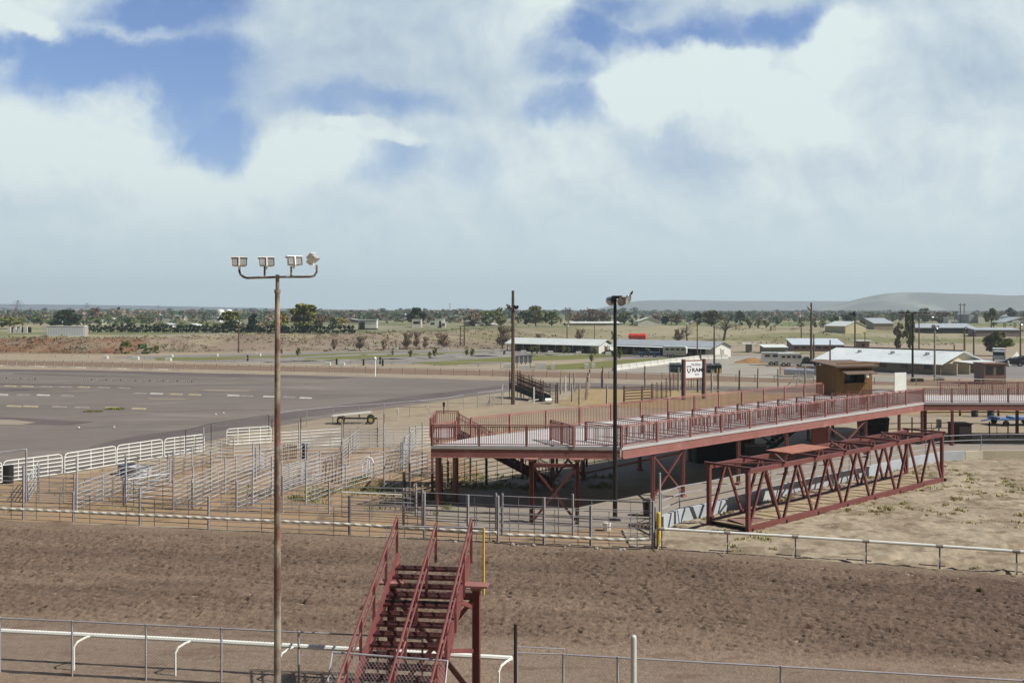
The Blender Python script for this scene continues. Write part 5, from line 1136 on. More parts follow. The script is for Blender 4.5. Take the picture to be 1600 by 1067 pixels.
# silver barn with a row of stalls, right
A2 = P(1468, 585.5); bf = Vector((-.64, .77, 0)); bg_ = Vector((.77, .64, 0)); BLn, BWd, er, rr_ = 21., 13., 1.72, 3.45
sb = thing('silver_barn', 'big low barn with a wide silver metal roof and tan walls at the right', 'barn', tuple(A2))
bl = lambda t, w, z: A2+bf*t+bg_*w+Vector((0, 0, z))
def bbox_(t0, t1, w0, w1, z0, z1): m.hexa([bl(t1, w0, z0), bl(t0, w0, z0), bl(t0, w1, z0), bl(t1, w1, z0), bl(t1, w0, z1), bl(t0, w0, z1), bl(t0, w1, z1), bl(t1, w1, z1)])
m = MB(); bbox_(0, BLn, 0, .2, 0, 1.78); bbox_(BLn-.2, BLn, .2, BWd, 0, 1.8); m.build('side_wall', WALLT, sb)
for i in range(5): t0 = 1.2+i*3.9; m = MB(); bbox_(t0, t0+1.3, -.03, .1, .75, 1.5); m.build('window', GLASSDARK, sb)
for s_ in (0, 1):
    m = MB(); w0, w1 = ((-.9, BWd/2), (BWd/2+.01, BWd+.9))[s_]; z0, z1 = ((er-.18, rr_), (rr_, er-.18))[s_]
    m.hexa([bl(BLn+.8, w0, z0), bl(-.8, w0, z0), bl(-.8, w1, z1), bl(BLn+.8, w1, z1), bl(BLn+.8, w0, z0+.1), bl(-.8, w0, z0+.1), bl(-.8, w1, z1+.1), bl(BLn+.8, w1, z1+.1)]); 
    if not s_:
        for k in range(46): t_k = -.7+k*.5; m.bar(bl(t_k, -.88, er-.18+.115), bl(t_k, BWd/2-.05, rr_+.11), .05, .04)
    m.build('roof', ROOFS, sb)
m = MB(); bbox_(-.8, BLn+.8, BWd/2-.2, BWd/2+.2, rr_+.1, rr_+.24); m.build('ridge_cap', BROWNWOOD, sb)
for k in range(3): m = MB(); q = bl(4+k*6, BWd*.3, er+(rr_-er)*.6); m.box(q+Vector((0, 0, .25)), (.5, .5, .5)); m.build('roof_vent', ROOFG, sb)
CRW = mat('cream_barn_wall', (.50, .44, .31), (.43, .38, .27), .8)
m = MB(); vs_ = [bl(.2, .2, 0), bl(.2, BWd, 0), bl(.2, BWd, er), bl(.2, BWd/2, rr_-.05), bl(.2, .2, er), bl(0, .2, 0), bl(0, BWd, 0), bl(0, BWd, er), bl(0, BWd/2, rr_-.05), bl(0, .2, er)]; m.add(vs_, [(0, 1, 2, 3, 4), (9, 8, 7, 6, 5), (0, 5, 6, 1), (1, 6, 7, 2), (2, 7, 8, 3), (3, 8, 9, 4), (4, 9, 5, 0)]); m.build('end_wall', CRW, sb)
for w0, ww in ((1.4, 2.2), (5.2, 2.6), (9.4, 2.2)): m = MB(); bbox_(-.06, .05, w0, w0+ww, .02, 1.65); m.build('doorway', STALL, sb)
for w0 in (.3, 4.4, 8.6, 12.4): m = MB(); bbox_(-2.6, -.08, w0, w0+.16, 0, 1.8); m.build('stall_partition', CRW, sb)
m = MB(); m.hexa([bl(-.1, 4.4, 1.9), bl(-2.8, 4.4, 1.7), bl(-2.8, 12.6, 1.7), bl(-.1, 12.6, 1.9), bl(-.1, 4.4, 1.98), bl(-2.8, 4.4, 1.78), bl(-2.8, 12.6, 1.78), bl(-.1, 12.6, 1.98)]); m.build('porch_roof', ROOFS, sb)
def shed(px, by, wpx, hz, dep, label, wallm, roofm, cat='shed', name='shed', rz=0., slope=.0, windows=0, door=None, Y=None, gable=0., wb=None, group=None, eav=.25):
    p = gnd(px, by) if Y is None else at(px, Y); w = wpx*p.y/F; t = thing(name, label, cat, tuple(p), rz, group)
    m = MB(); h = hz
    if gable: m.prof([(-w/2, -.3), (w/2, -.3), (w/2, h), (0, h+gable-.05), (-w/2, h)], 0, dep)
    else: m.hexa([(-w/2, 0, -.3), (w/2, 0, -.3), (w/2, dep, -.3), (-w/2, dep, -.3), (-w/2, 0, h), (w/2, 0, h), (w/2, dep, h+slope), (-w/2, dep, h+slope)])
    m.build('wall', wallm, t, local=True); m = MB(); e = eav
    if gable:
        for s in (-1, 1): m.hexa([(s*(w/2+e), -e, h-e*gable/(w/2)), (s*.001, -e, h+gable), (s*.001, dep+e, h+gable), (s*(w/2+e), dep+e, h-e*gable/(w/2)), (s*(w/2+e), -e, h-e*gable/(w/2)+.1), (s*.001, -e, h+gable+.1), (s*.001, dep+e, h+gable+.1), (s*(w/2+e), dep+e, h-e*gable/(w/2)+.1)])
    else: m.hexa([(-w/2-e, -e, h+.003), (w/2+e, -e, h+.003), (w/2+e, dep+e, h+slope+.003), (-w/2-e, dep+e, h+slope+.003), (-w/2-e, -e, h+.14), (w/2+e, -e, h+.14), (w/2+e, dep+e, h+slope+.14), (-w/2-e, dep+e, h+slope+.14)])
    m.build('roof', roofm, t, local=True)
    for i in range(windows): m = MB(); x = -w/2+w*(i+.5)/windows; z0, z1 = wb or (h*.45, h*.8); m.hexa([(x-w/windows*.34, -.03, z0), (x+w/windows*.34, -.03, z0), (x+w/windows*.34, .02, z0), (x-w/windows*.34, .02, z0), (x-w/windows*.34, -.03, z1), (x+w/windows*.34, -.03, z1), (x+w/windows*.34, .02, z1), (x-w/windows*.34, .02, z1)]); m.build('window', GLASSDARK, t, local=True)
    if door: m = MB(); m.hexa([(door[0]*w, -.04, 0), (door[1]*w, -.04, 0), (door[1]*w, .02, 0), (door[0]*w, .02, 0), (door[0]*w, -.04, h*.8), (door[1]*w, -.04, h*.8), (door[1]*w, .02, h*.8), (door[0]*w, .02, h*.8)]); m.build('door', STALL, t, local=True)
    return t
shed(1555, 601, 34, 2.75, 3.0, 'tan flat roofed booth with a wide dark window band, right of the silver barn', PINKW, PINKW, 'booth', 'judges_booth', windows=2, wb=(1.35, 2.45), eav=.12)
shed(1351, 552, 15, 2.8, 4, 'small flat roofed hut with a pale side behind the silver barn roof', PINKW, ROOFW, 'hut', 'small_hut', door=(-.3, -.02), eav=.7)
shed(1279, 549, 78, 1.5, 9, 'long low pale blue roofed shed beyond the silver barn', PINKW, mat('pale_blue_metal_roof', (.50, .56, .60), (.45, .51, .55), .4, .1), 'shed', 'long_shed', rz=R(-6), slope=1.3, windows=7)
shed(1212, 552, 36, 1.3, 4, 'small white roofed shelter left of the pale blue roofed shed', GREYWOOD, ROOFW, 'shed', 'low_shelter', slope=.5)
shed(1171, 551, 8, 2.0, 1.4, 'tiny shelter on a thick post with a wide white mushroom roof', GREYWOOD, ROOFW, 'shelter', 'mushroom_shelter', eav=1.2)
shed(1337, 521, 38, 2.6, 12, 'cream gabled barn with a pale roof left of the poplars', mat('cream_shed_wall', (.52, .47, .30), (.46, .41, .27), .8), ROOFW, 'barn', 'gabled_barn', gable=1.6, rz=R(18))
shed(1381, 516, 30, 2.5, 10, 'grey blue sheet roofed shed just above the poplars', WALLT, ROOFG, 'shed', 'sheet_shed', slope=2.)
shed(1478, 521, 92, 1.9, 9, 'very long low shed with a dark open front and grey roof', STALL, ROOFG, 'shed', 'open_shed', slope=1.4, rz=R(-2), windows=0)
shed(1560, 526, 70, 2.2, 6, 'long dull purple wall building right of the very long low shed', mat('dull_purple_wall', (.20, .16, .17), (.17, .14, .15), .85), ROOFG, 'shed', 'purple_shed', slope=.6)
shed(1521, 505, 14, 4.6, 14, 'blue grey gabled barn below the right hill, white on one side', mat('blue_grey_wall', (.33, .37, .42), (.29, .33, .38), .7), ROOFG, 'barn', 'blue_barn', gable=1.4); shed(1533.5, 505, 10, 4.4, 12, 'white walled annex joined to the blue grey barn', WALLW, ROOFW, 'barn', 'white_annex')
shed(1586, 504, 22, 3.0, 8, 'pale house with windows at the right edge', WALLW, ROOFG, 'house', 'pale_house', gable=1.5, windows=3)
t = thing('open_canopy', 'dark open sided gabled canopy near the right picture edge', 'canopy', tuple(gnd(1588, 517))); p = gnd(1588, 517); m = MB(); m.prof([(-6.5, 3.1), (0, 5.0), (6.5, 3.1), (6.5, 3.3), (0, 5.25), (-6.5, 3.3)], -4, 6, p); m.build('roof', ROOFG, t)
for sx_ in (-6, -2, 2, 6):
    for sy_ in (-3.6, 5.6): m = MB(); m.bar(p+Vector((sx_, sy_, 0)), p+Vector((sx_, sy_, 3.2)), .2); m.build('post', DARKSTEEL, t)
shed(1486, 507, 9, 3.2, 5, 'small white cube shed right of the four lamp pole', WALLW, ROOFW, 'shed', 'cube_shed'); shed(1494, 509, 5, 1.8, 3, 'tiny white shed in front of the white cube shed', WALLW, ROOFW, 'shed', 'cube_shed')
shed(1015, 510, 36, 2.0, 9, 'low white gabled shed in the field behind the red tank', WALLW, ROOFW, 'shed', 'white_shed', gable=1.5); shed(930, 508.5, 76, .9, 5, 'long white roofed strip of sheds behind the round lamp pole', WALLT, ROOFW, 'shed', 'shed_strip', slope=.6)
for i, (px, by, wv, lab) in enumerate(((1077, 514, 7, 'cream hut, nearest of the small huts left of the bare snag'), (1084, 511, 8, 'cream hut half hidden behind the nearest small hut'), (1135, 512.5, 6, 'cream hut directly behind the bare snag'), (1154, 515, 6, 'cream hut alone on the green field right of the bare snag'), (1209, 517, 7, 'pale yellow hut on the field below the dark tree'))): shed(px, by, wv, 1.9, 2.4, lab, MATS['cream_shed_wall'], ROOFW, 'hut', 'cream_hut', gable=.5, eav=.1)
# things up on the left bank
p = gnd(101, 525); ct = thing('shipping_container', 'long white corrugated container on top of the left bank', 'container', tuple(p+Vector((0, .5, 0)))); m = MB(); wv = 58*p.y/F; y0 = p.y+.5; zb = p.z-.05
CW = mat('white_container_paint', (.62, .66, .70), (.55, .59, .63), .5, fine=.05); n = 46
for i in range(n): x0 = p.x-wv/2+wv*i/n; yo = .05*(i % 2); m.hexa([(x0, y0+yo, zb), (x0+wv/n, y0+yo, zb), (x0+wv/n, y0+2.4, zb), (x0, y0+2.4, zb), (x0, y0+yo, zb+2.45), (x0+wv/n, y0+yo, zb+2.45), (x0+wv/n, y0+2.4, zb+2.45), (x0, y0+2.4, zb+2.45)])
m.build('body', CW, ct); m = MB(); m.box((p.x, y0+1.2, zb+2.51), (wv+.1, 2.5, .1)); m.box((p.x, y0-.01, zb+.06), (wv+.1, .1, .14)); m.build('roof', CW, ct); m = MB(); m.box((p.x+wv/2+.03, y0+1.2, zb+1.2), (.06, 2.3, 2.35)); m.build('door', GREYWOOD, ct)
p = gnd(27, 520); t = thing('roofless_shed', 'small ruined white block shed with dark openings left of the container', 'shed', tuple(p)); wv = 31*p.y/F
for (a, b) in ((0, .16), (.28, .45), (.5, .68), (.8, 1.)): m = MB(); m.hexa([(p.x-wv/2+wv*a, p.y, p.z-.2), (p.x-wv/2+wv*b, p.y, p.z-.2), (p.x-wv/2+wv*b, p.y+.3, p.z-.2), (p.x-wv/2+wv*a, p.y+.3, p.z-.2), (p.x-wv/2+wv*a, p.y, p.z+1.7-.5*(.2 < a < .6)), (p.x-wv/2+wv*b, p.y, p.z+1.7-.4*(a == .28)), (p.x-wv/2+wv*b, p.y+.3, p.z+1.7), (p.x-wv/2+wv*a, p.y+.3, p.z+1.7-.5*(.2 < a < .6))]); m.build('wall', WALLW, t)
m = MB(); m.box((p.x, p.y+2.4, p.z+.8), (wv, .2, 1.6)); m.build('rear_wall', STALL, t)
HOUSES = [(60, 506, 18, 'WALLT', 'dark', 'low brown house between trees left of the container'), (90, 505, 14, 'WALLW', 'white', 'small white roofed house behind the container'), (118, 507, 14, 'WALLT', 'dark', 'dark roofed house just behind the container'), (146, 507, 22, 'WALLW', 'white', 'white roofed house right of the container'), (172, 504, 18, 'WALLW', 'white', 'long white roofed house at the slim lamp arm pole'), (150, 499, 9, 'WALLW', 'white', 'tiny white house left of the slim lamp arm pole'), (195, 498, 10, 'WALLW', 'white', 'tiny pale house right of the slim lamp arm pole'), (245, 498, 16, 'WALLW', 'white', 'flat topped pale building over the hedge'), (270, 500, 34, 'WALLW', 'grey', 'long pale building strip over the middle of the hedge'), (304, 497, 8, 'WALLW', 'white', 'small white gabled house below the domes'), (325, 498, 7, 'WALLW', 'grey', 'narrow grey house left of the domes'), (258, 512, 13, 'WALLW', 'grey', 'pale grey roofed house close behind the hedge'), (298, 513, 22, 'WALLW', 'white', 'row of white parked trailers behind the hedge'), (338, 503, 10, 'WALLW', 'grey', 'grey roofed house left of the large olive tree'), (428, 512, 10, 'PINKW', 'white', 'pale pink house left of the rusty pole'), (489, 514, 16, 'WALLW', 'white', 'low white trailers right of the big olive tree'), (547, 505, 30, 'PINKW', 'white', 'pinkish house with white roof above the mobile home'), (530, 512, 7, 'WALLW', 'white', 'small white shed left of the mobile home'), (632, 498, 6, 'WALLW', 'white', 'tiny white house left of the dark rounded tree'), (537, 491, 4, 'WALLW', 'white', 'minute white house below the far blue ridge'), (710, 500, 30, 'WALLW', 'white', 'long low white roof in the middle band'), (1270, 501, 14, 'WALLT', 'grey', 'grey house behind the very tall dark pole'), (1315, 503, 9, 'WALLW', 'white', 'white house behind the twin topped tree'), (1575, 503, 8, 'WALLW', 'white', 'small white shed left of the pale edge house')]
DARKROOF = mat('dark_shingle_roof', (.09, .075, .075), (.07, .06, .06), .9); RM = dict(dark=DARKROOF, white=ROOFW, grey=ROOFG); WMt = dict(WALLT=WALLT, WALLW=WALLW, PINKW=PINKW)
for (px, by, w_, wm_, rm_, lab) in HOUSES:
    p = gnd(px, by); shed(px, by, w_, min(2.6, 4.5*p.y/F), 7, lab, WMt[wm_], RM[rm_], 'house', 'small_house', gable=min(1.5, 2.5*p.y/F), windows=2 if w_ > 12 else 0)
p = gnd(574, 515); t = thing('mobile_home', 'white and pale blue mobile home with a dark doorway in the middle distance', 'mobile home', tuple(p)); w_ = 29*p.y/F; m = MB(); m.box((p.x, p.y+1.5, p.z+1.7), (w_, 3, 2.6)); m.build('wall', WALLW, t); m = MB(); m.box((p.x, p.y+1.5, p.z+3.05), (w_+.4, 3.4, .14)); m.build('roof', ROOFW, t); m = MB(); m.box((p.x-w_*.28, p.y-.05, p.z+1.3), (1.7, .1, 2.2)); m.build('door', STALL, t); m = MB(); m.box((p.x+w_*.1, p.y-.04, p.z+2.4), (w_*.7, .06, .7)); m.build('window_band', MATS['pale_blue_metal_roof'], t); m = MB(); m.box((p.x, p.y+1.4, p.z+.2), (w_, 2.8, .4)); m.build('skirting', STALL, t)
for i, (px, r_) in enumerate(((344.5, 6.2), (357.5, 5.4))):
    p = at(px, 680); rr2 = r_*680/F; m = MB(); zt = zof(483, 680); m.lathe((p.x, p.y, p.z), (0, 0, 1), [(0, rr2), (zt-p.z-rr2*.75, rr2), (zt-p.z-rr2*.35, rr2*.9), (zt-p.z-rr2*.1, rr2*.6), (zt-p.z, .01)], 20); o = m.build('water_tank', mat('white_tank_paint', (.75, .78, .74), None, .5)); tag(o, ('left and larger' if i == 0 else 'right and smaller')+' of two white domed tanks on the left horizon', 'tank')

# ------------------------------------------------------------------ vehicles
CARW = mat('white_vehicle_paint', (.66, .68, .68), (.6, .62, .62), .35, fine=.03, spec=.5); CARB = mat('blue_vehicle_paint', (.03, .085, .22), (.025, .07, .19), .3, fine=.03, spec=.5); CARD = mat('navy_vehicle_paint', (.02, .025, .045), (.016, .02, .036), .3, fine=.03, spec=.5)
def wheels(t, pts, r=.36, w=.24, hub=ALU):
    for (x, y) in pts:
        m = MB(); s = 1 if y > 0 else -1
        m.lathe((x, y-s*w/2, r), (0, s, 0), [(0, r*.55), (0, r*.94), (w*.15, r), (w*.85, r), (w, r*.94), (w, r*.55)], 14); o = m.build('wheel', TYRE, t, local=True)
        m = MB(); m.lathe((x, y-s*w/2, r), (0, s, 0), [(w*.9, r*.56), (w*.97, r*.3), (w*.97, .001)], 12); q = m.build('hub', hub, t, local=True); q.parent = o
def vehicle(px, by, L, rz, kind, paint, label, cat, name, Y=None, group=None):
    p = gnd(px, by); t = thing(name, label, cat, tuple(p), rz, group); w = .92; m = MB()
    if kind == 'pickup':
        m.prof([(-L/2, .45), (L/2, .45), (L/2, .95), (L*.22, 1.08), (L*.2, 1.06), (-L/2, 1.06)], -w, w); m.build('body', paint, t, local=True); m = MB(); m.prof([(-L*.08, 1.06), (L*.24, 1.06), (L*.13, 1.72), (-.02*L, 1.74)], -w+.08, w-.08); m.build('cab', paint, t, local=True); m = MB(); m.prof([(-L*.06, 1.15), (L*.2, 1.15), (L*.12, 1.62), (-.02*L, 1.62)], -w+.06, w-.06); m.build('window', GLASSDARK, t, local=True)
    elif kind == 'car':
        m.prof([(-L/2, .35), (L/2, .35), (L/2, .75), (L*.3, .9), (-L*.42, .95), (-L/2, .85)], -w, w); m.build('body', paint, t, local=True); m = MB(); m.prof([(-L*.4, .93), (L*.28, .9), (L*.1, 1.42), (-L*.25, 1.44)], -w+.12, w-.12); m.build('window', GLASSDARK, t, local=True); m = MB(); m.prof([(-L*.26, 1.43), (L*.1, 1.42), (L*.08, 1.48), (-L*.24, 1.49)], -w+.14, w-.14); m.build('roof', paint, t, local=True)
    elif kind == 'truck':
        m.prof([(-L/2, .6), (L*.18, .6), (L*.18, 2.7), (-L/2, 2.7)], -1.1, 1.1); m.build('box_body', paint, t, local=True); m = MB(); m.prof([(L*.2, .6), (L/2, .6), (L/2, 1.4), (L*.44, 2.2), (L*.2, 2.25)], -1., 1.); m.build('cab', paint, t, local=True); m = MB(); m.prof([(L*.3, 1.4), (L*.51, 1.42), (L*.45, 2.1), (L*.3, 2.12)], -1.02, .9); m.build('window', GLASSDARK, t, local=True)
    elif kind == 'trailer':
        m.prof([(-L/2, .45), (L*.42, .45), (L/2, .9), (L/2, 2.1), (L*.46, 2.25), (-L/2, 2.25)], -1.05, 1.05); m.build('body', paint, t, local=True); m = MB(); m.prof([(-L/2-.03, 2.25), (L*.47, 2.25), (L*.45, 2.34), (-L/2, 2.34)], -1.08, 1.08); m.build('roof', ROOFW, t, local=True)
        for i in range(4): x = -L*.42+i*L*.23; m = MB(); m.box((x+.5, 0, 1.75), (L*.15, 2.14, .36)); m.build('window', GLASSDARK, t, local=True)
        m = MB(); m.bar((L/2, 0, .5), (L/2+1.1, 0, .5), .12); m.build('drawbar', DARKSTEEL, t, local=True)
    elif kind == 'van':
        m.prof([(-L/2, .4), (L/2, .4), (L/2, .95), (L*.36, 1.15), (L*.24, 1.85), (-L/2, 1.9)], -w, w); m.build('body', paint, t, local=True); m = MB(); m.prof([(-L*.1, 1.2), (L*.34, 1.2), (L*.235, 1.74), (-L*.1, 1.74)], -w-.02, w+.02); m.build('window', GLASSDARK, t, local=True)
    r_ = .36 if kind != 'truck' else .45; xs_ = (-L*.3, L*.3) if kind != 'trailer' else (-.75-L*.1, .1-L*.1); wheels(t, [(x, s*(w-.02 if kind not in ('trailer', 'truck') else .98)) for x in xs_ for s in (-1, 1)], r_)
    return t
vehicle(1013, 557.5, 4.6, R(168), 'pickup', CARB, 'blue pickup truck parked in front of the grey roofed stable', 'pickup', 'pickup_truck'); vehicle(1055, 558.5, 4.9, R(-18), 'trailer', CARW, 'white horse trailer parked right of the blue pickup', 'trailer', 'horse_trailer')
vehicle(1216, 570.5, 6.0, R(-8), 'trailer', CARW, 'long white horse trailer by the manure heap', 'trailer', 'horse_trailer'); vehicle(1234, 572.5, 4.0, R(-10), 'trailer', CARW, 'shorter white trailer in front of the long white horse trailer', 'trailer', 'horse_trailer'); vehicle(1262, 572.5, 5.0, R(170), 'pickup', CARD, 'dark pickup in the shade right of the two white trailers', 'pickup', 'pickup_truck')
vehicle(1511, 578, 4.3, R(-70), 'car', CARD, 'dark blue car parked at the end of the silver barn', 'car', 'parked_car'); vehicle(1561, 566, 5.2, R(-115), 'truck', CARW, 'white truck parked under the sparse olive tree', 'truck', 'box_truck')
for i, (px, by, pt, lab) in enumerate(((735, 509.5, CARW, 'white van left of the brown tree in the middle distance'), (748, 509, CARW, 'white car second of the vehicles under the middle trees'), (759, 510, CARD, 'dark car third of the vehicles under the middle trees'), (766, 509, CARW, 'white pickup rightmost of the vehicles under the middle trees'))): vehicle(px, by, 5, R(20*i-30), ('van', 'car', 'car', 'pickup')[i], pt, lab, 'car', 'parked_car')
for i, (px, by, w_, h_, lab) in enumerate(((651, 512, 15, 3, 'pale camper van beside the dark rounded tree'), (676, 511.5, 9, 2.2, 'small white camper left of the white trailer group'), (687, 512, 14, 3., 'tallest white trailer of the group in the middle distance'), (693, 512.6, 6, 1.8, 'small white trailer right of the tallest white trailer'))): shed(px, by, w_, h_, 2.4, lab, WALLW, ROOFW, 'camper', 'camper_trailer', windows=1 if i != 2 else 0, door=(-.05, .15) if i == 2 else None, eav=.05)
for i, (px, by) in enumerate(((1580, 572), (1588, 570), (1596, 568))): vehicle(px, by, 4.4, R(160), 'car', CARD, ('dark car leftmost of three at the right edge', 'dark car in the middle of three at the right edge', 'dark car farthest right, cut by the picture edge')[i], 'car', 'parked_car')
# flat hay wagon left of the deck
p = P(556, 661.5); hw = thing('hay_wagon', 'flat wooden hay wagon with yellow hubs and one tilted white plank on top', 'wagon', tuple(p), R(8)); L = 3.9
m = MB(); [m.box((-.35, -.5+k*.34, .84+.02*(k % 2)), (3.3+.2*(k % 3), .28, .05), R(k-1.5), Matrix.Rotation(R(-5), 3, 'Y')) for k in range(4)]; m.build('plank_deck', mat('white_washed_planks', (.62, .6, .55), (.52, .5, .46), .8, scale=3., stretch=(.2, 4, 1)), hw, local=True); m = MB(); m.bar((-1.6, 0, .5), (1.9, 0, .42), .14); m.bar((-1.3, -.7, .45), (-1.3, .7, .45), .12); m.bar((1.3, -.7, .4), (1.3, .7, .4), .12); m.bar((-1.2, 0, .5), (-1.2, 0, .8), .3); m.bar((.3, -.45, .5), (.3, .45, .82), .08); m.build('chassis', DARKSTEEL, hw, local=True); wheels(hw, [(-1.3, -.75), (-1.3, .75), (1.3, -.75), (1.3, .75)], .36, .2, mat('yellow_hub_paint', (.55, .42, .16), None, .6))
p = P(1583, 664); bt = thing('blue_trailer', 'flat blue equipment trailer under the far walkway at the right edge', 'trailer', tuple(p), R(4)); BLUE = mat('bright_blue_paint', (.05, .12, .30), (.04, .10, .25), .5); m = MB(); m.box((.4, 0, .55), (4.6, 1.6, .1)); m.bar((-1.9, 0, .55), (-2.9, 0, .4), .1); m.box((-1.7, 0, .68), (.2, 1.4, .18)); m.build('bed', BLUE, bt, local=True); m = MB(); m.box((1.0, 0, .69), (2.6, 1.2, .16)); m.build('load', mat('pale_blue_tarp', (.2, .3, .45), None, .6), bt, local=True); wheels(bt, [(-1.2, -.95), (-1.2, .95), (1.6, -.95), (1.6, .95)], .26, .2, DARKSTEEL)

# ------------------------------------------------------------------ the sign
sY = 112.0; sg = thing('advertising_sign', 'white advertising sign between two red posts behind the deck railing', 'sign', tuple(at(1084, sY, 0)), R(27)); SIGNW = mat('sign_white', (.80, .83, .87), (.74, .78, .84), .5, scale=.8, fine=.03); INK = mat('sign_ink', (.02, .02, .03), None, .6, fine=0.); INKP = mat('sign_purple_ink', (.25, .12, .32), (.12, .22, .32), .6, scale=3., fine=0.)
zs = lambda py: zof(py, sY); sw = 40*sY/F*1.06
for s in (-1, 1):
    for k in (0, 1): m = MB(); m.box((s*(sw/2-.12)+(k-.5)*.2, -.0, zs(561)/2), (.17, .34, zs(561)+(.0 if k else -.05))); m.build('post', (DARKSTEEL, DECKRED)[k], sg, local=True)  # dark half of each red post paints in its unlit side
m = MB(); m.box((0, -.02, (zs(564)+zs(590))/2), (sw-.7, .08, zs(564)-zs(590))); m.build('panel', SIGNW, sg, local=True)
for py in (563.2, 591): m = MB(); m.box((0, -.0, zs(py)), (sw-.68, .14, .13)); m.build('frame_rail', DECKRED, sg, local=True)
def text(s, x, py, size, material, bold=0.):
    c = bpy.data.curves.new('lettering', 'FONT'); c.body = s; c.size = size; c.align_x = 'CENTER'; c.align_y = 'CENTER'; c.extrude = .004; c.offset = bold; c.materials.append(material); tmp = bpy.data.objects.new('lettering_curve', c); me = bpy.data.meshes.new_from_object(tmp); bpy.data.objects.remove(tmp); me.materials.clear(); me.materials.append(material); o = bpy.data.objects.new('lettering', me); o.location = (x, -.068, zs(py)); o.rotation_euler = (R(90), 0, 0); o.parent = sg; C.objects.link(o)
    return o
text('PATRIA', .28, 570, .40, INKP, .006); o = text('RAM', .45, 578.3, .60, INK, .016); o.scale = (1.25, 1, 1); text('2016', .38, 585, .30, INKP, .004)
m = MB(); q = lambda pts: [m.add([(x-.72, -.068, zs(577)+z) for x, z in pts]+[(x-.72, -.06, zs(577)+z) for x, z in pts], [tuple(range(len(pts))), tuple(reversed(range(len(pts), 2*len(pts))))]+[(i, len(pts)+i, len(pts)+(i+1) % len(pts), (i+1) % len(pts)) for i in range(len(pts))])]
q([(-.06, .42), (.06, .42), (.09, .3), (.0, .26), (-.09, .3)]); q([(-.33, .3), (-.2, .42), (-.1, .4), (-.13, .32), (-.22, .28), (-.25, .18), (-.31, .18)]); q([(.33, .3), (.2, .42), (.1, .4), (.13, .32), (.22, .28), (.25, .18), (.31, .18)])
q([(-.24, .1), (-.1, .13), (-.13, -.2), (-.09, -.32), (-.2, -.22), (-.27, -.05)]); q([(.24, .1), (.1, .13), (.13, -.2), (.09, -.32), (.2, -.22), (.27, -.05)]); q([(-.07, -.2), (.07, -.2), (.1, -.36), (0, -.42), (-.1, -.36)]); m.build('emblem', INK, sg, local=True)

# ------------------------------------------------------------------ middle distance: dumpsters, barriers, chute, pens, small things
DUMP = mat('dark_green_dumpster', (.02, .05, .05), (.016, .04, .04), .5, fine=.08)
def dumpster(px, by, wpx, h, label, material=DUMP, dep=1.6):
    p = P(px, by); w = wpx*p.y/F; t = thing('dumpster', label, 'dumpster', tuple(p)); m = MB(); m.prof([(-w/2+.1, .1), (w/2-.1, .1), (w/2, h), (-w/2, h)], 0, dep); 
    for i in range(4): x = -w/2+w*(i+.5)/4; m.box((x, -.03, h*.55), (.08, .08, h*.8))
    m.build('bin', material, t, local=True)
    for s in (0, 1): m = MB(); m.hexa([(-w/2+s*w/2+.03, -.05, h), (s*w/2-.03, -.05, h), (s*w/2-.03, dep, h+.28), (-w/2+s*w/2+.03, dep, h+.28), (-w/2+s*w/2+.03, -.05, h+.05), (s*w/2-.03, -.05, h+.05), (s*w/2-.03, dep, h+.33), (-w/2+s*w/2+.03, dep, h+.33)]); m.build('lid', BLACKPAINT, t, local=True)
    return t
dumpster(1056, 583, 18, 1.25, 'dark green dumpster half hidden by the left post of the sign'); dumpster(1110, 583.5, 11, 1.2, 'dark green dumpster directly right of the sign'); dumpster(1123, 584, 10, 1.3, 'green dumpster with yellow posts in front, second right of the sign')
for i, px in enumerate((1120.5, 1125)): p = P(px, 585); m = MB(); m.tube(p, p+Vector((0, 0, .9)), .09, 8); o = m.build('bollard', MATS['yellow_paint']); tag(o, ('left' if not i else 'right')+' of two short yellow posts before the green dumpster', 'bollard')
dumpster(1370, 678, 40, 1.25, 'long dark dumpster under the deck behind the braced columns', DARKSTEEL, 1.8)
BARM = mat('concrete_barrier', (.50, .50, .46), (.42, .42, .39), .85, scale=1., fine=.06)
def barrier(a, b, label, group):
    a = Vector(a); b = Vector(b); d = b-a; L = d.length; t = MB(); m = t; rz = math.atan2(d.y, d.x); u = d.normalized(); n_ = Vector((-u.y, u.x, 0)); pr = [(-.3, 0), (.3, 0), (.3, .18), (.12, .42), (.1, .95), (-.1, .95), (-.12, .42), (-.3, .18)]; vs = []
    for s in (.06, L-.06): vs += [a+u*s+n_*y+Vector((0, 0, z)) for y, z in pr]
    m.add(vs, [tuple(range(7, -1, -1)), tuple(range(8, 16))]+[(i, (i+1) % 8, 8+(i+1) % 8, 8+i) for i in range(8)]); o = m.build('concrete_barrier', BARM); return tag(o, label, 'barrier', group)
ba, bb = P(958, 579.5), P(1092, 562.5); nb = 13
for i in range(nb): barrier(ba.lerp(bb, i/nb), ba.lerp(bb, (i+1)/nb), 'concrete barrier in the long diagonal line beside the gravel lane', 'diagonal line of concrete barriers')
ba, bb = P(1095, 562), P(1137, 561)
for i in range(4): barrier(ba.lerp(bb, i/4), ba.lerp(bb, (i+1)/4), 'concrete barrier in the short row behind the sign top', 'short row of concrete barriers')
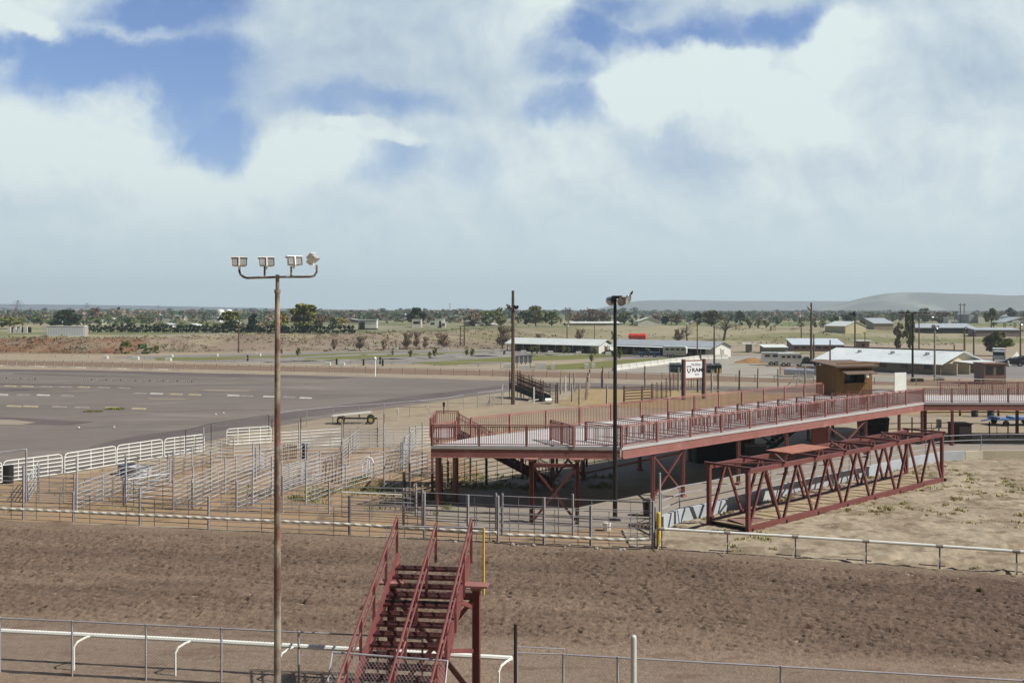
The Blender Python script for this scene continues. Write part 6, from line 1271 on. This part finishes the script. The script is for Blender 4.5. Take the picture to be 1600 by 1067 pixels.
def block(px, by, wpx, h, dep, label, material=BARM, name='utility_block', cat='block', bevel=.92, Y=None, group=None, rz=0.):
    p = gnd(px, by) if Y is None else at(px, Y); w = wpx*p.y/F; m = MB(); t = [Vector((x*w/2, y*dep/2, 0)) for x, y in ((-1, -1), (1, -1), (1, 1), (-1, 1))]; M_ = Matrix.Rotation(rz, 3, 'Z')
    m.hexa([p+M_ @ q for q in t]+[p+M_ @ Vector((q.x*(.8+.2*bevel), q.y*bevel, h*.72)) for q in t]); b = len(m.v)
    m.hexa([p+M_ @ Vector((q.x*.94, q.y*.94*bevel, h*.723)) for q in t]+[p+M_ @ Vector((q.x*.9, q.y*.9*bevel, h)) for q in t]); o = m.build(name, material); return tag(o, label, cat, group)
for (px, by, w, lab) in ((165, 560.5, 7, 'pale block beside the far rail, leftmost of the campground blocks'), (212, 562, 10, 'white block with a dark base, second of the campground blocks'), (265, 558.5, 10, 'upper flat white block above a darker block'), (263, 564, 9, 'darker block under the upper flat white block'), (336, 557, 9, 'pale block left of the pole with two lamps'), (403, 556.5, 9, 'white block right of the pole with two lamps'), (512, 571, 9, 'pale block left of a thin brown marker'), (534, 571.5, 9, 'pale block right of a thin brown marker'), (619, 546.5, 6, 'small orange tinted block on the campground road'), (696, 547, 9, 'dark and white block below the brown shrubs'), (777, 549, 9, 'pale blue block left of the white roofed stable')): block(px, by, w, .6, 1.1, lab)
for i, px in enumerate((818, 860, 904, 950)): block(px, 552.5+i*.9, 9, .75, 1.2, 'white block in front of the white roofed stable', group='white blocks before the stable')
for (px, by, w, h, lab) in ((793, 576, 13, .9, 'white block left of the lamp ring pole'), (820, 578, 16, .8, 'grey lidded box right of the lamp ring pole'), (845, 577.5, 18, 1.15, 'largest white block, right of the grey lidded box'), (916, 575.5, 7, .8, 'left white block of a pair below the sapling'), (927, 575, 6, .8, 'right white block of a pair below the sapling'), (864, 577, 6, 1., 'small upright white block at the end of the largest one')): block(px, by, w, h, 1.2, lab)
for i, px in enumerate((808, 815, 822, 829)): p = P(px, 577.5)+Vector((0, 4, 0)); m = MB(); m.box(p+Vector((0, 0, 1.5)), (.55, .5, 1.1)); m.box(p+Vector((0, 0, .5)), (.12, .12, 1.)); m.box(p+Vector((0, 0, 2.08)), (.62, .56, .06)); o = m.build('meter_box', mat('slate_blue_panel', (.15, .17, .25), (.11, .12, .18), .6)); tag(o, 'slate blue box in the row of four behind the grey lidded box', 'meter box', 'row of slate blue boxes')
for (px, by, lab) in ((387, 564, 'dark slim marker post right of the pole with two lamps'), (568, 571, 'short dark post left of the white marker'), (594, 569, 'tall dark blue marker post right of the white marker'), (598, 572, 'stubby dark post close right of the blue marker'), (526, 570, 'thin brown marker between two pale blocks')): p = P(px, by); m = MB(); m.box(p+Vector((0, 0, .55)), (.3, .3, 1.1+.4*(px == 594))); m.box(p+Vector((0, 0, 1.15+.2*(px == 594))), (.2, .2, .12)); o = m.build('marker_post', DARKSTEEL); tag(o, lab, 'post')
p = P(586, 588); m = MB(); m.tube(p, p+Vector((0, 0, 2.5)), .1, 8); m.lathe(p+Vector((0, 0, 2.5)), (0, 0, 1), [(0, .1), (.05, .2), (.25, .24), (.42, .14), (.46, .001)], 10); o = m.build('furlong_pole', WHITE); tag(o, 'white race marker pole with a ball top in the far rail', 'pole')
# manure / wood-chip heap
t_ = gnd(1180, 567); vs = []; gx_, gy_ = np.meshgrid(np.linspace(-4.2, 4.2, 44), np.linspace(-2.4, 2.4, 26)); r_ = np.sqrt((gx_/4.2)**2+(gy_/2.4)**2); gz_ = np.clip(1-r_, 0, 1)**.7*1.0*(.6+.8*fbm(gx_*1.1, gy_*1.1, 4, 3))-.03; o = grid_mesh('wood_chip_heap', gx_, gy_, gz_, None, mat('orange_wood_chips', (.33, .19, .07), (.22, .13, .055), .95, scale=3., fine=.3, bump=.8)); o.location = t_; tag(o, 'orange brown heap of manure and chips beside the white horse trailers', 'heap')
# dark loading chute
p0, p1 = P(796, 621), P(847, 627.5); lc = thing('loading_chute', 'dark green sloping livestock loading chute with slatted sides', 'chute', tuple(p0)); CH = mat('dark_green_chute_paint', (.02, .035, .032), (.016, .028, .026), .6); v_ = (p1-p0); un = Vector((-v_.y, v_.x, 0)).normalized()*1.1
for s in (0, 1): m = MB(); m.bar(p0+un*s+Vector((0, 0, 1.35)), p1+un*s+Vector((0, 0, .3)), .1, .62); m.build('side_beam', CH, lc)
m = MB(); m.hexa([p0+Vector((0, 0, 1.05)), p1+Vector((0, 0, .02)), p1+un+Vector((0, 0, .02)), p0+un+Vector((0, 0, 1.05)), p0+Vector((0, 0, 1.1)), p1+Vector((0, 0, .07)), p1+un+Vector((0, 0, .07)), p0+un+Vector((0, 0, 1.1))]); m.build('ramp', CH, lc)
for s in (0, 1):
    m = MB()
    for k in range(5): m.bar(p0+un*s+Vector((0, 0, 1.75+k*.26)), p1+un*s+Vector((0, 0, .7+k*.26)), .05, .12 if k % 2 else .07)
    m.build('side_slats', BROWNWOOD, lc)
    for f_, b in ((0, .0), (.09, 0.), (.37, 0.), (.45, 0.), (.72, 0.), (.8, 0.), (1., 0.)): q = p0.lerp(p1, f_)+un*s; m = MB(); m.bar(q, q+Vector((0, 0, 3.15-1.15*f_)), .09); m.build('post', BROWNWOOD, lc)
m = MB(); q = P(799, 622)
for k in range(5): m.bar(q+Vector((-.3, -.1, 1.5+k*.33)), q+Vector((.3, -.1, 1.5+k*.33)), .05)
m.build('ladder', BROWNWOOD, lc)
pipe_run(gp((849, 627.5), (868, 630)), 'short dark pipe panel at the foot of the loading chute', material=DARKPIPE, h=1.9, rails=6, bay=3)
m = MB(); q = P(857, 631); m.lathe(q+Vector((-.35, 0, .32)), (1, 0, 0), [(0, .001), (0, .3), (.7, .3), (.7, .001)], 12); o = m.build('barrel', WHITE); tag(o, 'white barrel lying on its side at the foot of the loading chute', 'barrel')
p = P(799.5, 629); m = MB(); m.bar(p, p+Vector((0, 0, 1.2)), .14); o = m.build('white_post', WHITE); tag(o, 'short white post left of the lamp ring pole foot', 'post'); p = P(834.5, 630.5); m = MB(); m.bar(p, p+Vector((0, 0, 1.75)), .16); m.bar(p+Vector((-.6, -.1, .3)), p+Vector((.5, .1, .45)), .08); o = m.build('white_post', WHITE); tag(o, 'taller white post standing in front of the loading chute', 'post')
def wood_fence(pts, h, label, pm, rails=(), rm=BROWNWOOD, step=3., r=.11, jit=.3, name='post_fence', wires=0):
    t = thing(name, label, 'fence', (pts[0][0], pts[0][1], 0))
    for i, (a, b) in enumerate(zip(pts, pts[1:])):
        a = Vector((a[0], a[1], 0)); b = Vector((b[0], b[1], 0)); n = max(1, round((b-a).length/step))
        for k in range(n+(i == len(pts)-2)): q = a.lerp(b, k/n); m = MB(); m.tube(q, q+Vector((random.uniform(-.04, .04), 0, h+random.uniform(-jit, jit))), r, 6, r*.85); m.build('post', pm if isinstance(pm, bpy.types.Material) else random.choice(pm), t)
        if rails:
            m = MB()
            for z in rails: m.bar(a+Vector((0, -.1, z)), b+Vector((0, -.1, z)), .05, .13)
            m.build('rails', rm, t)
        if wires:
            m = MB()
            for z in np.linspace(.3, h-.15, wires): m.tube(a+Vector((0, 0, z)), b+Vector((0, 0, z)), .012, 3, caps=False)
            m.build('wires', WIRE, t)
    return t
HAY = mat('golden_straw_litter', (.32, .235, .125), (.25, .185, .10), .95, scale=.4, fine=.2, bump=.5, world=True, spec=.1)
sheet('straw_ground', [G(868, 634), G(905, 607), G(1000, 609), G(1100, 611), G(1220, 617), G(1300, 622), G(1180, 640), G(1060, 640), G(960, 636)], .021, HAY, .6, 1.5)
wood_fence([P(871, 630), P(916, 625), P(921, 600)], 1.9, 'weathered post fence right of the loading chute', (GREYWOOD, BROWNWOOD, GREYWOOD), wires=3, step=2.6); wood_fence([P(876, 616), P(897, 607), P(940, 604.5)], 2.2, 'pale post row along the lot edge right of the chute', (GREYWOOD, CREAMPIPE), wires=4, step=3.2)
wood_fence([P(905, 633), P(948, 632)], 2.1, 'pair of grey posts with a top pole left of the yellow brown pen', GREYWOOD, step=6); wood_fence([P(942, 607), P(1008, 609), P(1060, 611), P(1112, 613)], 3.0, 'tall grey post and wire fence behind the straw pen', GREYWOOD, wires=5, step=6, r=.13)
pb = wood_fence([P(975, 631), P(1003, 629), P(1019, 628)], 1.9, 'brown plank pen filled with straw, left of the sign', BROWNWOOD, (.2, .5, .8, 1.1, 1.4, 1.7), step=2.4, name='plank_pen'); pipe_run([P(1019, 627), P(1048, 620)], 'brown pipe panels closing the right side of the straw pen', material=BROWNWOOD, h=1.8, rails=7, bay=1.6); pipe_run([P(1046, 611), P(1066, 607), P(1094, 606)], 'brown pipe fence seen beneath the sign panel', material=BROWNWOOD, h=2.1, rails=7, bay=1.7)
wood_fence([P(1090, 613), P(1122, 615), P(1155, 611), P(1184, 610), P(1216, 607), P(1300, 606)], 2.6, 'dark and pale posts with wire right of the sign', (GREYWOOD, BROWNWOOD), wires=5, step=4.6)
m = MB(); a, b = P(1102, 618), P(1137, 617.5); m.tube(a+Vector((0, 0, .5)), b+Vector((0, 0, .7)), .05, 6); o = m.build('pole_rail', GREYWOOD); tag(o, 'thin pale pole lying across the straw ground right of the sign', 'rail')
m = MB(); q0 = P(1244, 603); 
for (dx, dz, e) in ((-1.2, 0, (1.3, 1.3)), (0, 0, (.5, 1.9)), (1.2, 0, (-1.2, 1.7)), (-.8, .5, (2.0, .3))): m.tube(q0+Vector((dx, 0, dz)), q0+Vector((dx+e[0], .3, dz+e[1])), .06, 5)
o = m.build('tangled_frame', GREYWOOD); tag(o, 'tangle of pale pipes in front of the far rail, left of the kiosk', 'pipes')
chain_fence([P(440, 690), P(470, 678)][:0] or [G(425, 690), G(470, 687), G(600, 680)], 1.7, 'rusty T post fence behind the rear pens', 3.2, 't_post_fence', mat('rusty_t_post', (.16, .06, .045), (.11, .045, .035), .85), .04, .3, .004, False)
chain_fence([G(436, 672), G(520, 662), G(600, 656), G(640, 652), G(700, 645), G(724, 640)], 1.5, 'thin grey wire fence along the edge of the infield lot', 3.4, 'wire_fence', GALVDULL, .03, .22, .003, True)
chain_fence([G(746, 638), G(784, 633), G(786, 622)], 1.6, 'short piece of wire fence left of the loading chute', 2.4, 'wire_fence', GALVDULL, .035, .22, .003, True)
chain_fence([G(290, 712), G(330, 699), G(420, 683)], 1.75, 'thin wire fence with dark posts behind the white panels', 4.5, 'wire_fence', DARKPIPE, .035, .3, .003, True)
for (px, by, lab) in ((621, 657, 'white meter stub at the wire fence nearest the hay wagon'), (668, 650, 'white meter stub second along the wire fence'), (693.5, 646, 'dark meter stub third along the wire fence'), (772, 634, 'grey meter stub inside the short piece of wire fence')): p = P(px, by); m = MB(); m.box(p+Vector((0, 0, .4)), (.1, .1, .8)); m.box(p+Vector((0, 0, .9)), (.22, .2, .4)); o = m.build('meter_stub', DARKSTEEL if 'dark' in lab else CREAMPIPE); tag(o, lab, 'post')
# wheel stops in the lot
STOPW = mat('white_wheel_stop', (.6, .58, .54), (.45, .43, .4), .85, scale=2., fine=.1); STOPY = mat('yellow_wheel_stop', (.46, .39, .24), (.36, .31, .2), .85, scale=2., fine=.1); STOPG = mat('worn_wheel_stop', (.33, .30, .28), (.25, .22, .21), .9, scale=2., fine=.12)
def stop(px, by, wpx, m_, label, group, sl=1.2):
    a, b = P(px, by), P(px+wpx, by+wpx*.035); d = (b-a).normalized(); n_ = Vector((-d.y, d.x, 0)); m = MB(); pr = [(-.24, 0), (.24, 0), (.06, .13), (-.06, .13)]; vs = [a+n_*y+Vector((0, 0, z+.01)) for y, z in pr]+[b+n_*y+Vector((0, 0, z+.01)) for y, z in pr]; m.add(vs, [(3, 2, 1, 0), (4, 5, 6, 7), (0, 1, 5, 4), (1, 2, 6, 5), (2, 3, 7, 6), (3, 0, 4, 7)]); tag(m.build('wheel_stop', m_), label, 'wheel stop', group)
for i in range(14): px = -10+i*17.2*1.25; stop(px, 571.6+.0215*px+(.6 if i > 3 else 0), 13, STOPG if i % 3 else STOPW, 'worn wheel stop in the farthest row, just before the far rail', 'farthest row of wheel stops')
for px, by, m_, l in ((8, 603.6, STOPY, 'yellowed wheel stop leftmost of the second row'), (35, 604, STOPY, 'faded yellow wheel stop second of its row'), (64, 604.4, STOPG, 'worn grey wheel stop third of its row'), (94, 604.9, STOPG, 'broken dark edged wheel stop fourth of its row'), (123, 605.3, STOPY, 'bright yellow wheel stop in the second row'), (154, 605.9, STOPG, 'grey wheel stop right of the bright yellow one'), (186, 606.5, STOPG, 'last grey wheel stop of the second row')): stop(px, by, 16, m_, l, 'second row of wheel stops')
for px, by, m_, l in ((-6, 617, STOPW, 'white wheel stop at the left edge, third row'), (28, 617.3, STOPG, 'broken grey wheel stop of the third row'), (59, 617.8, STOPW, 'brightest white wheel stop of the third row'), (97, 618.7, STOPG, 'grey wheel stop ending the left part of the third row'), (210, 615, STOPG, 'grey wheel stop right of the wide gap'), (236, 615.4, STOPW, 'white wheel stop left of two yellow ones'), (267, 616.3, STOPY, 'left of two yellow wheel stops in the lot'), (296, 617.2, STOPY, 'right of two yellow wheel stops in the lot'), (356, 618.3, STOPW, 'white wheel stop left of the rusty pole'), (377, 619.2, STOPG, 'grey wheel stop nearest left of the rusty pole'), (412, 620, STOPW, 'pale wheel stop passing behind the rusty pole'), (443, 621, STOPG, 'pale wheel stop right of the rusty pole'), (469, 622.2, STOPW, 'white wheel stop second right of the rusty pole')): stop(px, by, 17, m_, l, 'third row of wheel stops')
for px, by, m_, l in ((12, 635, STOPY, 'yellow worn wheel stop leftmost of the nearest row'), (38, 635.3, STOPY, 'long yellowed wheel stop second of the nearest row'), (83, 636, STOPG, 'grey wheel stop third of the nearest row'), (118, 637, STOPG, 'grey wheel stop fourth of the nearest row'), (166, 637.6, STOPY, 'pale yellow wheel stop with green grass before it'), (207, 639, STOPY, 'thin yellow wheel stop rightmost of the nearest row')): stop(px, by, 20, m_, l, 'nearest row of wheel stops')
def stripe_stop(px, by):
    m = MB(); t = thing('striped_wheel_stop', 'low black and white striped wheel stop in the dotted row', 'wheel stop', tuple(P(px, by)), 0, 'dotted row of striped wheel stops')
    for k in (0, 1):
        m = MB()
        for i in range(5): a = P(px+i*2.9+k*1.45, by+.1*i); b = P(px+i*2.9+k*1.45+1.45, by+.1*i); m.hexa([a, b, b+Vector((0, .35, 0)), a+Vector((0, .35, 0))]+[q_+Vector((0, 0, .16)) for q_ in (a, b, b+Vector((0, .25, 0)), a+Vector((0, .25, 0)))])
        m.build(('white_block', 'black_block')[k], (WHITE, BLACKPAINT)[k], t)
for px in (-5, 17, 40, 128, 151, 174, 197, 219, 240, 262, 285): stripe_stop(px, 591.4+px*.018)
for (px, by) in ((337, 648, ), (349, 646), (123, 669), (178, 668)): p = P(px, by); m = MB(); m.lathe(p, (0, 0, 1), [(0, .1), (.07, .12), (.12, .06), (.13, .001)], 7); o = m.build('pale_stone', STOPW); tag(o, 'small pale stone lying on the lot', 'stone', 'pale stones on the lot')
# stock tanks, pallet gate and oddments in the pens
def tank(p, r, h, label, m_): m = MB(); m.lathe(p, (0, 0, 1), [(0, r), (h*.33, r), (h*.35, r*1.015), (h*.38, r), (h*.66, r), (h*.68, r*1.015), (h*.71, r), (h, r), (h+.02, r*1.02), (h, r*.96), (h*.75, r*.95), (h*.7, .001)], 22); o = m.build('stock_tank', m_); tag(o, label, 'tank')
tank(P(219, 745), .66, .62, 'round galvanised stock tank in the left pen', GALV); tank(P(199, 741), .56, .6, 'darker blue grey stock tank left of the galvanised one', mat('blue_grey_tank', (.12, .14, .18), (.09, .11, .14), .5))
m = MB(); a, b = P(440, 721), P(463, 720)
for i in range(9): q = a.lerp(b, i/8); m.box(q+Vector((0, 0, .62)), (.075, .03, 1.05+random.uniform(-.03, .03)), 0, Matrix.Rotation(random.uniform(-.05, .05), 3, 'Y'))
for z in (.3, .95): m.bar(a+Vector((0, .03, z)), b+Vector((0, .03, z)), .03, .1)
o = m.build('pallet_gate', mat('tan_pallet_wood', (.30, .22, .14), (.22, .15, .10), .9, fine=.15)); tag(o, 'tan wooden pallet used as a gate right of the rusty lamp pole', 'gate')
m = MB(); p = P(475.5, 717); 
for k in range(4): m.box(p+Vector((0, 0, .15+k*.27)), (.42, .3, .14))
m.box(p+Vector((0, .1, .5)), (.3, .06, 1.)); o = m.build('feed_rack', BLACKPAINT); tag(o, 'small black slatted rack right of the pallet gate', 'rack')
m = MB(); p = P(575, 748); m.path([p+Vector((-.33, 0, 0)), p+Vector((-.36, 0, .9)), p+Vector((-.2, 0, 1.22)), p+Vector((0, 0, 1.3)), p+Vector((.2, 0, 1.22)), p+Vector((.36, 0, .9)), p+Vector((.33, 0, 0))], .045, 6); m.tube(p+Vector((-.12, 0, .1)), p+Vector((-.06, 0, 1.25)), .03); m.tube(p+Vector((.12, 0, .1)), p+Vector((.06, 0, 1.25)), .03); m.bar(p+Vector((-.3, 0, .45)), p+Vector((.3, 0, .45)), .05, .1); o = m.build('head_gate', WHITE); tag(o, 'white arched cattle headgate on the bright pipe run', 'headgate')
m = MB(); p = P(6, 757)+Vector((0, .5, 0)); m.lathe(p, (0, 0, 1), [(0, .28), (.3, .29), (.32, .31), (.34, .29), (.66, .29), (.68, .31), (.7, .29), (1.05, .28), (1.05, .001)], 14); o = m.build('barrel', BLACKPAINT); tag(o, 'tall black barrel behind the white panel at the far left', 'barrel')
for px, by, lab in ((948, 829, 'white plastic bucket on the ground near the black pole'),): p = P(px, by); m = MB(); m.lathe(p, (0, 0, 1), [(0, .15), (.02, .16), (.34, .19), (.36, .205), (.39, .2), (.39, .001)], 16); o = m.build('bucket', WHITE); tag(o, lab, 'bucket')
m = MB(); p = P(1013, 806); m.lathe(p, (0, 0, 1), [(0, .24), (.7, .28), (.72, .3), (.78, .3), (.78, .001)], 14); o = m.build('trash_can', BLACKPAINT); tag(o, 'black bin beside the pads right of the black pole', 'bin')
for i in range(26):
    px = random.uniform(640, 1015); p = P(px, 845+(px-800)*.045+random.uniform(4, 9)); r_ = random.uniform(.04, .11); m = MB(); m.lathe(p+Vector((0, 0, .02)), (random.uniform(-.3, .3), random.uniform(-.3, .3), 1), [(0, r_*.8), (r_*.4, r_), (r_*.9, r_*.6), (r_*1.1, .001)], 6); o = m.build('stone', STOPG); tag(o, 'small broken stone along the track edge below the pipe gates', 'stone', 'stones along the track edge')
m = MB(); a, b = P(987, 826), P(1016, 829)
for k in range(6): m.bar(a.lerp(b, k/5)+Vector((0, -.35, .12+.02*k)), a.lerp(b, k/5)+Vector((.1, .45, .16)), .09, .05)
m.bar(a+Vector((0, 0, .08)), b+Vector((0, 0, .08)), .1, .1); m.bar(a+Vector((0, .4, .08)), b+Vector((0, .4, .08)), .1, .1); o = m.build('plank_stack', BROWNWOOD); tag(o, 'low heap of dark brown planks left of the timber post', 'planks')
m = MB(); a = P(1022, 844); m.bar(a+Vector((-1.1, 0, .7)), a+Vector((.1, .2, .05)), .08); o = m.build('loose_timber', DARKSTEEL); 
o['label'] = 'dark timber leaning on the pipe gates left of the yellow bollard'; o['category'] = 'timber'
# under and behind the deck
def onpad(px, by): return P(px, by)
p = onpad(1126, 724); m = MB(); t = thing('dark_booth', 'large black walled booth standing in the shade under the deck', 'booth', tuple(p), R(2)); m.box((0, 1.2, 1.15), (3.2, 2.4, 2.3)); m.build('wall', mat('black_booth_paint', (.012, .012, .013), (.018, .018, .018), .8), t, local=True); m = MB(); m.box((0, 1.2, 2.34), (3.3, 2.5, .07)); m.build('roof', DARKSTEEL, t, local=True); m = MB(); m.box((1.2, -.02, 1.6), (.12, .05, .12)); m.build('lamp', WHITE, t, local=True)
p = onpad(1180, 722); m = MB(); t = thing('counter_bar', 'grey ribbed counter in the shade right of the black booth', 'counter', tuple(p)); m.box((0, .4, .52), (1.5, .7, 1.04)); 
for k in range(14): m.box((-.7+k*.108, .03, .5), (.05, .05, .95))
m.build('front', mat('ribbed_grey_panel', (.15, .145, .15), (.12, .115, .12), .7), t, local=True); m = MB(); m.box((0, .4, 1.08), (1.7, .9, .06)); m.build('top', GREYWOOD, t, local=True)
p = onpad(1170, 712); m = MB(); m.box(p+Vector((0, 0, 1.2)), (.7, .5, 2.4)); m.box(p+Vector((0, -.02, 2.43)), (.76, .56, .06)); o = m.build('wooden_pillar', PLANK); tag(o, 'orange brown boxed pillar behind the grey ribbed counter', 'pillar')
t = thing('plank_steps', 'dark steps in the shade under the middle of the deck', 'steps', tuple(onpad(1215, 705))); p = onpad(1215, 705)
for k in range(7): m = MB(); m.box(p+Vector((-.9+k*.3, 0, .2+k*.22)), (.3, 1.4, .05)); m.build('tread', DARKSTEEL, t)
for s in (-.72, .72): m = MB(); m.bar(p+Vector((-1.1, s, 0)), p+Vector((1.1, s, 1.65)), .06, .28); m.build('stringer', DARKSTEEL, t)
p = P(1281, 714); m = MB(); m.hexa([p+q_ for q_ in (Vector((-.72, -.62, .75)), Vector((.72, .62, .75)), Vector((.69, .66, .75)), Vector((-.75, -.58, .75)), Vector((-.72, -.62, 2.0)), Vector((.72, .62, 2.0)), Vector((.69, .66, 2.0)), Vector((-.75, -.58, 2.0)))]); m.bar(p+Vector((-.6, -.5, 0)), p+Vector((-.6, -.5, .8)), .08); m.bar(p+Vector((.6, .55, 0)), p+Vector((.6, .55, .8)), .08); o = m.build('red_board', mat('dull_red_board', (.30, .07, .055), (.25, .058, .048), .6)); tag(o, 'plain dull red board between two deck columns behind the footbridge', 'board')
p = P(1505, 691); t = thing('storage_cabinet', 'dark brown cabinet with a grey mauve front under the far walkway', 'cabinet', tuple(p)); m = MB(); m.box((0, .6, .68), (1.28, 1.2, 1.36)); m.build('case', mat('dark_brown_cabinet', (.045, .03, .028), (.035, .024, .022), .7), t, local=True); m = MB(); m.box((.12, -.02, .66), (.86, .05, 1.1)); m.build('door', mat('mauve_grey_panel', (.22, .18, .19), (.19, .155, .165), .7), t, local=True); m = MB(); m.box((0, .55, 1.4), (1.4, 1.4, .06)); m.build('top', DARKSTEEL, t, local=True)
pipe_run([P(1345, 684), P(1425, 682), P(1485, 681)], 'low brown rail fence left of the dark brown cabinet', material=BROWNWOOD, h=1.05, rails=3, bay=2.2, stays=1, r=.03); pipe_run([P(1485, 681), P(1546, 682), P(1575, 684), P(1640, 690)], 'low brown rail fence right of the dark brown cabinet', material=BROWNWOOD, h=1.05, rails=2, bay=2.8, stays=1, r=.03)
p = P(1467, 683); m = MB(); m.tube(p, p+Vector((0, 0, .75)), .05, 6); m.lathe(p+Vector((0, 0, .75)), (0, 0, 1), [(0, .001), (0, .2), (.62, .2), (.66, .15), (.68, .001)], 14); m.tube(p+Vector((-.1, 0, .9)), p+Vector((-.75, 0, .35)), .03, 6); o = m.build('water_can', WHITE); tag(o, 'white cylinder on a stand with a slanting pipe beside the walkway column', 'tank')
wood_fence([P(1440, 651), P(1500, 650), P(1560, 650), P(1650, 652)], 1.3, 'brown board corral fence with golden straw behind the far walkway', BROWNWOOD, (.4, .8, 1.15), step=3.4, name='corral_fence'); sheet('straw_strip', [G(1390, 648), G(1700, 648), G(1700, 636), G(1390, 636)], .021, HAY, .4, 1.5)
for px, lab in ((1523, 'left of two dark barrels at the straw corral'), (1548, 'right of two dark barrels at the straw corral')): p = P(px, 651); m = MB(); m.lathe(p, (0, 0, 1), [(0, .3), (.28, .31), (.3, .33), (.33, .31), (.6, .31), (.62, .33), (.65, .31), (.9, .3), (.9, .001)], 14); o = m.build('barrel', mat('dark_blue_barrel', (.03, .045, .06), (.022, .035, .048), .5)); tag(o, lab, 'barrel')
# pink board fence with the long silver culvert near the silver barn
wood_fence([P(1219, 588), P(1245, 586), P(1312, 590)], 1.5, 'dusty pink board fence left of the silver barn', PINKW, (.15, .35, .55, .75, .95, 1.15, 1.35), PINKW, step=4., r=.08, jit=.05, name='board_fence')
p0, p1 = P(1226, 588.5), P(1272, 590.5); m = MB(); d = (p1-p0); L = d.length; m.lathe(p0+Vector((0, -.4, .75)), d, [(x*L/40, .58+.04*(x % 2)) for x in range(41)], 16); o = m.build('culvert_pipe', mat('shiny_corrugated_steel', (.55, .57, .6), (.4, .42, .46), .35, .5), smooth=False); tag(o, 'long shiny corrugated pipe lying in front of the pink board fence', 'pipe')
block(1433, 596, 16, .5, 1.2, 'dark low bench left of the grey lamp pole foot', DARKSTEEL, 'low_bench', 'bench', Y=140); block(1468, 594, 10, .4, 1.2, 'dark low bench right of the grey lamp pole foot', DARKSTEEL, 'low_bench', 'bench', Y=143)
p = P(1506, 580); m = MB(); m.lathe(p, (0, 0, 1), [(0, .35), (.05, .35), (.06, .2), (.75, .05), (.76, .001)], 10); o = m.build('traffic_cone', mat('orange_cone', (.7, .12, .05), None, .5)); tag(o, 'orange red cone beside the dark blue car', 'cone')
wood_fence([P(1470, 582), P(1500, 580)], 1.0, 'cream rail fence outside the silver barn openings', MATS['cream_barn_wall'], (.5, .95), MATS['cream_barn_wall'], step=3, name='rail_fence', jit=.02)
wood_fence([P(1525, 596), P(1537, 599)], 1.2, 'dark board fence at the left of the tan booth', BROWNWOOD, (.3, .6, .9), step=1.6, name='rail_fence', jit=.05)
barrier(P(1575, 573), P(1590, 556), 'long pale barrier wall near the right picture edge', 'edge barrier')

# ------------------------------------------------------------------ far woods that read as one mass
rs = np.random.RandomState(5); vs, fs, mi = [], [], []
for (x0, x1, Y0, Y1, zt0, zt1, n) in ((-200, 900, 1250, 2600, 3.5, 7.5, 2600), (850, 1900, 1250, 2600, 3, 6.5, 2200), (-100, 800, 720, 1100, 3, 7, 700), (1020, 1700, 700, 1100, 2.5, 5.5, 700), (-100, 760, 480, 720, 1.5, 4.2, 300), (1050, 1700, 560, 720, 1.5, 3.5, 160)):
    for i in range(n):
        Yc = rs.uniform(Y0, Y1); px = rs.uniform(x0, x1); c = at(px, Yc); h = rs.uniform(zt0, zt1); w = h*rs.uniform(.5, 1.1); k = rs.randint(3)
        for j in range(16):
            u = rs.normal(size=3); u /= np.linalg.norm(u); q = np.array(c)+np.array((rs.normal()*w*.45, rs.normal()*w*.45, h*.5+rs.uniform(-.5, .42)*h)); e = np.cross(u, rs.normal(size=3)); e /= np.linalg.norm(e); s = rs.uniform(.14, .3)*h
            b = len(vs); vs += [tuple(q-u*s-e*s*.6), tuple(q+u*s*.4-e*s*.7), tuple(q+u*s+e*s*.5), tuple(q-u*s*.3+e*s*.8)]; fs.append((b, b+1, b+2, b+3)); mi.append(k)
me = bpy.data.meshes.new('far_woods'); me.from_pydata(vs, [], fs); 
for k in ('blue', 'dark', 'brown'): me.materials.append(LEAF[k])
me.polygons.foreach_set('material_index', mi); me.update(); o = bpy.data.objects.new('far_woods', me); link(o); tag(o, kind='stuff')
# ------------------------------------------------------------------ haze
HAZE = 2.2e-4
m = MB(); m.hexa([(-9000, -120, -2.2), (9000, -120, -2.2), (9000, 5600, -2.2), (-9000, 5600, -2.2), (-9000, -120, 140), (9000, -120, 140), (9000, 5600, 140), (-9000, 5600, 140)])
hm = bpy.data.materials.new('haze_air'); hm.use_nodes = True; N = hm.node_tree.nodes; N.clear(); ou = N.new('ShaderNodeOutputMaterial'); pv = N.new('ShaderNodeVolumePrincipled'); pv.inputs['Color'].default_value = (.78, .91, 1., 1); pv.inputs['Density'].default_value = HAZE; pv.inputs['Anisotropy'].default_value = .1; hm.node_tree.links.new(pv.outputs[0], ou.inputs['Volume'])
o = m.build('haze', hm, base=False); tag(o, kind='stuff')
